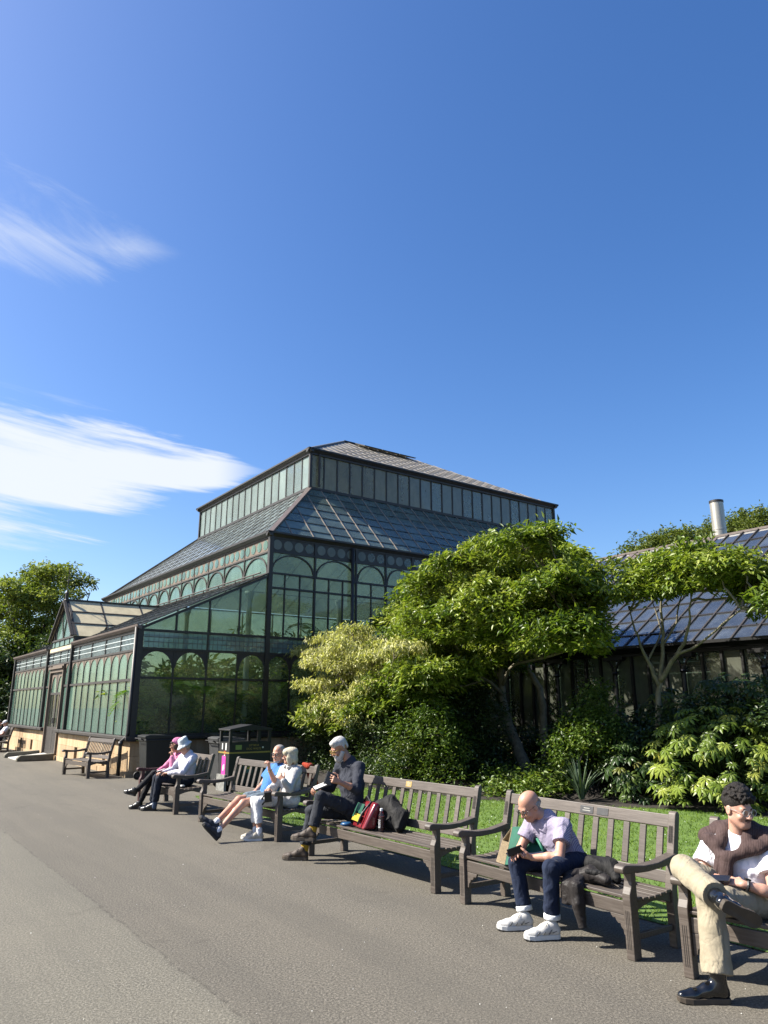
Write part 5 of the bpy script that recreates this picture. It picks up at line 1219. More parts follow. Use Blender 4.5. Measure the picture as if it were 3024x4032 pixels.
def shoe(par,heel,toe,upv,col,solec,o,up_h=.075,boot=0,soleh=.028,wid=.047,lace=None,sc=1.0,name='shoe',h=.006,panel=None):
    """shoe between heel and toe (sole level), upv = up out of the sole"""
    heel=_v(heel);toe=_v(toe);f=nrm(toe-heel);u=_v(upv);u=nrm(u-f*(u@f));s=np.cross(f,u);L=np.linalg.norm(toe-heel)
    Q=lambda a,b,c:heel+f*a*L+s*b+u*c
    z=soleh
    pr=[cap(Q(.10,0,z+.030),Q(.14,0,z+.052),.034,.032,.02),cap(Q(.12,0,z+.028),Q(.45,0,z+.030),.036,.038,.03),cap(Q(.45,0,z+.034),Q(.68,.0,z+.016),.037,.036,.025),cap(Q(.70,.010,z+.010),Q(.90,.005,z+.007),.033,.025,.025),cap(Q(.70,-.010,z+.010),Q(.87,-.005,z+.007),.032,.025,.025),
        cap(Q(.40,0,z+.05),Q(.20,0,z+up_h),.034,.040,.03)]
    if boot: pr.append(cap(Q(.18,0,z+.06),Q(.17,0,z+boot),.046,.052,.03))
    me=sdf_mesh(name,pr,h,MATS[col],1,cuts=[(heel+u*(z-.004),-u)]+([(Q(.17,0,z+boot),u)] if boot else []))
    me.transform(Matrix.Translation(-Vector(o)));ob=link(name,me,par)
    # sole outline
    out=[(-.01,.0),(.0,.55),(.06,.78),(.2,.80),(.40,.76),(.58,.92),(.74,1.0),(.88,.86),(.97,.5),(1.005,0)]
    pts=[(a,b) for a,b in out]+[(a,-b) for a,b in out[-2:0:-1]]
    mb=MB();n=len(pts)
    rise=lambda a:.012*max(0,(a-.75)/.25)**1.5
    base=[Q(a,b*wid,rise(a)) for a,b in pts];top=[Q(a,b*wid*.97,z+rise(a)*.6+.004) for a,b in pts]
    vs=[tuple(p-_v(o)) for p in base+top];mb.add(vs,[tuple(range(n))[::-1],tuple(range(n,2*n))]+[(i,(i+1)%n,n+(i+1)%n,n+i) for i in range(n)])
    mb.obj('sole',MATS[solec],ob,bevel=.004)
    if soleh>.034:
        q=MB();lo=[Q(a,b*wid*1.01,rise(a)-.001) for a,b in pts];hi_=[Q(a,b*wid*1.01,rise(a)+.008) for a,b in pts];q.add([tuple(p-_v(o)) for p in lo+hi_],[tuple(range(n))[::-1],tuple(range(n,2*n))]+[(i,(i+1)%n,n+(i+1)%n,n+i) for i in range(n)]);q.obj('outsole',MATS['sole_dark'],ob)
    if lace:
        m=MB()
        for k in range(4):
            a=.36+.075*k;hh=z+.078-.012*k-(.006 if k==3 else 0)
            m.tube([Q(a,-.026,hh-.012)-_v(o),Q(a+.02,0,hh+.002)-_v(o),Q(a,.026,hh-.012)-_v(o)],.0035,5)
        for sg in (-1,1): m.tube([Q(.35,0,z+.082)-_v(o),Q(.36,sg*.03,z+.092)-_v(o),Q(.42,sg*.042,z+.072)-_v(o),Q(.38,sg*.02,z+.08)-_v(o)],.003,5)
        m.obj('laces',MATS[lace],ob,smooth=True)
        if panel:
            for sg in (-1,1):
                q=MB()
                for a0,a1,h0,h1 in ((.22,.34,.058,.012),(.40,.50,.050,.010),(.58,.68,.034,.006)): q.tube([Q(a0,sg*.0335,z+h0)-_v(o),Q((a0+a1)/2,sg*.0405,z+(h0+h1)/2)-_v(o),Q(a1,sg*.041,z+h1)-_v(o)],[.004,.007,.005],6)
                q.tube([Q(.02,sg*.020,z+.04)-_v(o),Q(.12,sg*.037,z+.034)-_v(o),Q(.24,sg*.038,z+.020)-_v(o)],[.004,.007,.004],6)
                q.obj('side_panel',MATS[panel],ob,smooth=True)
    return ob
def glasses(par,F,o,mat,r=.021,th=.0022,temple='same',round_=True,lens=None,dark=False):
    m=MB();o=Vector(o)
    L=lambda x,y,z:Vector(F.P(x,y,z))-o
    for sx in (-1,1):
        pts=[]
        for k in range(19):
            a=2*math.pi*k/18;cx=math.cos(a);sz=math.sin(a)
            if not round_: cx=math.copysign(abs(cx)**.6,cx);sz=math.copysign(abs(sz)**.6,sz)
            pts.append(L(sx*.034+cx*r,.107-.18*abs(sx*.034+cx*r)*.5,.004+sz*r*(.95 if round_ else .75)))
        m.tube(pts,th*F.sc,6,False)
        m.tube([L(sx*(.034+r),.098,.010),L(sx*.076,.06,.012),L(sx*.081,.0,.010),L(sx*.079,-.018,.0)],th*.9*F.sc,6)
    m.tube([L(-.013,.105,.008),L(0,.110,.011),L(.013,.105,.008)],th*F.sc,6)
    ob=m.obj('glasses',MATS[mat],par,smooth=True)
    if lens:
        for sx in (-1,1):
            q=MB();P=[L(sx*.034+math.cos(2*math.pi*k/16)*r*.96,.106-.18*abs(sx*.034+math.cos(2*math.pi*k/16)*r)*.5,.004+math.sin(2*math.pi*k/16)*r*(.9 if round_ else .72)) for k in range(16)]
            q.add([tuple(p) for p in P],[tuple(range(16))]);q.obj('lens',MATS[lens],ob)
    return ob
glassmat('lens_clear',(.96,.97,.97),(.6,.65,.65),.03,rough=.05,hvar=.0,gl=.5)
pbr('lens_dark',(.012,.010,.010),.12,.1)
pbr('eye_dark',(.03,.02,.015),.25,.1);pbr('eye_white',(.62,.58,.55),.3,.05);pbr('lip',(.42,.17,.14),.45,.15,60)
def face_bits(par,F,o,brow='brow_grey',eyes=True):
    o=_v(o)
    if eyes:
        for sx in (-1,1):
            m=MB();m.lathe([(.001,-.011),(.008,-.008),(.0108,0),(.008,.008),(.001,.011)],Vector(F.P(sx*.032,.081,.0)-o),10);e=m.obj('eye',MATS['eye_white'],par,smooth=True)
            m=MB();m.lathe([(.001,-.006),(.0045,-.003),(.0056,0),(.0045,.003),(.001,.006)],Vector(F.P(sx*.032,.0885,-.001)-o),10);m.obj('iris',MATS['eye_dark'],e,smooth=True)
    m=MB();
    for sx in (-1,1): m.tube([Vector(F.P(sx*.014,.091,.021)-o),Vector(F.P(sx*.032,.089,.027)-o),Vector(F.P(sx*.052,.074,.020)-o)],[.003,.0042,.0022],6)
    m.obj('eyebrow',MATS[brow],par,smooth=True)
    m=MB();m.tube([Vector(F.P(-.021,.082,-.063)-o),Vector(F.P(-.008,.0905,-.0610)-o),Vector(F.P(.008,.0905,-.0610)-o),Vector(F.P(.021,.082,-.063)-o)],[.002,.0042,.0042,.002],6);m.obj('lips',MATS['lip'],par,smooth=True)
pbr('brow_grey',(.30,.27,.24),.8,.2);pbr('brow_dark',(.02,.016,.014),.8,.2)
def hairmat(name,c,c2):
    m,t=newmat(name);p=t.new('BsdfPrincipled');t.L.new(p.outputs[0],t.out.inputs[0]);g=t.coord('Object')
    n=t.noise(38,5,.7,t.mapv(g,(3,3,.8)));t.L.new(t.ramp(n,[(.35,c),(.65,c2)]),p.inputs['Base Color']);p.inputs['Roughness'].default_value=.55;p.inputs['Specular IOR Level'].default_value=.25;t.L.new(t.bump(t.noise(60,4,.7,t.mapv(g,(3,3,.7))),.9,.01),p.inputs['Normal']);return m
hairmat('hair_white',(.42,.40,.37),(.74,.72,.69));hairmat('hair_grey',(.30,.28,.26),(.55,.52,.48));hairmat('hair_blond',(.50,.42,.27),(.78,.72,.56));hairmat('hair_black',(.012,.010,.009),(.045,.036,.030));hairmat('hair_brown',(.035,.024,.018),(.075,.05,.036))
PEOPLE={}
def body(name,label,fi,o,J,h,skinm,F,fem=False,hands=(),legs_bare=False,cat='person',slim=1.0,extra=()):
    """root empty + one continuous skin mesh; J holds joints in bench coordinates"""
    x,y,yaw,L=fi;M=Matrix.Translation((x,y,0))@Matrix.Rotation(yaw,4,'Z')
    e=bpy.data.objects.new(name,None);COL.objects.link(e);e.matrix_world=M@Matrix.Translation(Vector(o));tag(e,label,cat)
    sv=nrm(_v(J['shL'])-_v(J['shR']))
    ch=(_v(J['shL'])+_v(J['shR']))/2;pv=_v(J['pelvis']);nk=_v(J['neck'])
    b=slim
    pr=[('ec',pv,pv*.35+ch*.65,.12*b,.135*b,sv,.68,.05),('ec',pv*.3+ch*.7,ch-[0,0,.03],.14*b,.12*b,sv,.62,.05),cap(J['shL'],J['shR'],.05*b,.05*b,.04),cap(nk-[0,0,.03],F.P(0,-.022,-.045),.058*b,.05*b,.025)]
    pr+=head_prims(F,fem)
    for s in 'LR':
        if 'el'+s in J:
            pr+= [cap(J['sh'+s],J['el'+s],.050*b,.040*b,.025),cap(J['el'+s],_v(J['el'+s])*.6+_v(J['wr'+s])*.4,.040*b,.038*b,.015),cap(_v(J['el'+s])*.6+_v(J['wr'+s])*.4,J['wr'+s],.038*b,.0255*b,.015)]
        hp=pv+sv*(.085 if s=='L' else -.085)
        pr+=[cap(hp,J['kn'+s],.075*b,.054*b,.03),cap(J['kn'+s],_v(J['kn'+s])*.68+_v(J['an'+s])*.32,.052*b,.052*b,.02),cap(_v(J['kn'+s])*.68+_v(J['an'+s])*.32,J['an'+s],.051*b,.034*b,.02)]
    for hd in hands: pr+=hand_prims(*hd[:4],**(hd[4] if len(hd)>4 else {}))
    pr+=list(extra)
    me=sdf_mesh('body',pr,h,MATS[skinm],1);me.transform(Matrix.Translation(-Vector(o)));link('body',me,e)
    return e
def garment(par,name,o,prims,h,mat,fold=.0025,seed=0,cuts=(),smooth=1):
    me=sdf_mesh(name,prims,h,MATS[mat],smooth,fold*(1.45 if .002<=fold<.005 and h>.0065 else 1),seed,cuts);me.transform(Matrix.Translation(-Vector(o)));return link(name,me,par)
def torso_prims(J,b=1.0,pad=.02,low=None):
    sv=nrm(_v(J['shL'])-_v(J['shR']));ch=(_v(J['shL'])+_v(J['shR']))/2;pv=_v(J['pelvis'])+([0,0,.02] if low is None else _v(low))
    return [('ec',pv,pv*.4+ch*.6,.135*b+pad,.150*b+pad,sv,.72,.06),('ec',pv*.4+ch*.6,ch-[0,0,.035],.155*b+pad,.125*b+pad,sv,.64,.06),cap(J['shL'],J['shR'],.055*b+pad*.6,.055*b+pad*.6,.05),cap(_v(J['neck'])-[0,0,.035],_v(J['neck'])-[0,0,.005],.066*b+pad*.5,.060*b+pad*.4,.04)]
def sleeve(J,s,b=1.0,short=None,pad=.014,wrist=.036):
    a,e,w=_v(J['sh'+s]),_v(J['el'+s]),_v(J['wr'+s])
    if short: q=a+(e-a)*short;return [hem(a,q,.060*b+pad,.064*b+pad,.03)],(q,e-a)
    return [cap(a,e,.058*b+pad,.047*b+pad,.035),cap(e,w-(w-e)*.05,.047*b+pad,wrist+.004,.02)],None
def trouser(J,s,b=1.0,pad=.018,end=1.0,hemr=.052,knee=.060,thigh=.085,hipoff=.085):
    sv=nrm(_v(J['shL'])-_v(J['shR']));hp=_v(J['pelvis'])+sv*(hipoff if s=='L' else -hipoff);k,a=_v(J['kn'+s]),_v(J['an'+s]);q=k+(a-k)*end
    return [cap(hp,k,thigh*b+pad,knee*b+pad*.7,.03),hem(k,q,knee*b+pad*.6,hemr,.02)]
def hips(J,b=1.0,pad=.02):
    sv=nrm(_v(J['shL'])-_v(J['shR']));pv=_v(J['pelvis']);return [('ec',pv-[0,0,.0],pv+(( _v(J['shL'])+_v(J['shR']))/2-pv)*.25,.135*b+pad,.13*b+pad,sv,.75,.05)]
def prop(name,label,cat,fi,build,mat,loc,rot=(0,0,0),bevel=.003,seg=2,**k):
    """small separate thing placed in bench coordinates"""
    x,y,yaw,L=fi;mb=MB();build(mb);ob=mb.obj(name,MATS[mat],None,bevel=bevel,seg=seg)
    ob.matrix_world=Matrix.Translation((x,y,0))@Matrix.Rotation(yaw,4,'Z')@Matrix.Translation(Vector(loc))@Euler(rot).to_matrix().to_4x4();tag(ob,label,cat,**k);return ob
# ---------------------------------------------------------------- the people
cloth('gingham',(.62,.58,.66),(.70,.66,.72),stripe=((.15,.11,.29),.0092,.5,((0,.45,.9),(.93,.25,-.25))))
cloth('denim_dark',(.012,.021,.052),(.026,.042,.092),bump=.3)
cloth('denim_black',(.035,.040,.052),(.06,.066,.08),bump=.3)
cloth('denim_navy',(.016,.022,.040),(.030,.040,.065))
cloth('cuff_white',(.62,.64,.66));cloth('sock_navy',(.012,.018,.045));cloth('sock_yellow',(.60,.36,.025),(.70,.45,.05));cloth('sock_white',(.72,.72,.74));cloth('sock_blue',(.10,.14,.22))
cloth('shirt_navy',(.040,.046,.066),(.058,.064,.086));cloth('tee_white',(.72,.70,.74));cloth('tee_blue',(.065,.20,.50),(.09,.26,.60));cloth('shirt_white',(.60,.59,.68),(.70,.69,.76))
cloth('shorts_blue',(.16,.22,.28),(.30,.37,.43));cloth('fleece',(.50,.49,.48),(.62,.61,.60));cloth('capri_white',(.66,.66,.67));cloth('chino',(.36,.31,.215),(.46,.40,.29))
cloth('pink_knit',(.74,.22,.40),(.84,.34,.52));cloth('pink_hat',(.56,.16,.34),(.66,.24,.42));cloth('legging',(.018,.018,.022),(.03,.03,.036));cloth('hat_blue',(.52,.59,.62),(.66,.71,.73));cloth('tee_black',(.015,.018,.024))
cloth('knit_brown',(.10,.064,.060),(.15,.10,.095),stripe=((.07,.042,.036),.011,.4,((1,.25,0),)),bump=.6)
pbr('shoe_white',(.55,.54,.51),.6,.2,22,.15,80,col2=(.70,.68,.64));pbr('shoe_panel',(.20,.20,.20),.6,.2);pbr('shoe_cream',(.50,.46,.38),.7,.2,30,.3,90);pbr('shoe_brown',(.075,.048,.030),.65,.35,25,.4,70);pbr('shoe_navy',(.018,.022,.035),.6,.3,25,.3,70);pbr('shoe_black',(.010,.011,.013),.14,.3,10,coat=.4);pbr('shoe_matt',(.014,.013,.013),.35,.3,10)
pbr('sole_white',(.66,.66,.64),.6,.1);pbr('sole_dark',(.03,.027,.024),.8,.2);pbr('sole_brown',(.10,.075,.05),.7,.3);pbr('lace_pale',(.50,.48,.43),.8,.1);pbr('lace_dark',(.04,.035,.03),.8,.1);pbr('gold_mark',(.55,.40,.12),.5,.1)
pbr('frame_dark',(.02,.012,.010),.3,.2);pbr('frame_yellow',(.55,.36,.05),.3,.15);pbr('frame_clear',(.55,.54,.54),.2,.05);pbr('black_leather',(.012,.012,.013),.45,.3,30,.3,90);pbr('paper',(.66,.66,.64),.8,.05);pbr('phone_glass',(.02,.02,.024),.08,.1)
A=lambda *p:np.array(p,float)
def J_(**k): return {a:np.array(b,float) for a,b in k.items()}
# -------- bald man, bench 5
def bald():
    fi=BENCH[4];o=(.98,-.05,0)
    J=J_(shL=(1.09,.21,.795),shR=(.76,.17,.78),neck=(.925,.195,.855),elL=(1.185,.04,.585),wrL=(.99,-.085,.56),elR=(.71,.05,.57),wrR=(.855,-.105,.575),pelvis=(1.05,.32,.50),knL=(1.235,-.12,.52),knR=(.83,-.12,.495),anL=(1.215,-.12,.10),anR=(.915,-.12,.10))
    F=Fr((.835,.065,.945),(-.16,-.80,-.55),(0,-.3,1),1.04)
    e=body('person','bald man in checked short sleeved shirt and jeans bent over a phone',fi,o,J,.006,'skin_fair',F,hands=[(J['wrL'],(-.75,-.62,.12),(.25,-.3,-.9),1,dict(curl=(.75,.7,.65,.6),thumb=.5)),(J['wrR'],(.35,-.85,.1),(-.3,-.2,.9),-1,dict(curl=(.55,.5,.45,.35),thumb=.5))])
    s1,c1=sleeve(J,'L',1,.58,.016);s2,c2=sleeve(J,'R',1,.58,.016)
    garment(e,'shirt',o,torso_prims(J,1.02,.02)+s1+s2,.008,'gingham',.003,1,cuts=[])
    col=MB();n=J['neck'];pts=[Vector(n+A(math.cos(a)*.072,math.sin(a)*.066-.012,.012+.014*math.sin(a))-_v(o)) for a in np.linspace(-1.2,4.34,22)];col.tube(pts,.014,6);col.obj('collar',MATS['gingham'],e,smooth=True)
    garment(e,'jeans',o,hips(J)+trouser(J,'L',1,.014,.80,.064)+trouser(J,'R',1,.014,.80,.064),.009,'denim_dark',.003,2)
    for s in 'LR':
        k,a=J['kn'+s],J['an'+s];q0=k+(a-k)*.80;q1=k+(a-k)*.90
        garment(e,'jean_cuff',o,[cap(q0,q1,.068,.068)],.008,'cuff_white',0,cuts=[(q1,q1-q0),(q0,q0-q1)])
        garment(e,'sock',o,[cap(q0,a-A(0,0,.03),.046,.044)],.008,'sock_navy',.001)
    shoe(e,(.955,-.085,0),(.80,-.345,0),(0,0,1),'shoe_white','sole_white',o,lace='lace_pale',soleh=.036,panel='shoe_panel',h=.005);shoe(e,(1.255,-.085,0),(1.125,-.355,0),(0,0,1),'shoe_white','sole_white',o,lace='lace_pale',soleh=.036,panel='shoe_panel',h=.005)
    glasses(e,F,o,'frame_dark',.020,lens='lens_clear');face_bits(e,F,o)
    garment(e,'hair_fringe',o,[F.e(.066,-.03,-.005,.012,.05,.030),F.e(-.066,-.03,-.005,.012,.05,.030),F.e(0,-.095,-.01,.05,.016,.03)],.006,'hair_grey',.001)
    m=lambda b:b.box((0,0,0),(.075,.15,.010))
    prop('phone','dark phone in a black flip case held by the bald man','phone',fi,lambda b:(b.box((0,0,0),(.070,.135,.011)),b.box((.040,0,.028),(.009,.135,.062))),'black_leather',(.885,-.19,.597),(.30,.15,-.45))
bald()
# -------- bearded man, bench 4
def beard():
    fi=BENCH[3];o=(.4,-.05,0)
    J=J_(shL=(.55,.35,1.06),shR=(.20,.31,1.05),neck=(.375,.34,1.13),elL=(.70,.21,.82),wrL=(.665,-.02,.915),elR=(.10,.23,.80),wrR=(.165,.0,.80),pelvis=(.44,.34,.53),knL=(.405,-.12,.735),knR=(.195,-.12,.545),anL=(.405,-.235,.35),anR=(.20,-.215,.11))
    F=Fr((.295,.215,1.285),(-.14,-.85,-.46),(0,-.2,1),1.10)
    e=body('person','grey bearded man in navy top with yellow glasses and yellow socks',fi,o,J,.006,'skin_tan',F,slim=1.08,hands=[(J['wrL'],(-.25,-.8,.35),(.85,-.25,.1),1,dict(curl=(.7,.65,.6,.5),thumb=.3,sc=1.05)),(J['wrR'],(.3,-.9,.0),(0,-.1,1),-1,dict(curl=(.8,.8,.8,.8),thumb=.5,sc=1.05))])
    s2,_=sleeve(J,'R',1.1,None,.012);a,el,w=J['shL'],J['elL'],J['wrL'];q=el+(w-el)*.25
    garment(e,'long_sleeved_top',o,torso_prims(J,1.08,.018)+[cap(a,el,.073,.060,.04),cap(el,q,.060,.055,.03)]+s2,.009,'shirt_navy',.0035,3,cuts=[])
    garment(e,'jeans',o,hips(J,1.1)+trouser(J,'L',1.08,.016,.84,.066)+trouser(J,'R',1.08,.016,.84,.064),.009,'denim_black',.0035,4)
    for s in 'LR':
        k,a=J['kn'+s],J['an'+s];garment(e,'sock',o,[cap(k+(a-k)*.78,a-A(0,0,.02)+(a-k)*.05,.052,.047)],.008,'sock_yellow',.001);q0=k+(a-k)*.77;q1=k+(a-k)*.86
        garment(e,'jean_cuff',o,[cap(q0,q1,.072,.070)],.008,'denim_black',.001,cuts=[(q1,q1-q0),(q0,q0-q1)])
    shoe(e,(.455,-.215,.245),(.235,-.43,.245),(-.05,.1,1),'shoe_brown','sole_brown',o,lace='lace_dark',soleh=.038,up_h=.09);shoe(e,(.245,-.185,0),(.02,-.415,0),(0,0,1),'shoe_brown','sole_brown',o,lace='lace_dark',soleh=.038,up_h=.09)
    glasses(e,F,o,'frame_yellow',.023,.0036,round_=False,lens='lens_clear');face_bits(e,F,o)
    garment(e,'beard',o,[F.e(0,.066,-.10,.048,.042,.052,.02),F.cp((.058,.01,-.045),(.03,.055,-.10),.026,.03,.02),F.cp((-.058,.01,-.045),(-.03,.055,-.10),.026,.03,.02),F.cp((-.028,.088,-.055),(.028,.088,-.055),.013,None,.012)],.006,'hair_white',.003,5)
    garment(e,'hair',o,[F.e(0,-.018,.055,.081,.098,.078,.02),F.e(0,.045,.092,.058,.045,.030,.03),F.cp((.07,-.03,.02),(.072,-.02,-.02),.018,.012),F.cp((-.07,-.03,.02),(-.072,-.02,-.02),.018,.012),F.e(0,-.085,.0,.062,.03,.05,.02)],.006,'hair_white',.0035,6,cuts=[(F.P(0,.08,.055),F.y*.8-F.z*.6)])
    prop('phone','black wallet case held up by the bearded man','wallet',fi,lambda b:(b.box((0,0,0),(.085,.014,.15)),b.box((-.045,.035,0),(.012,.08,.15))),'black_leather',(.60,-.13,.96),(-.35,.3,.9))
    prop('notebook','dark notebook with white pages on the knee of the bearded man','notebook',fi,lambda b:b.box((0,0,0),(.16,.21,.016)),'black_leather',(.33,-.06,.845),(.35,.12,-.35))
    prop('paper_pad','white paper pad lying on the dark notebook','paper',fi,lambda b:b.box((0,0,0),(.14,.19,.006)),'paper',(.326,-.064,.857),(.35,.12,-.35),bevel=.001)
beard()
# -------- woman with blond hair and man in blue, bench 3
def blonde():
    fi=BENCH[2];o=(2.1,-.05,0)
    J=J_(shL=(2.27,.31,.90),shR=(1.97,.30,.895),neck=(2.13,.31,.965),elL=(2.33,.15,.67),wrL=(2.37,.03,.80),elR=(1.95,.13,.66),wrR=(2.08,-.03,.665),pelvis=(2.13,.31,.51),knL=(2.05,-.18,.50),knR=(1.92,-.16,.50),anL=(2.10,-.17,.11),anR=(1.97,-.15,.11))
    F=Fr((2.17,.255,1.105),(-.62,-.78,-.06),(0,0,1),.97)
    e=body('person','woman with blond bob in pale fleece and white cropped trousers',fi,o,J,.008,'skin_fair',F,fem=True,slim=.9,hands=[(J['wrL'],(-.55,-.35,.55),(.4,-.8,.2),1,dict(curl=(.9,.9,.9,.8),sc=.92)),(J['wrR'],(.6,-.65,-.1),(0,0,1),-1,dict(curl=(.5,.5,.5,.5),sc=.92))])
    s1,_=sleeve(J,'L',.95,None,.016);s2,_=sleeve(J,'R',.95,None,.016)
    garment(e,'fleece_jacket',o,torso_prims(J,.93,.03,(0,0,-.04))+s1+s2,.010,'fleece',.003,7)
    sc=MB();n=J['neck'];sc.tube([Vector(n+A(math.cos(a)*.085,math.sin(a)*.08-.015,.005+.02*math.sin(a))-_v(o)) for a in np.linspace(-1.3,4.44,20)],.024,7);sc.obj('collar',MATS['fleece'],e,smooth=True)
    garment(e,'cropped_trousers',o,hips(J,.95)+trouser(J,'L',.95,.014,.72,.058)+trouser(J,'R',.95,.014,.72,.058),.010,'capri_white',.003,8,cuts=[])
    for a,b in (((2.125,-.125,0),(1.985,-.345,0)),((1.99,-.10,0),(1.85,-.315,0))): shoe(e,a,b,(0,0,1),'shoe_cream','sole_white',o,lace='lace_pale',h=.008)
    for s in 'LR': garment(e,'sock',o,[cap(J['an'+s]+A(0,0,.035),J['an'+s]-A(0,0,.03),.042,.042)],.008,'sock_white',0)
    glasses(e,F,o,'frame_dark',.022,.0025,lens='lens_dark',round_=False);face_bits(e,F,o,eyes=False)
    garment(e,'hair',o,[F.e(0,-.02,.05,.086,.104,.086,.02),F.e(0,.055,.062,.070,.048,.042,.03),F.e(.074,.0,-.05,.024,.055,.085,.02),F.e(-.074,.0,-.05,.024,.055,.085,.02),F.e(0,-.075,-.05,.078,.042,.095,.03)],.007,'hair_blond',.004,9,cuts=[])
    x,y,yaw,L=fi
    prop('handbag','small black handbag on the lap of the blond woman','handbag',fi,lambda b:(b.box((0,0,0),(.19,.10,.13)),b.tube([(.09,0,.05),(.04,-.05,.02),(-.03,-.10,-.06),(-.075,-.13,-.13),(-.08,-.12,-.16),(-.02,-.10,-.13),(.06,-.04,-.05)],.012,6)),'black_leather',(2.16,-.09,.585),(.1,.1,-.5),bevel=.012)
blonde()
def blueman():
    fi=BENCH[2];o=(1.75,-.25,0)
    J=J_(shL=(1.90,.33,.90),shR=(1.55,.34,.89),neck=(1.735,.345,.965),elL=(1.965,.16,.71),wrL=(1.975,.03,.925),elR=(1.50,.20,.65),wrR=(1.62,.03,.60),pelvis=(1.71,.17,.515),knL=(1.835,-.29,.475),knR=(1.67,-.27,.505),anL=(1.86,-.655,.17),anR=(1.80,-.665,.27))
    F=Fr((1.785,.295,1.115),(.42,-.89,-.12),(0,0,1),1.02)
    e=body('person','man in blue tee and shorts with legs stretched out and hand raised',fi,o,J,.007,'skin_fair',F,hands=[(J['wrL'],(-.05,-.12,1),(.75,.5,.1),1,dict(curl=(1.0,.95,.9,.8),thumb=.9)),(J['wrR'],(.35,-.85,-.2),(0,-.1,1),-1,dict(curl=(.45,.45,.45,.4)))])
    s1,c1=sleeve(J,'L',1,.62,.018);s2,c2=sleeve(J,'R',1,.6,.018)
    garment(e,'tee_shirt',o,torso_prims(J,1.05,.02)+s1+s2,.009,'tee_blue',.0035,10)
    garment(e,'shorts',o,hips(J,1.05)+[hem(J['pelvis']+A(.085,0,0),J['pelvis']*.22+J['knL']*.78+A(.01,0,0),.102,.092),hem(J['pelvis']-A(.085,0,0),J['pelvis']*.22+J['knR']*.78,.102,.092)],.010,'shorts_blue',.003,11)
    for hl,to in (((1.875,-.70,.025),(1.785,-.90,.245)),((1.835,-.72,.115),(1.70,-.91,.32))):
        s=shoe(e,hl,to,(0,.55,.8),'shoe_navy','sole_dark',o,lace='lace_pale',h=.007,soleh=.03)
        d=nrm(_v(to)-_v(hl));u=nrm(A(0,.55,.8)-d*(A(0,.55,.8)@d));sd_=np.cross(d,u);q=MB();c=_v(hl)+d*.13+u*.06+sd_*.0455-_v(o)
        for a,b in (((-.025,-.02),(-.015,.02)),((-.015,.02),(.0,-.02)),((.0,-.02),(.012,.02))): q.bar(Vector(c+d*a[0]+u*a[1]),Vector(c+d*b[0]+u*b[1]),.010,.004,Vector(sd_))
        q.obj('shoe_letter',MATS['gold_mark'],s)
    for s in 'LR': garment(e,'sock',o,[cap(J['an'+s],J['an'+s]+(J['an'+s]-J['kn'+s])*.07,.044,.044)],.008,'sock_white',0)
    glasses(e,F,o,'frame_dark',.0225,.0030,lens='lens_clear');face_bits(e,F,o)
    garment(e,'hair',o,[F.e(0,-.03,.048,.080,.094,.080,.02),F.cp((.072,.01,.03),(.074,.005,-.02),.012,.009),F.cp((-.072,.01,.03),(-.074,.005,-.02),.012,.009)],.007,'hair_grey',.002,12,cuts=[(F.P(0,.045,.06),F.y*.95-F.z*.1)])
    garment(e,'beard',o,[F.e(0,.064,-.094,.034,.027,.026,.02),F.cp((.055,.01,-.05),(.025,.055,-.092),.0205,.021,.02),F.cp((-.055,.01,-.05),(-.025,.055,-.092),.0205,.021,.02),F.cp((-.022,.087,-.052),(.022,.087,-.052),.008,None,.01)],.006,'hair_white',.001,13)
    w=MB();a=J['wrL'];d=nrm(J['wrL']-J['elL']);w.tube([Vector(a-d*.03+.031*(np.cross(d,A(1,0,0))*math.cos(t)+A(1,0,0)*math.sin(t))-_v(o)) for t in np.linspace(0,6.283,14)],.006,6,False);w.obj('bracelet',MATS['brass'],e)
blueman()
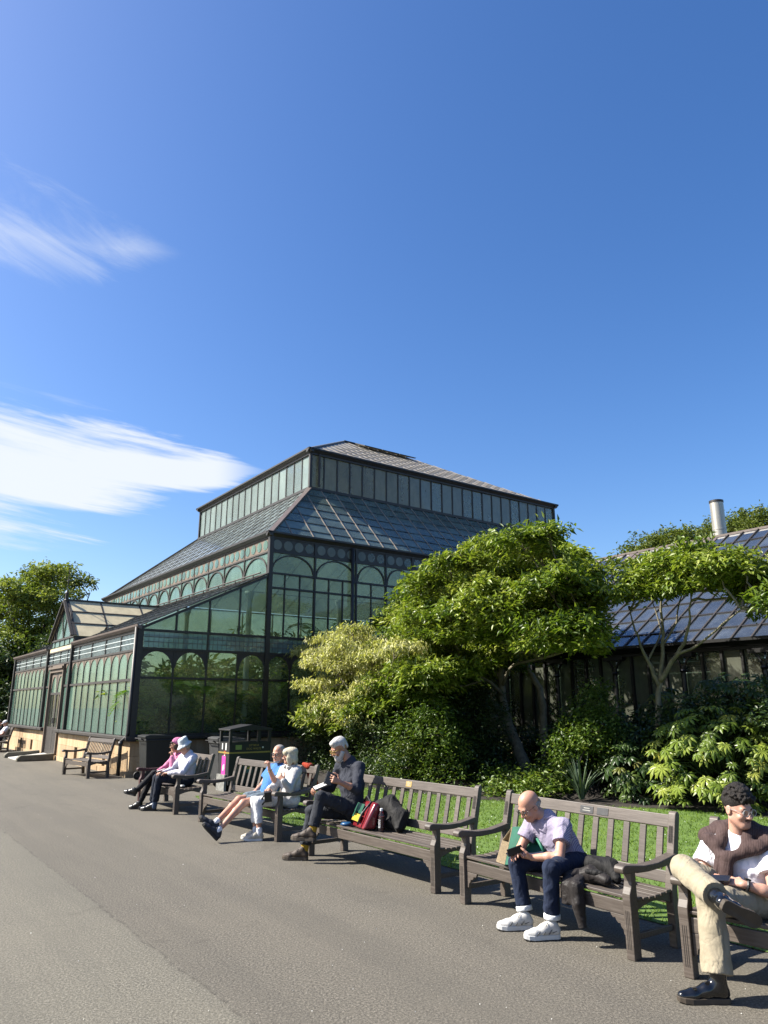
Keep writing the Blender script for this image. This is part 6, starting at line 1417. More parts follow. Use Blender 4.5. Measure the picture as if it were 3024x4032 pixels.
# -------- couple in hats, bench 2
def hatman():
    fi=BENCH[1];o=(1.35,-.05,0)
    J=J_(shL=(1.64,.35,.905),shR=(1.31,.31,.90),neck=(1.49,.33,.975),elL=(1.735,.14,.68),wrL=(1.53,-.04,.655),elR=(1.25,.12,.68),wrR=(1.36,-.08,.655),pelvis=(1.47,.32,.515),knL=(1.33,-.13,.55),knR=(1.17,-.12,.55),anL=(1.24,-.15,.10),anR=(1.09,-.14,.10))
    F=Fr((1.465,.245,1.085),(-.25,-.82,-.5),(0,-.25,1),1.03)
    e=body('person','man in pale bucket hat and white shirt looking down at his hands',fi,o,J,.009,'skin_fair',F,hands=[(J['wrL'],(-.9,-.3,.0),(0,-.2,.95),1,dict(curl=(.6,.6,.6,.5))),(J['wrR'],(.3,-.9,.0),(0,-.1,1),-1,dict(curl=(.5,.5,.5,.5)))])
    s1,_=sleeve(J,'L',1,None,.018);s2,_=sleeve(J,'R',1,None,.018)
    garment(e,'shirt',o,torso_prims(J,1.08,.024)+s1+s2,.010,'shirt_white',.0035,14)
    garment(e,'jeans',o,hips(J)+trouser(J,'L',1,.014,.86,.066)+trouser(J,'R',1,.014,.86,.066),.010,'denim_navy',.003,15)
    for s in 'LR': garment(e,'sock',o,[cap(J['kn'+s]*.25+J['an'+s]*.75,J['an'+s]-A(0,0,.03),.046,.044)],.009,'sock_blue',0)
    shoe(e,(1.25,-.12,0),(1.065,-.345,0),(0,0,1),'shoe_matt','sole_dark',o,h=.008);shoe(e,(1.11,-.11,0),(.93,-.33,0),(0,0,1),'shoe_matt','sole_dark',o,h=.008)
    face_bits(e,F,o);garment(e,'hair',o,[F.e(0,-.05,-.005,.078,.06,.05,.02)],.008,'hair_grey',.001)
    hb=MB();ax=(Vector(F.x),Vector(F.y),Vector(nrm(F.z*1.0-F.y*.12)));hb.lathe([(.143,-.012),(.145,-.008),(.120,.016),(.099,.038),(.096,.05),(.092,.10),(.086,.128),(.074,.137),(.0,.139)],Vector(F.P(0,-.012,.028)-_v(o)),22,ax);ho=hb.obj('bucket_hat',MATS['hat_blue'],e,smooth=True)
    prop('phone','slim pale phone held by the man in the bucket hat','phone',fi,lambda b:b.box((0,0,0),(.07,.145,.008)),'paper',(1.385,-.13,.70),(.3,.1,-.7))
hatman()
def pink():
    fi=BENCH[1];o=(.98,-.1,0)
    J=J_(shL=(1.24,.31,.895),shR=(.95,.28,.89),neck=(1.105,.30,.965),elL=(1.255,.135,.71),wrL=(1.215,.125,.905),elR=(.90,.12,.69),wrR=(1.02,-.05,.655),pelvis=(1.05,.32,.51),knL=(1.045,-.14,.615),knR=(.92,-.13,.53),anL=(.905,-.395,.315),anR=(.845,-.275,.11))
    F=Fr((1.115,.215,1.10),(-.55,-.83,-.10),(0,0,1),.96)
    e=body('person','woman in pink top and pink beanie with crossed legs, hand at mouth',fi,o,J,.009,'skin_tan',F,fem=True,slim=.9,hands=[(J['wrL'],(-.45,-.05,.9),(.75,.3,.3),1,dict(curl=(.9,.8,.6,.35),sc=.92)),(J['wrR'],(.5,-.8,0),(0,0,1),-1,dict(curl=(.5,.5,.5,.5),sc=.92))])
    s1,_=sleeve(J,'L',.92,None,.016);s2,_=sleeve(J,'R',.92,None,.016)
    garment(e,'pink_top',o,torso_prims(J,.92,.022)+s1+s2,.010,'pink_knit',.004,16)
    garment(e,'leggings',o,hips(J,.95)+trouser(J,'L',.9,.010,.95,.045)+trouser(J,'R',.9,.010,.95,.045),.010,'legging',.002,17)
    shoe(e,(.935,-.405,.235),(.775,-.575,.285),(.05,.2,1),'shoe_matt','sole_dark',o,h=.008,boot=.11);shoe(e,(.865,-.25,0),(.725,-.44,0),(0,0,1),'shoe_matt','sole_dark',o,h=.008,boot=.11)
    glasses(e,F,o,'frame_dark',.024,.0028,lens='lens_dark',round_=False);face_bits(e,F,o,'brow_dark',eyes=False)
    garment(e,'hair',o,[F.e(0,-.02,.04,.080,.098,.078,.02),F.e(0,.06,.058,.066,.046,.028,.02),F.e(.066,-.01,-.03,.02,.04,.06)],.008,'hair_brown',.002,18)
    garment(e,'beanie',o,[F.e(0,-.03,.065,.092,.104,.086,.02),F.e(0,-.09,.08,.07,.06,.06,.03)],.008,'pink_hat',.002,19,cuts=[(F.P(0,.02,.05),F.y*.55-F.z*.85)])
pink()
# -------- young man, bench 6
def young():
    fi=BENCH[5];o=(.3,-.1,0)
    J=J_(shL=(.475,.345,.835),shR=(.095,.335,.83),neck=(.285,.335,.915),elL=(.555,.18,.585),wrL=(.405,.055,.64),elR=(.03,.205,.60),wrR=(.145,.07,.66),pelvis=(.33,.27,.505),knL=(.275,-.20,.545),knR=(.045,-.06,.705),anL=(.325,-.315,.13),anR=(.405,-.33,.605))
    F=Fr((.325,.30,1.085),(.90,-.40,-.14),(0,0,1),1.05)
    e=body('person','young man in white tee with brown jumper round shoulders and beige trousers',fi,o,J,.006,'skin_pale',F,hands=[(J['wrL'],(-.95,-.1,.10),(.1,-.5,.85),1,dict(curl=(.6,.6,.55,.5))),(J['wrR'],(.85,-.35,-.05),(-.1,-.3,.95),-1,dict(curl=(.35,.3,.3,.25)))])
    s1,c1=sleeve(J,'L',1,.6,.018);s2,c2=sleeve(J,'R',1,.6,.018)
    garment(e,'tee_shirt',o,torso_prims(J,1.02,.02)+s1+s2,.008,'tee_white',.0035,20)
    garment(e,'trousers',o,hips(J)+trouser(J,'L',1,.020,.93,.098,knee=.072,thigh=.088)+[cap(J['pelvis']-A(.085,0,0),J['knR'],.105,.085,.03),hem(J['knR'],J['knR']*.14+J['anR']*.86,.085,.086,.02)],.008,'chino',.0032,21,cuts=[])
    for s in 'LR': garment(e,'sock',o,[cap(J['kn'+s]*.35+J['an'+s]*.65,J['an'+s],.040,.036)],.007,'sock_white',0)
    shoe(e,(.365,-.265,0),(.135,-.50,0),(0,0,1),'shoe_black','sole_brown',o,boot=.15,soleh=.03,wid=.05)
    kd=nrm(J['anR']-J['knR']);tt=nrm(A(.60,.50,-.42));tt=nrm(tt-kd*(tt@kd)*.9);hl=J['anR']+kd*.115-tt*.055;shoe(e,hl,hl+tt*.29,-kd,'shoe_black','sole_brown',o,boot=.15,soleh=.03,wid=.05)
    glasses(e,F,o,'frame_clear',.0225,.0020,lens='lens_clear');face_bits(e,F,o,'brow_dark')
    m=[F.cp((-.024,.089,-.050),(.024,.089,-.050),.0065,None,.006)];garment(e,'moustache',o,m,.005,'hair_black',.0008)
    rg=random.Random(4);hp=[F.e(0,-.022,.056,.084,.101,.086,.02),F.e(0,.026,.112,.066,.064,.040,.03)]
    for _ in range(230):
        a=rg.uniform(0,6.283);t=rg.uniform(.0,1.3)*(1 if rg.random()<.7 else .8);q=.016*max(0,1.25-t)
        hp.append(F.e(math.cos(a)*(.084+q)*math.sin(t),-.012+math.sin(a)*(.101+q)*math.sin(t)+.012,.060+(.094+q)*math.cos(t),rg.uniform(.009,.017),rg.uniform(.009,.017),rg.uniform(.008,.014),.003))
    for _ in range(34): hp.append(F.e(rg.uniform(-.062,.062),rg.uniform(.072,.094),rg.uniform(.060,.100),rg.uniform(.008,.013),.010,rg.uniform(.009,.016),.003))
    garment(e,'hair',o,hp,.0045,'hair_black',.0015,22,cuts=[(F.P(0,.098,.052),F.y*.52-F.z*.85)],smooth=1)
    # jumper tied round the shoulders
    B=lambda *q:_v(q)
    jp=[cap((.215,.40,.955),(.085,.345,.885),.050,.052,.04),cap((.365,.40,.955),(.49,.345,.885),.050,.052,.04),cap((.205,.335,.935),(.195,.22,.845),.042,.042,.04),cap((.365,.335,.935),(.385,.22,.845),.042,.042,.04),cap((.05,.345,.872),(.11,.42,.925),.046,.046,.04),cap((.11,.42,.925),(.29,.445,.955),.046,.048,.04),cap((.29,.445,.955),(.47,.42,.925),.048,.046,.04),cap((.47,.42,.925),(.53,.345,.872),.046,.046,.04),
        cap((.05,.34,.875),(.11,.245,.865),.048,.040,.04),cap((.11,.245,.865),(.215,.185,.775),.040,.036,.03),cap((.53,.34,.875),(.45,.245,.855),.048,.040,.04),cap((.45,.245,.855),(.31,.165,.79),.040,.034,.03),
        cap((.225,.175,.78),(.29,.155,.785),.036,.038,.02),hem((.275,.145,.785),(.265,.115,.63),.038,.042,.02),hem((.215,.165,.765),(.185,.135,.63),.036,.040,.02)]
    garment(e,'jumper',o,jp,.008,'knit_brown',.003,23)
    w=MB();a=J['wrL'];d=nrm(J['wrL']-J['elL']);x1=nrm(np.cross(d,A(0,0,1)));x2=np.cross(d,x1)
    w.tube([Vector(a-d*.02+.0325*(x1*math.cos(t)+x2*math.sin(t))-_v(o)) for t in np.linspace(0,6.283,18)],.010,6,False);w.box(Vector(a-d*.02-x2*.038-_v(o)) if x2[2]<0 else Vector(a-d*.02+x2*.038-_v(o)),(.034,.034,.012),(Vector(d),Vector(x1),Vector(x2)));w.obj('watch',MATS['black_leather'],e)
    prop('phone','black phone in the hands of the young man','phone',fi,lambda b:b.box((0,0,0),(.145,.072,.009)),'phone_glass',(.265,.0,.665),(.35,-.1,.1))
young()
# -------- pair on the far bench by the wall
FB=(bp(15.4,-1.12).x,bp(15.4,-1.12).y,-.943,1.6)
bench(6,'park bench at the far corner of the conservatory with two people',FB,11)
def farpair():
    for nm,lab,x0,ly,top,hair,cp in (('person','person in black tee shirt with dark hair on the far bench',.40,.35,'tee_black','hair_brown',None),('person','person in white cap beside the black shirted one on the far bench',.88,.50,'shirt_white','hair_brown','tee_white')):
        o=(x0,-.05,0);D=lambda x,y,z:(x0+x,y,z)
        J=J_(shL=D(.17,ly-.02,.90),shR=D(-.17,ly-.02,.90),neck=D(0,ly,.965),elL=D(.22,ly-.16,.68),wrL=D(.08,ly-.36,.62),elR=D(-.22,ly-.16,.68),wrR=D(-.08,ly-.36,.62),pelvis=D(0,.30,.51),knL=D(.1,-.15,.5),knR=D(-.1,-.15,.5),anL=D(.1,-.15,.1),anR=D(-.1,-.15,.1))
        F=Fr(D(0,ly-.06,1.10),(-.1,-.9,-.35),(0,-.2,1))
        e=body(nm,lab,FB,o,J,.012,'skin_fair',F,hands=[(J['wrL'],(-.5,-.7,0),(0,0,1),1),(J['wrR'],(.5,-.7,0),(0,0,1),-1)])
        s1,_=sleeve(J,'L',1,.6);s2,_=sleeve(J,'R',1,.6);garment(e,'tee_shirt',o,torso_prims(J)+s1+s2,.014,top)
        garment(e,'trousers',o,hips(J)+trouser(J,'L')+trouser(J,'R'),.014,'denim_navy')
        for s in 'LR': a=J['an'+s];shoe(e,(a[0],a[1]+.06,0),(a[0],a[1]-.21,0),(0,0,1),'shoe_matt','sole_dark',o,h=.012)
        garment(e,'hair',o,[F.e(0,-.02,.05,.082,.10,.08),F.e(0,-.07,.09,.04,.04,.04)],.012,hair)
        if cp: garment(e,'cap',o,[F.e(0,-.01,.06,.088,.105,.075),F.e(0,.11,.045,.06,.06,.008,.01)],.010,cp,cuts=[(F.P(0,0,.035),-F.z)])
farpair()
# ---------------------------------------------------------------- bins, ramp, bags
pbr('bin_black',(.005,.005,.006),.6,.3,12,.05,60);pbr('bin_grey',(.055,.057,.058),.6,.25,8,.1,40);pbr('bin_dark',(.014,.017,.017),.5,.3,8,.1,40)
pbr('gold_paint',(.50,.36,.07),.5,.15);pbr('sticker_pink',(.80,.06,.42),.5,.12,12);pbr('sticker_white',(.7,.7,.68),.6,.1);pbr('sticker_green',(.33,.42,.10),.6,.1);pbr('sticker_yellow',(.70,.50,.05),.6,.1);pbr('sticker_teal',(.02,.16,.16),.5,.1);pbr('sticker_red',(.55,.06,.03),.5,.1);pbr('galv',(.34,.34,.31),.6,.4,12,.1,40)
pbr('mossy_stone',(.16,.15,.11),.9,.4,6,.5,30,col2=(.30,.27,.21));pbr('ramp_white',(.66,.63,.58),.6,.1,5)
pbr('red_paint',(.30,.015,.012),.45,.2)
def text(body,size,mat,parent,M,name='lettering'):
    c=bpy.data.curves.new(name,'FONT');c.body=body;c.size=size;c.align_x='CENTER';c.align_y='CENTER';c.extrude=.001
    t=bpy.data.objects.new('tmp',c);COL.objects.link(t);dg=bpy.context.evaluated_depsgraph_get();me=bpy.data.meshes.new_from_object(t.evaluated_get(dg));bpy.data.objects.remove(t)
    me.materials.clear();me.materials.append(MATS[mat]);return link(name,me,parent,M)
def litter_bin():
    # local frame: x along the front (v), y to the back (u), front faces -u
    e=empty('litter_bin',bp(-4.54,.72,0),YAW-math.pi/2,label='large black litter bin with gold band and pink sticker behind the benches',cat='bin')
    W_,D_=1.02,.56
    b=MB();b.prism([(0,0,.12),(W_,0,.12),(W_,D_,.12),(0,D_,.12)],(0,0,0),(0,0,.88));b.box((W_/2,D_/2,.06),(W_-.1,D_-.1,.12));b.obj('body',MATS['bin_black'],e,bevel=.02)
    t=MB()
    for x in (.03,W_-.03,W_*.70):
        for y in (.03,D_-.03): t.box((x,y,1.135),(.06,.06,.27))
    t.box((W_/2,D_/2,1.0),(W_,D_,.05));t.obj('hood_posts',MATS['bin_black'],e)
    r=MB();r.prism([(-.02,-.03,1.27),(-.02,D_+.03,1.27),(-.02,D_+.03,1.32),(-.02,D_/2,1.35),(-.02,-.03,1.32)],(0,0,0),(W_+.04,0,0));r=MB();P=[(-.02,1.27),(W_+.02,1.27),(W_+.02,1.305),(W_/2,1.40),(-.02,1.305)];r.prism([(a,-.03,z) for a,z in P],(0,0,0),(0,D_+.06,0));r.obj('roof',MATS['bin_black'],e,bevel=.008)
    g=MB();g.box((W_/2,-.004,.80),(W_+.006,.006,.032));g.obj('gold_band',MATS['gold_paint'],e);g=MB();g.box((-.004,D_/2,.80),(.006,D_,.032));g.obj('gold_band',MATS['gold_paint'],e)
    Mf=lambda x,z:Matrix.Translation((x,-.004,z))@Matrix.Rotation(math.pi/2,4,'X')
    text('LITTER &',.062,'gold_paint',e,Mf(W_*.58,.95));text('DOG WASTE',.062,'gold_paint',e,Mf(W_*.58,.875))
    s=MB();s.box((.22,-.004,.915),(.15,.006,.10));s.obj('sticker',MATS['sticker_green'],e,bevel=.003)
    s=MB();s.box((.30+.17,-.003,.50),(.22,.005,.26));st=s.obj('poster',MATS['sticker_teal'],e)
    s=MB();s.lathe([(.085,0),(.085,.003)],(.47,-.0065,.53),20,(Vector((1,0,0)),Vector((0,0,1)),Vector((0,-1,0))));s.obj('poster_disc',MATS['sticker_yellow'],st)
    s=MB();s.box((.47,-.0075,.40),(.16,.002,.02));s.box((.47,-.0112,.53),(.03,.002,.09));s.obj('poster_mark',MATS['sticker_teal'],st)
    # stickers on the sunlit side
    def side(y,z,w,h,m,n='sticker'):
        q=MB();q.box((-.004,y,z),(.005,w,h));return q.obj(n,MATS[m],e)
    p=side(.26,.44,.20,.58,'sticker_pink');q=MB()
    for y,z,w,h in ((.23,.50,.05,.10),(.27,.47,.05,.10),(.25,.52,.09,.02)): q.box((-.008,y,z),(.003,w,h))
    q.obj('sticker_mark',MATS['sticker_white'],p)
    side(.22,.80,.09,.075,'sticker_red');side(.23,.73,.06,.05,'sticker_white');side(.36,.93,.05,.13,'sticker_white');side(.17,.93,.06,.15,'sticker_white')
    d=MB();d.lathe([(.02,0),(.02,.004)],(W_*.80,-.0045,.90),14,(Vector((1,0,0)),Vector((0,0,1)),Vector((0,-1,0))));d.obj('lock',MATS['sticker_white'],e)
    b=MB();b.box((.16,.05,.0),(.0001,.0001,.0001))
    k=MB();k.box((-.03,.28,.17),(.05,.42,.34));k.obj('kick_plate',MATS['galv'],e)
litter_bin()
def wheelie(u,v,w,d,h,mat,label,rz=0,slats=False):
    e=empty('wheelie_bin',bp(u,v,0),YAW-math.pi/2+rz,label=label,cat='bin',group='wheeled bins against the conservatory')
    # x=v direction (depth, wheels at low x), y=u direction (width)
    b=MB();lo=[(-d*.40,-w*.42),(d*.40,-w*.42),(d*.40,w*.42),(-d*.40,w*.42)];hi=[(-d*.5,-w*.5),(d*.5,-w*.5),(d*.5,w*.5),(-d*.5,w*.5)]
    b.add([(x,y,.06) for x,y in lo]+[(x,y,h-.1) for x,y in hi],[(3,2,1,0),(4,5,6,7),(0,1,5,4),(1,2,6,5),(2,3,7,6),(3,0,4,7)]);
    b.box((0,0,h-.10),(d+.05,w+.05,.05));b.obj('body',MATS[mat],e,bevel=.015)
    l=MB();P=[(-d*.54,h-.07),(d*.54,h-.07),(d*.56,h-.02),(d*.2,h+.02),(-d*.40,h+.03),(-d*.56,h)]
    l.prism([(a,-w*.53,z) for a,z in P],(0,0,0),(0,w*1.06,0));l.obj('lid',MATS[mat],e,bevel=.012)
    if slats:
        for k in range(4):
            s=MB();s.box((-d*.25+.0,0,0),(.001,.001,.001))
            q=MB();q.box((0,-w*.55-.01,h-.10+.026*k),(d*1.02,.018,.018));q.obj('lid_rib',MATS['galv'],e)
    hd=MB();hd.tube([(-d*.56,-w*.4,h-.1),(-d*.66,-w*.4,h-.06),(-d*.66,w*.4,h-.06),(-d*.56,w*.4,h-.1)],.014,7);hd.obj('handle',MATS['bin_black'],e)
    for s in (-1,1):
        t=MB();t.lathe([(.03,-.025),(.095,-.025),(.10,-.015),(.10,.015),(.095,.025),(.03,.025)],(-d*.47,s*w*.47,.10),18,(Vector((1,0,0)),Vector((0,0,1)),Vector((0,1,0))));wo=t.obj('wheel',MATS['bin_black'],e)
        t=MB();t.lathe([(.045,-.028),(.045,.028)],(-d*.47,s*w*.47,.10),12,(Vector((1,0,0)),Vector((0,0,1)),Vector((0,1,0))));t.obj('hub',MATS['bin_grey'],wo)
    return e
wheelie(-.98,.32,.58,.72,1.07,'bin_dark','black wheelie bin with wheels beside the corner downpipe')
wheelie(-1.15,2.15,.62,.74,1.07,'bin_dark','black wheelie bin behind the man in the bucket hat')
wheelie(-3.2,1.25,.56,.66,1.07,'bin_grey','grey wheelie bin with ribbed lid edge beside the litter bin',slats=True)
b=MB();b.box((0,0,.36),(.16,.34,.72));b.lathe([(.1,.72),(.1,.80),(.02,.83)],(0,0,0),12)
RB=empty('red_box',bp(-.30,1.28,0),YAW-math.pi/2,label='narrow red box against the sandstone base behind the woman in pink',cat='box');b.obj('case',MATS['red_paint'],RB,bevel=.01)
m=MB();m.box((0,-.176,.45),(.10,.01,.2));m.obj('front_plate',MATS['bin_dark'],RB)
# ---- door ramp
RP=empty('door_ramp',bp(9.0,-.7,0),YAW-math.pi/2,label='pale ribbed ramp leading up to the porch door',cat='ramp')
for k in range(14):
    t=(k+.5)/14;mb=MB();mb.box((0,0,0),(1.18/14-.012,1.9,.03));o=mb.obj('ramp_slat',MATS['ramp_white'],RP);o.location=(-.52+1.18*t,0,.012+.11*t);o.rotation_euler=(0,-.093,0)
for u,lab in ((7.86,'worn stone kerb on the bench side of the door ramp'),(10.14,'worn stone kerb on the far side of the door ramp')):
    mb=MB();P=[(-1.32,0),(-1.32,.10),(-1.22,.19),(-.6,.20),(-.16,.23),(-.16,0)];mb.prism([(a,-.13,z) for a,z in P],(0,0,0),(0,.26,0));o=mb.obj('ramp_kerb',MATS['mossy_stone'],None,bevel=.03);o.matrix_world=Matrix.Translation(bp(u,0,0))@Matrix.Rotation(YAW-math.pi/2,4,'Z');tag(o,lab,'kerb')
# ---- bags and clothes on the benches
pbr('bag_red',(.30,.025,.035),.22,.2,8,coat=.3);pbr('bag_green',(.03,.15,.09),.35,.2,8);pbr('bag_yellow',(.68,.52,.06),.35,.1,8);pbr('bag_blue',(.02,.12,.30),.4,.2,8);pbr('jute',(.42,.32,.19),.9,.2,30,.5,120);pbr('tote_green',(.02,.22,.13),.6,.2,12)
cloth('jacket_black',(.012,.012,.013),(.022,.021,.020),rough=.7);cloth('jacket_brown',(.026,.022,.021),(.045,.038,.036),rough=.55);cloth('bag_red_cloth',(.55,.07,.03))
glassmat('bottle_glass',(.8,.8,.8),(.6,.6,.6),.08,rough=.03,hvar=.02);pbr('juice',(.30,.010,.035),.15,.15);pbr('cap_white',(.72,.74,.76),.4,.05)
def heap(name,label,cat,fi,o,prims,h,mat,fold,seed):
    x,y,yaw,L=fi;e=bpy.data.objects.new(name,None);COL.objects.link(e);e.matrix_world=Matrix.Translation((x,y,0))@Matrix.Rotation(yaw,4,'Z')@Matrix.Translation(Vector(o));tag(e,label,cat)
    garment(e,'cloth',o,prims,h,mat,fold,seed,smooth=1);return e
def bags():
    fi=BENCH[3]
    heap('jacket','crumpled black jacket heaped on the bench beside the bearded man','jacket',fi,(1.15,.3,.42),[cap((.80,.40,.60),(1.10,.42,.66),.09,.11,.06),cap((1.10,.42,.66),(1.34,.38,.58),.11,.09,.06),cap((1.0,.33,.50),(1.36,.36,.49),.08,.075,.06),cap((1.34,.38,.58),(1.40,.30,.46),.07,.05,.05),cap((.75,.34,.54),(.62,.24,.47),.055,.04,.05)],.008,'jacket_black',.009,31)
    # patchwork shoulder bag
    x,y,yaw,L=fi;e=bpy.data.objects.new('shoulder_bag',None);COL.objects.link(e);e.matrix_world=Matrix.Translation((x,y,0))@Matrix.Rotation(yaw,4,'Z')@Matrix.Translation((.93,.13,.425))@Matrix.Rotation(-.25,4,'Z');tag(e,'red bag with green and yellow panels leaning on the black jacket','bag')
    b=MB();b.prism([(0,-.07,0),(0,.10,0),(0,.16,.27),(0,.09,.29)],(-.19,0,0),(.19,0,0));b.obj('bag_body',MATS['bag_red'],e,bevel=.03,seg=3,smooth=True)
    n=Vector((0,-.94,.52)).normalized();up=Vector((0,.16,.29)).normalized();pc=Vector((-.03,.005,.14))
    for dx,dz,w,h,m in ((-.07,.06,.22,.10,'bag_green'),(-.04,.052,.15,.035,'bag_red'),(-.03,-.055,.23,.085,'bag_yellow'),(-.14,-.01,.05,.10,'bag_green'),(.0,.012,.12,.03,'bag_green')):
        q=MB();q.box(pc+Vector((dx,0,0))+up*dz+Vector((0,-.88,.48))*(.030+.0025*(abs(dx)+1)),(w,h,.006),(Vector((1,0,0)),up,Vector((0,-.88,.48))));q.obj('panel',MATS[m],e)
    q=MB();q.tube([pc+Vector((.12,0,0))+up*-.13+Vector((0,-.04,.02)),pc+Vector((.11,-.045,.02)),pc+Vector((.10,0,0))+up*.16,pc+Vector((.0,.07,.20)),pc+Vector((-.12,.0,0))+up*.16],.014,6);q.obj('strap',MATS['black_leather'],e,smooth=True)
    c=MB();c.lathe([(.001,0),(.05,.0),(.075,.018),(.05,.038),(.001,.04)],(0,0,0),14);ob=c.obj('pouch',MATS['bag_blue'],None,smooth=True);ob.matrix_world=Matrix.Translation((x,y,0))@Matrix.Rotation(yaw,4,'Z')@Matrix.Translation((.70,.06,.425));tag(ob,'small blue pouch lying on the seat edge beside the red bag','pouch')
    # drink bottle
    e=bpy.data.objects.new('drink_bottle',None);COL.objects.link(e);e.matrix_world=Matrix.Translation((x,y,0))@Matrix.Rotation(yaw,4,'Z')@Matrix.Translation((1.21,.20,.418));tag(e,'clear bottle of dark pink drink with white cap on the bench','bottle')
    q=MB();q.lathe([(.030,0),(.034,.006),(.034,.15),(.030,.175),(.016,.205),(.014,.22)],(0,0,0),18);q.obj('glass',MATS['bottle_glass'],e,smooth=True)
    q=MB();q.lathe([(.0305,.004),(.0315,.008),(.0315,.148),(.0315,.15)],(0,0,0),18);q.obj('drink',MATS['juice'],e)
    q=MB();q.lathe([(.0175,.212),(.0175,.238),(.015,.240)],(0,0,0),14);q.obj('cap',MATS['cap_white'],e)
    q=MB()
    rr=random.Random(3)
    for z in (.035,.05,.065,.08,.095,.115):
        for k in range(5): 
            a=-1.57-.75+.3*k+rr.uniform(-.05,.05);q.box((.0345*math.cos(a),.0345*math.sin(a),z),(.002,.006+.003*rr.random(),.007),(Vector((math.cos(a),math.sin(a),0)),Vector((-math.sin(a),math.cos(a),0)),Vector((0,0,1))))
    q.obj('label_print',MATS['cap_white'],e)
    # tote bag beside the bald man
    fi=BENCH[4];x,y,yaw,L=fi
    e=bpy.data.objects.new('tote_bag',None);COL.objects.link(e);e.matrix_world=Matrix.Translation((x,y,0))@Matrix.Rotation(yaw,4,'Z')@Matrix.Translation((.50,.06,.428));tag(e,'open jute tote bag with green lining lying beside the bald man','bag')
    # mouth faces front-left; box of five thin walls
    m0=[Vector((-.09,-.02,.0)),Vector((.10,-.10,.01)),Vector((.04,.07,.30)),Vector((-.16,.13,.155))]
    dep=Vector((.30,.22,.02))
    for k,(a,b) in enumerate(zip(m0,m0[1:]+m0[:1])):
        nn=(b-a).cross(dep).normalized()
        for off,mt,nm in ((.004,'jute','jute_wall'),(-.002,'tote_green','lining')):
            q=MB();q.prism([a,b,b+dep,a+dep],nn*(off-.0025),nn*(off+.0025)) if True else None
            q.obj(nm,MATS[mt],e)
    q=MB();q.add([tuple(p+dep) for p in m0],[(0,1,2,3)]);q.obj('base',MATS['tote_green'],e)
    q=MB();q.tube([m0[0],m0[1],m0[2],m0[3],m0[0]],.007,6);q.obj('rim',MATS['jute'],e)
    q=MB();q.tube([Vector((.25,.15,.18)),Vector((.34,.08,.24)),Vector((.42,.06,.17)),Vector((.40,.12,.10))],.016,6);q.obj('handle',MATS['tote_green'],e,smooth=True)
    # dark jacket and bag hanging over the seat edge
    heap('jacket','dark brown jacket hanging over the seat edge beside the bald man','jacket',fi,(1.42,0,.42),[cap((1.28,.05,.455),(1.40,.16,.475),.045,.06,.05),cap((1.40,.16,.475),(1.58,.14,.46),.06,.04,.05),cap((1.30,.0,.45),(1.34,-.065,.41),.045,.042,.04),cap((1.42,.0,.45),(1.45,-.07,.41),.05,.05,.04),hem((1.34,-.065,.41),(1.34,-.078,.27),.046,.040,.03),cap((1.45,-.07,.41),(1.475,-.082,.30),.058,.050,.03),hem((1.475,-.082,.30),(1.505,-.085,.13),.050,.038,.02),cap((1.38,-.068,.40),(1.40,-.08,.31),.04,.03,.03)],.006,'jacket_brown',.0052,33)
    heap('rucksack','soft black bag behind the brown jacket on the bench','bag',fi,(1.5,.3,.42),[cap((1.34,.27,.53),(1.50,.30,.52),.075,.07,.05),cap((1.50,.30,.52),(1.60,.24,.46),.06,.04,.05),cap((1.42,.10,.50),(1.56,.16,.50),.022,.020,.02)],.008,'jacket_black',.005,34)
    fi=BENCH[2];heap('red_bag','red bag hanging over the bench back behind the blond woman','bag',fi,(2.10,.62,.8),[cap((2.02,.60,.965),(2.12,.63,.94),.035,.035,.03),cap((2.05,.69,.92),(2.15,.70,.68),.06,.075,.05)],.009,'bag_red_cloth',.004,35)
    fi=BENCH[1];prop('tissue_pack','small white packet on the seat beside the man in the bucket hat','packet',fi,lambda b:b.box((0,0,0),(.11,.07,.03)),'paper',(1.72,.14,.445),(0,0,.3),bevel=.01)
bags()
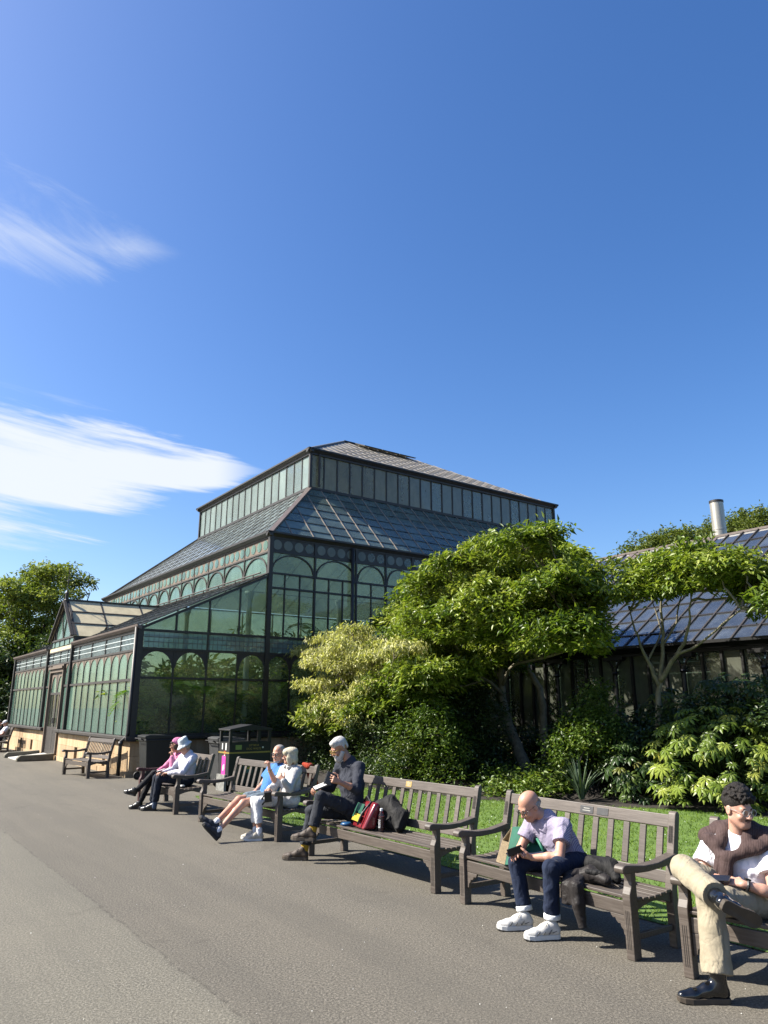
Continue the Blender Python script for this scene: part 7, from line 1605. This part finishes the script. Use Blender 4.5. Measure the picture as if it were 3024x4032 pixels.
# ---- small litter of the path: leaf scraps and pale grit
def scraps():
    rg=random.Random(12);mb=MB();d=MB()
    for _ in range(230):
        px=rg.uniform(0,3024);py=rg.uniform(3100,4032)
        t=ray(px,py);k=-CH/t.z;x,y=t.x*k,t.y*k
        b=Vector((x,y,0))-BO
        if b.dot(VH)>-.9: continue
        r=rg.uniform(.002,.007)*(.6+y*.06);a=rg.random()*6.28;M_=mb if rg.random()<.55 else d
        M_.add([(x+math.cos(a)*r,y+math.sin(a)*r,.004),(x-math.sin(a)*r*.5,y+math.cos(a)*r*.5,.009),(x-math.cos(a)*r,y-math.sin(a)*r,.004),(x+math.sin(a)*r*.5,y-math.cos(a)*r*.5,.006)],[(0,1,2,3)])
    o=mb.obj('grit',MATS['petal']);tag(o,'pale scraps and grit scattered over the path','grit',kind='stuff');o=d.obj('leaf_scraps',MATS['bark']);tag(o,'dry brown leaf scraps scattered over the path','leaf scraps',kind='stuff')
scraps()
# ---------------------------------------------------------------- one albedo scale for every matt surface
# (the picture is exposed for strong sun, so base colours sit at their real, darker values)
ALB0=.50
def scale_of(n):
    if 'leaf' in n or n in ('grass','blade_grey','lawn_soil','fatsia_shade','petal'): return .80
    if n=='cream_panel': return 1.0
    if n=='bark': return .9
    if n=='sandstone': return .72
    if n in ('tee_white','shirt_white','fleece','capri_white','cuff_white','shoe_white','sole_white','sock_white','hair_white','hair_blond','hat_blue','paper','sticker_white','cap_white','ramp_white','white_lead','shoe_cream'): return .78
    if n in ('tee_blue','pink_knit','pink_hat','gingham','sticker_pink','chino','hair_grey'): return .64
    if n.startswith('skin'): return .72
    if n.startswith('bench_wood'): return .62
    if 'glass' in n or n in ('painted_pane','cler_front','roof_front','end_low'): return .68
    return ALB0
for m in bpy.data.materials:
    if not m.use_nodes or m.name in ('steel','brass','lens_clear','lens_dark'): continue
    t=m.node_tree;ALB=scale_of(m.name)
    for n in list(t.nodes):
        k={'BSDF_PRINCIPLED':'Base Color','BSDF_DIFFUSE':'Color','BSDF_TRANSLUCENT':'Color'}.get(n.type)
        if not k: continue
        s=n.inputs[k];x=t.nodes.new('ShaderNodeMix');x.data_type='RGBA';x.blend_type='MULTIPLY';x.inputs[0].default_value=1;x.inputs[7].default_value=(ALB,ALB,ALB,1)
        if s.is_linked: src=s.links[0].from_socket;t.links.new(src,x.inputs[6])
        else: x.inputs[6].default_value=s.default_value
        t.links.new(x.outputs[2],s)
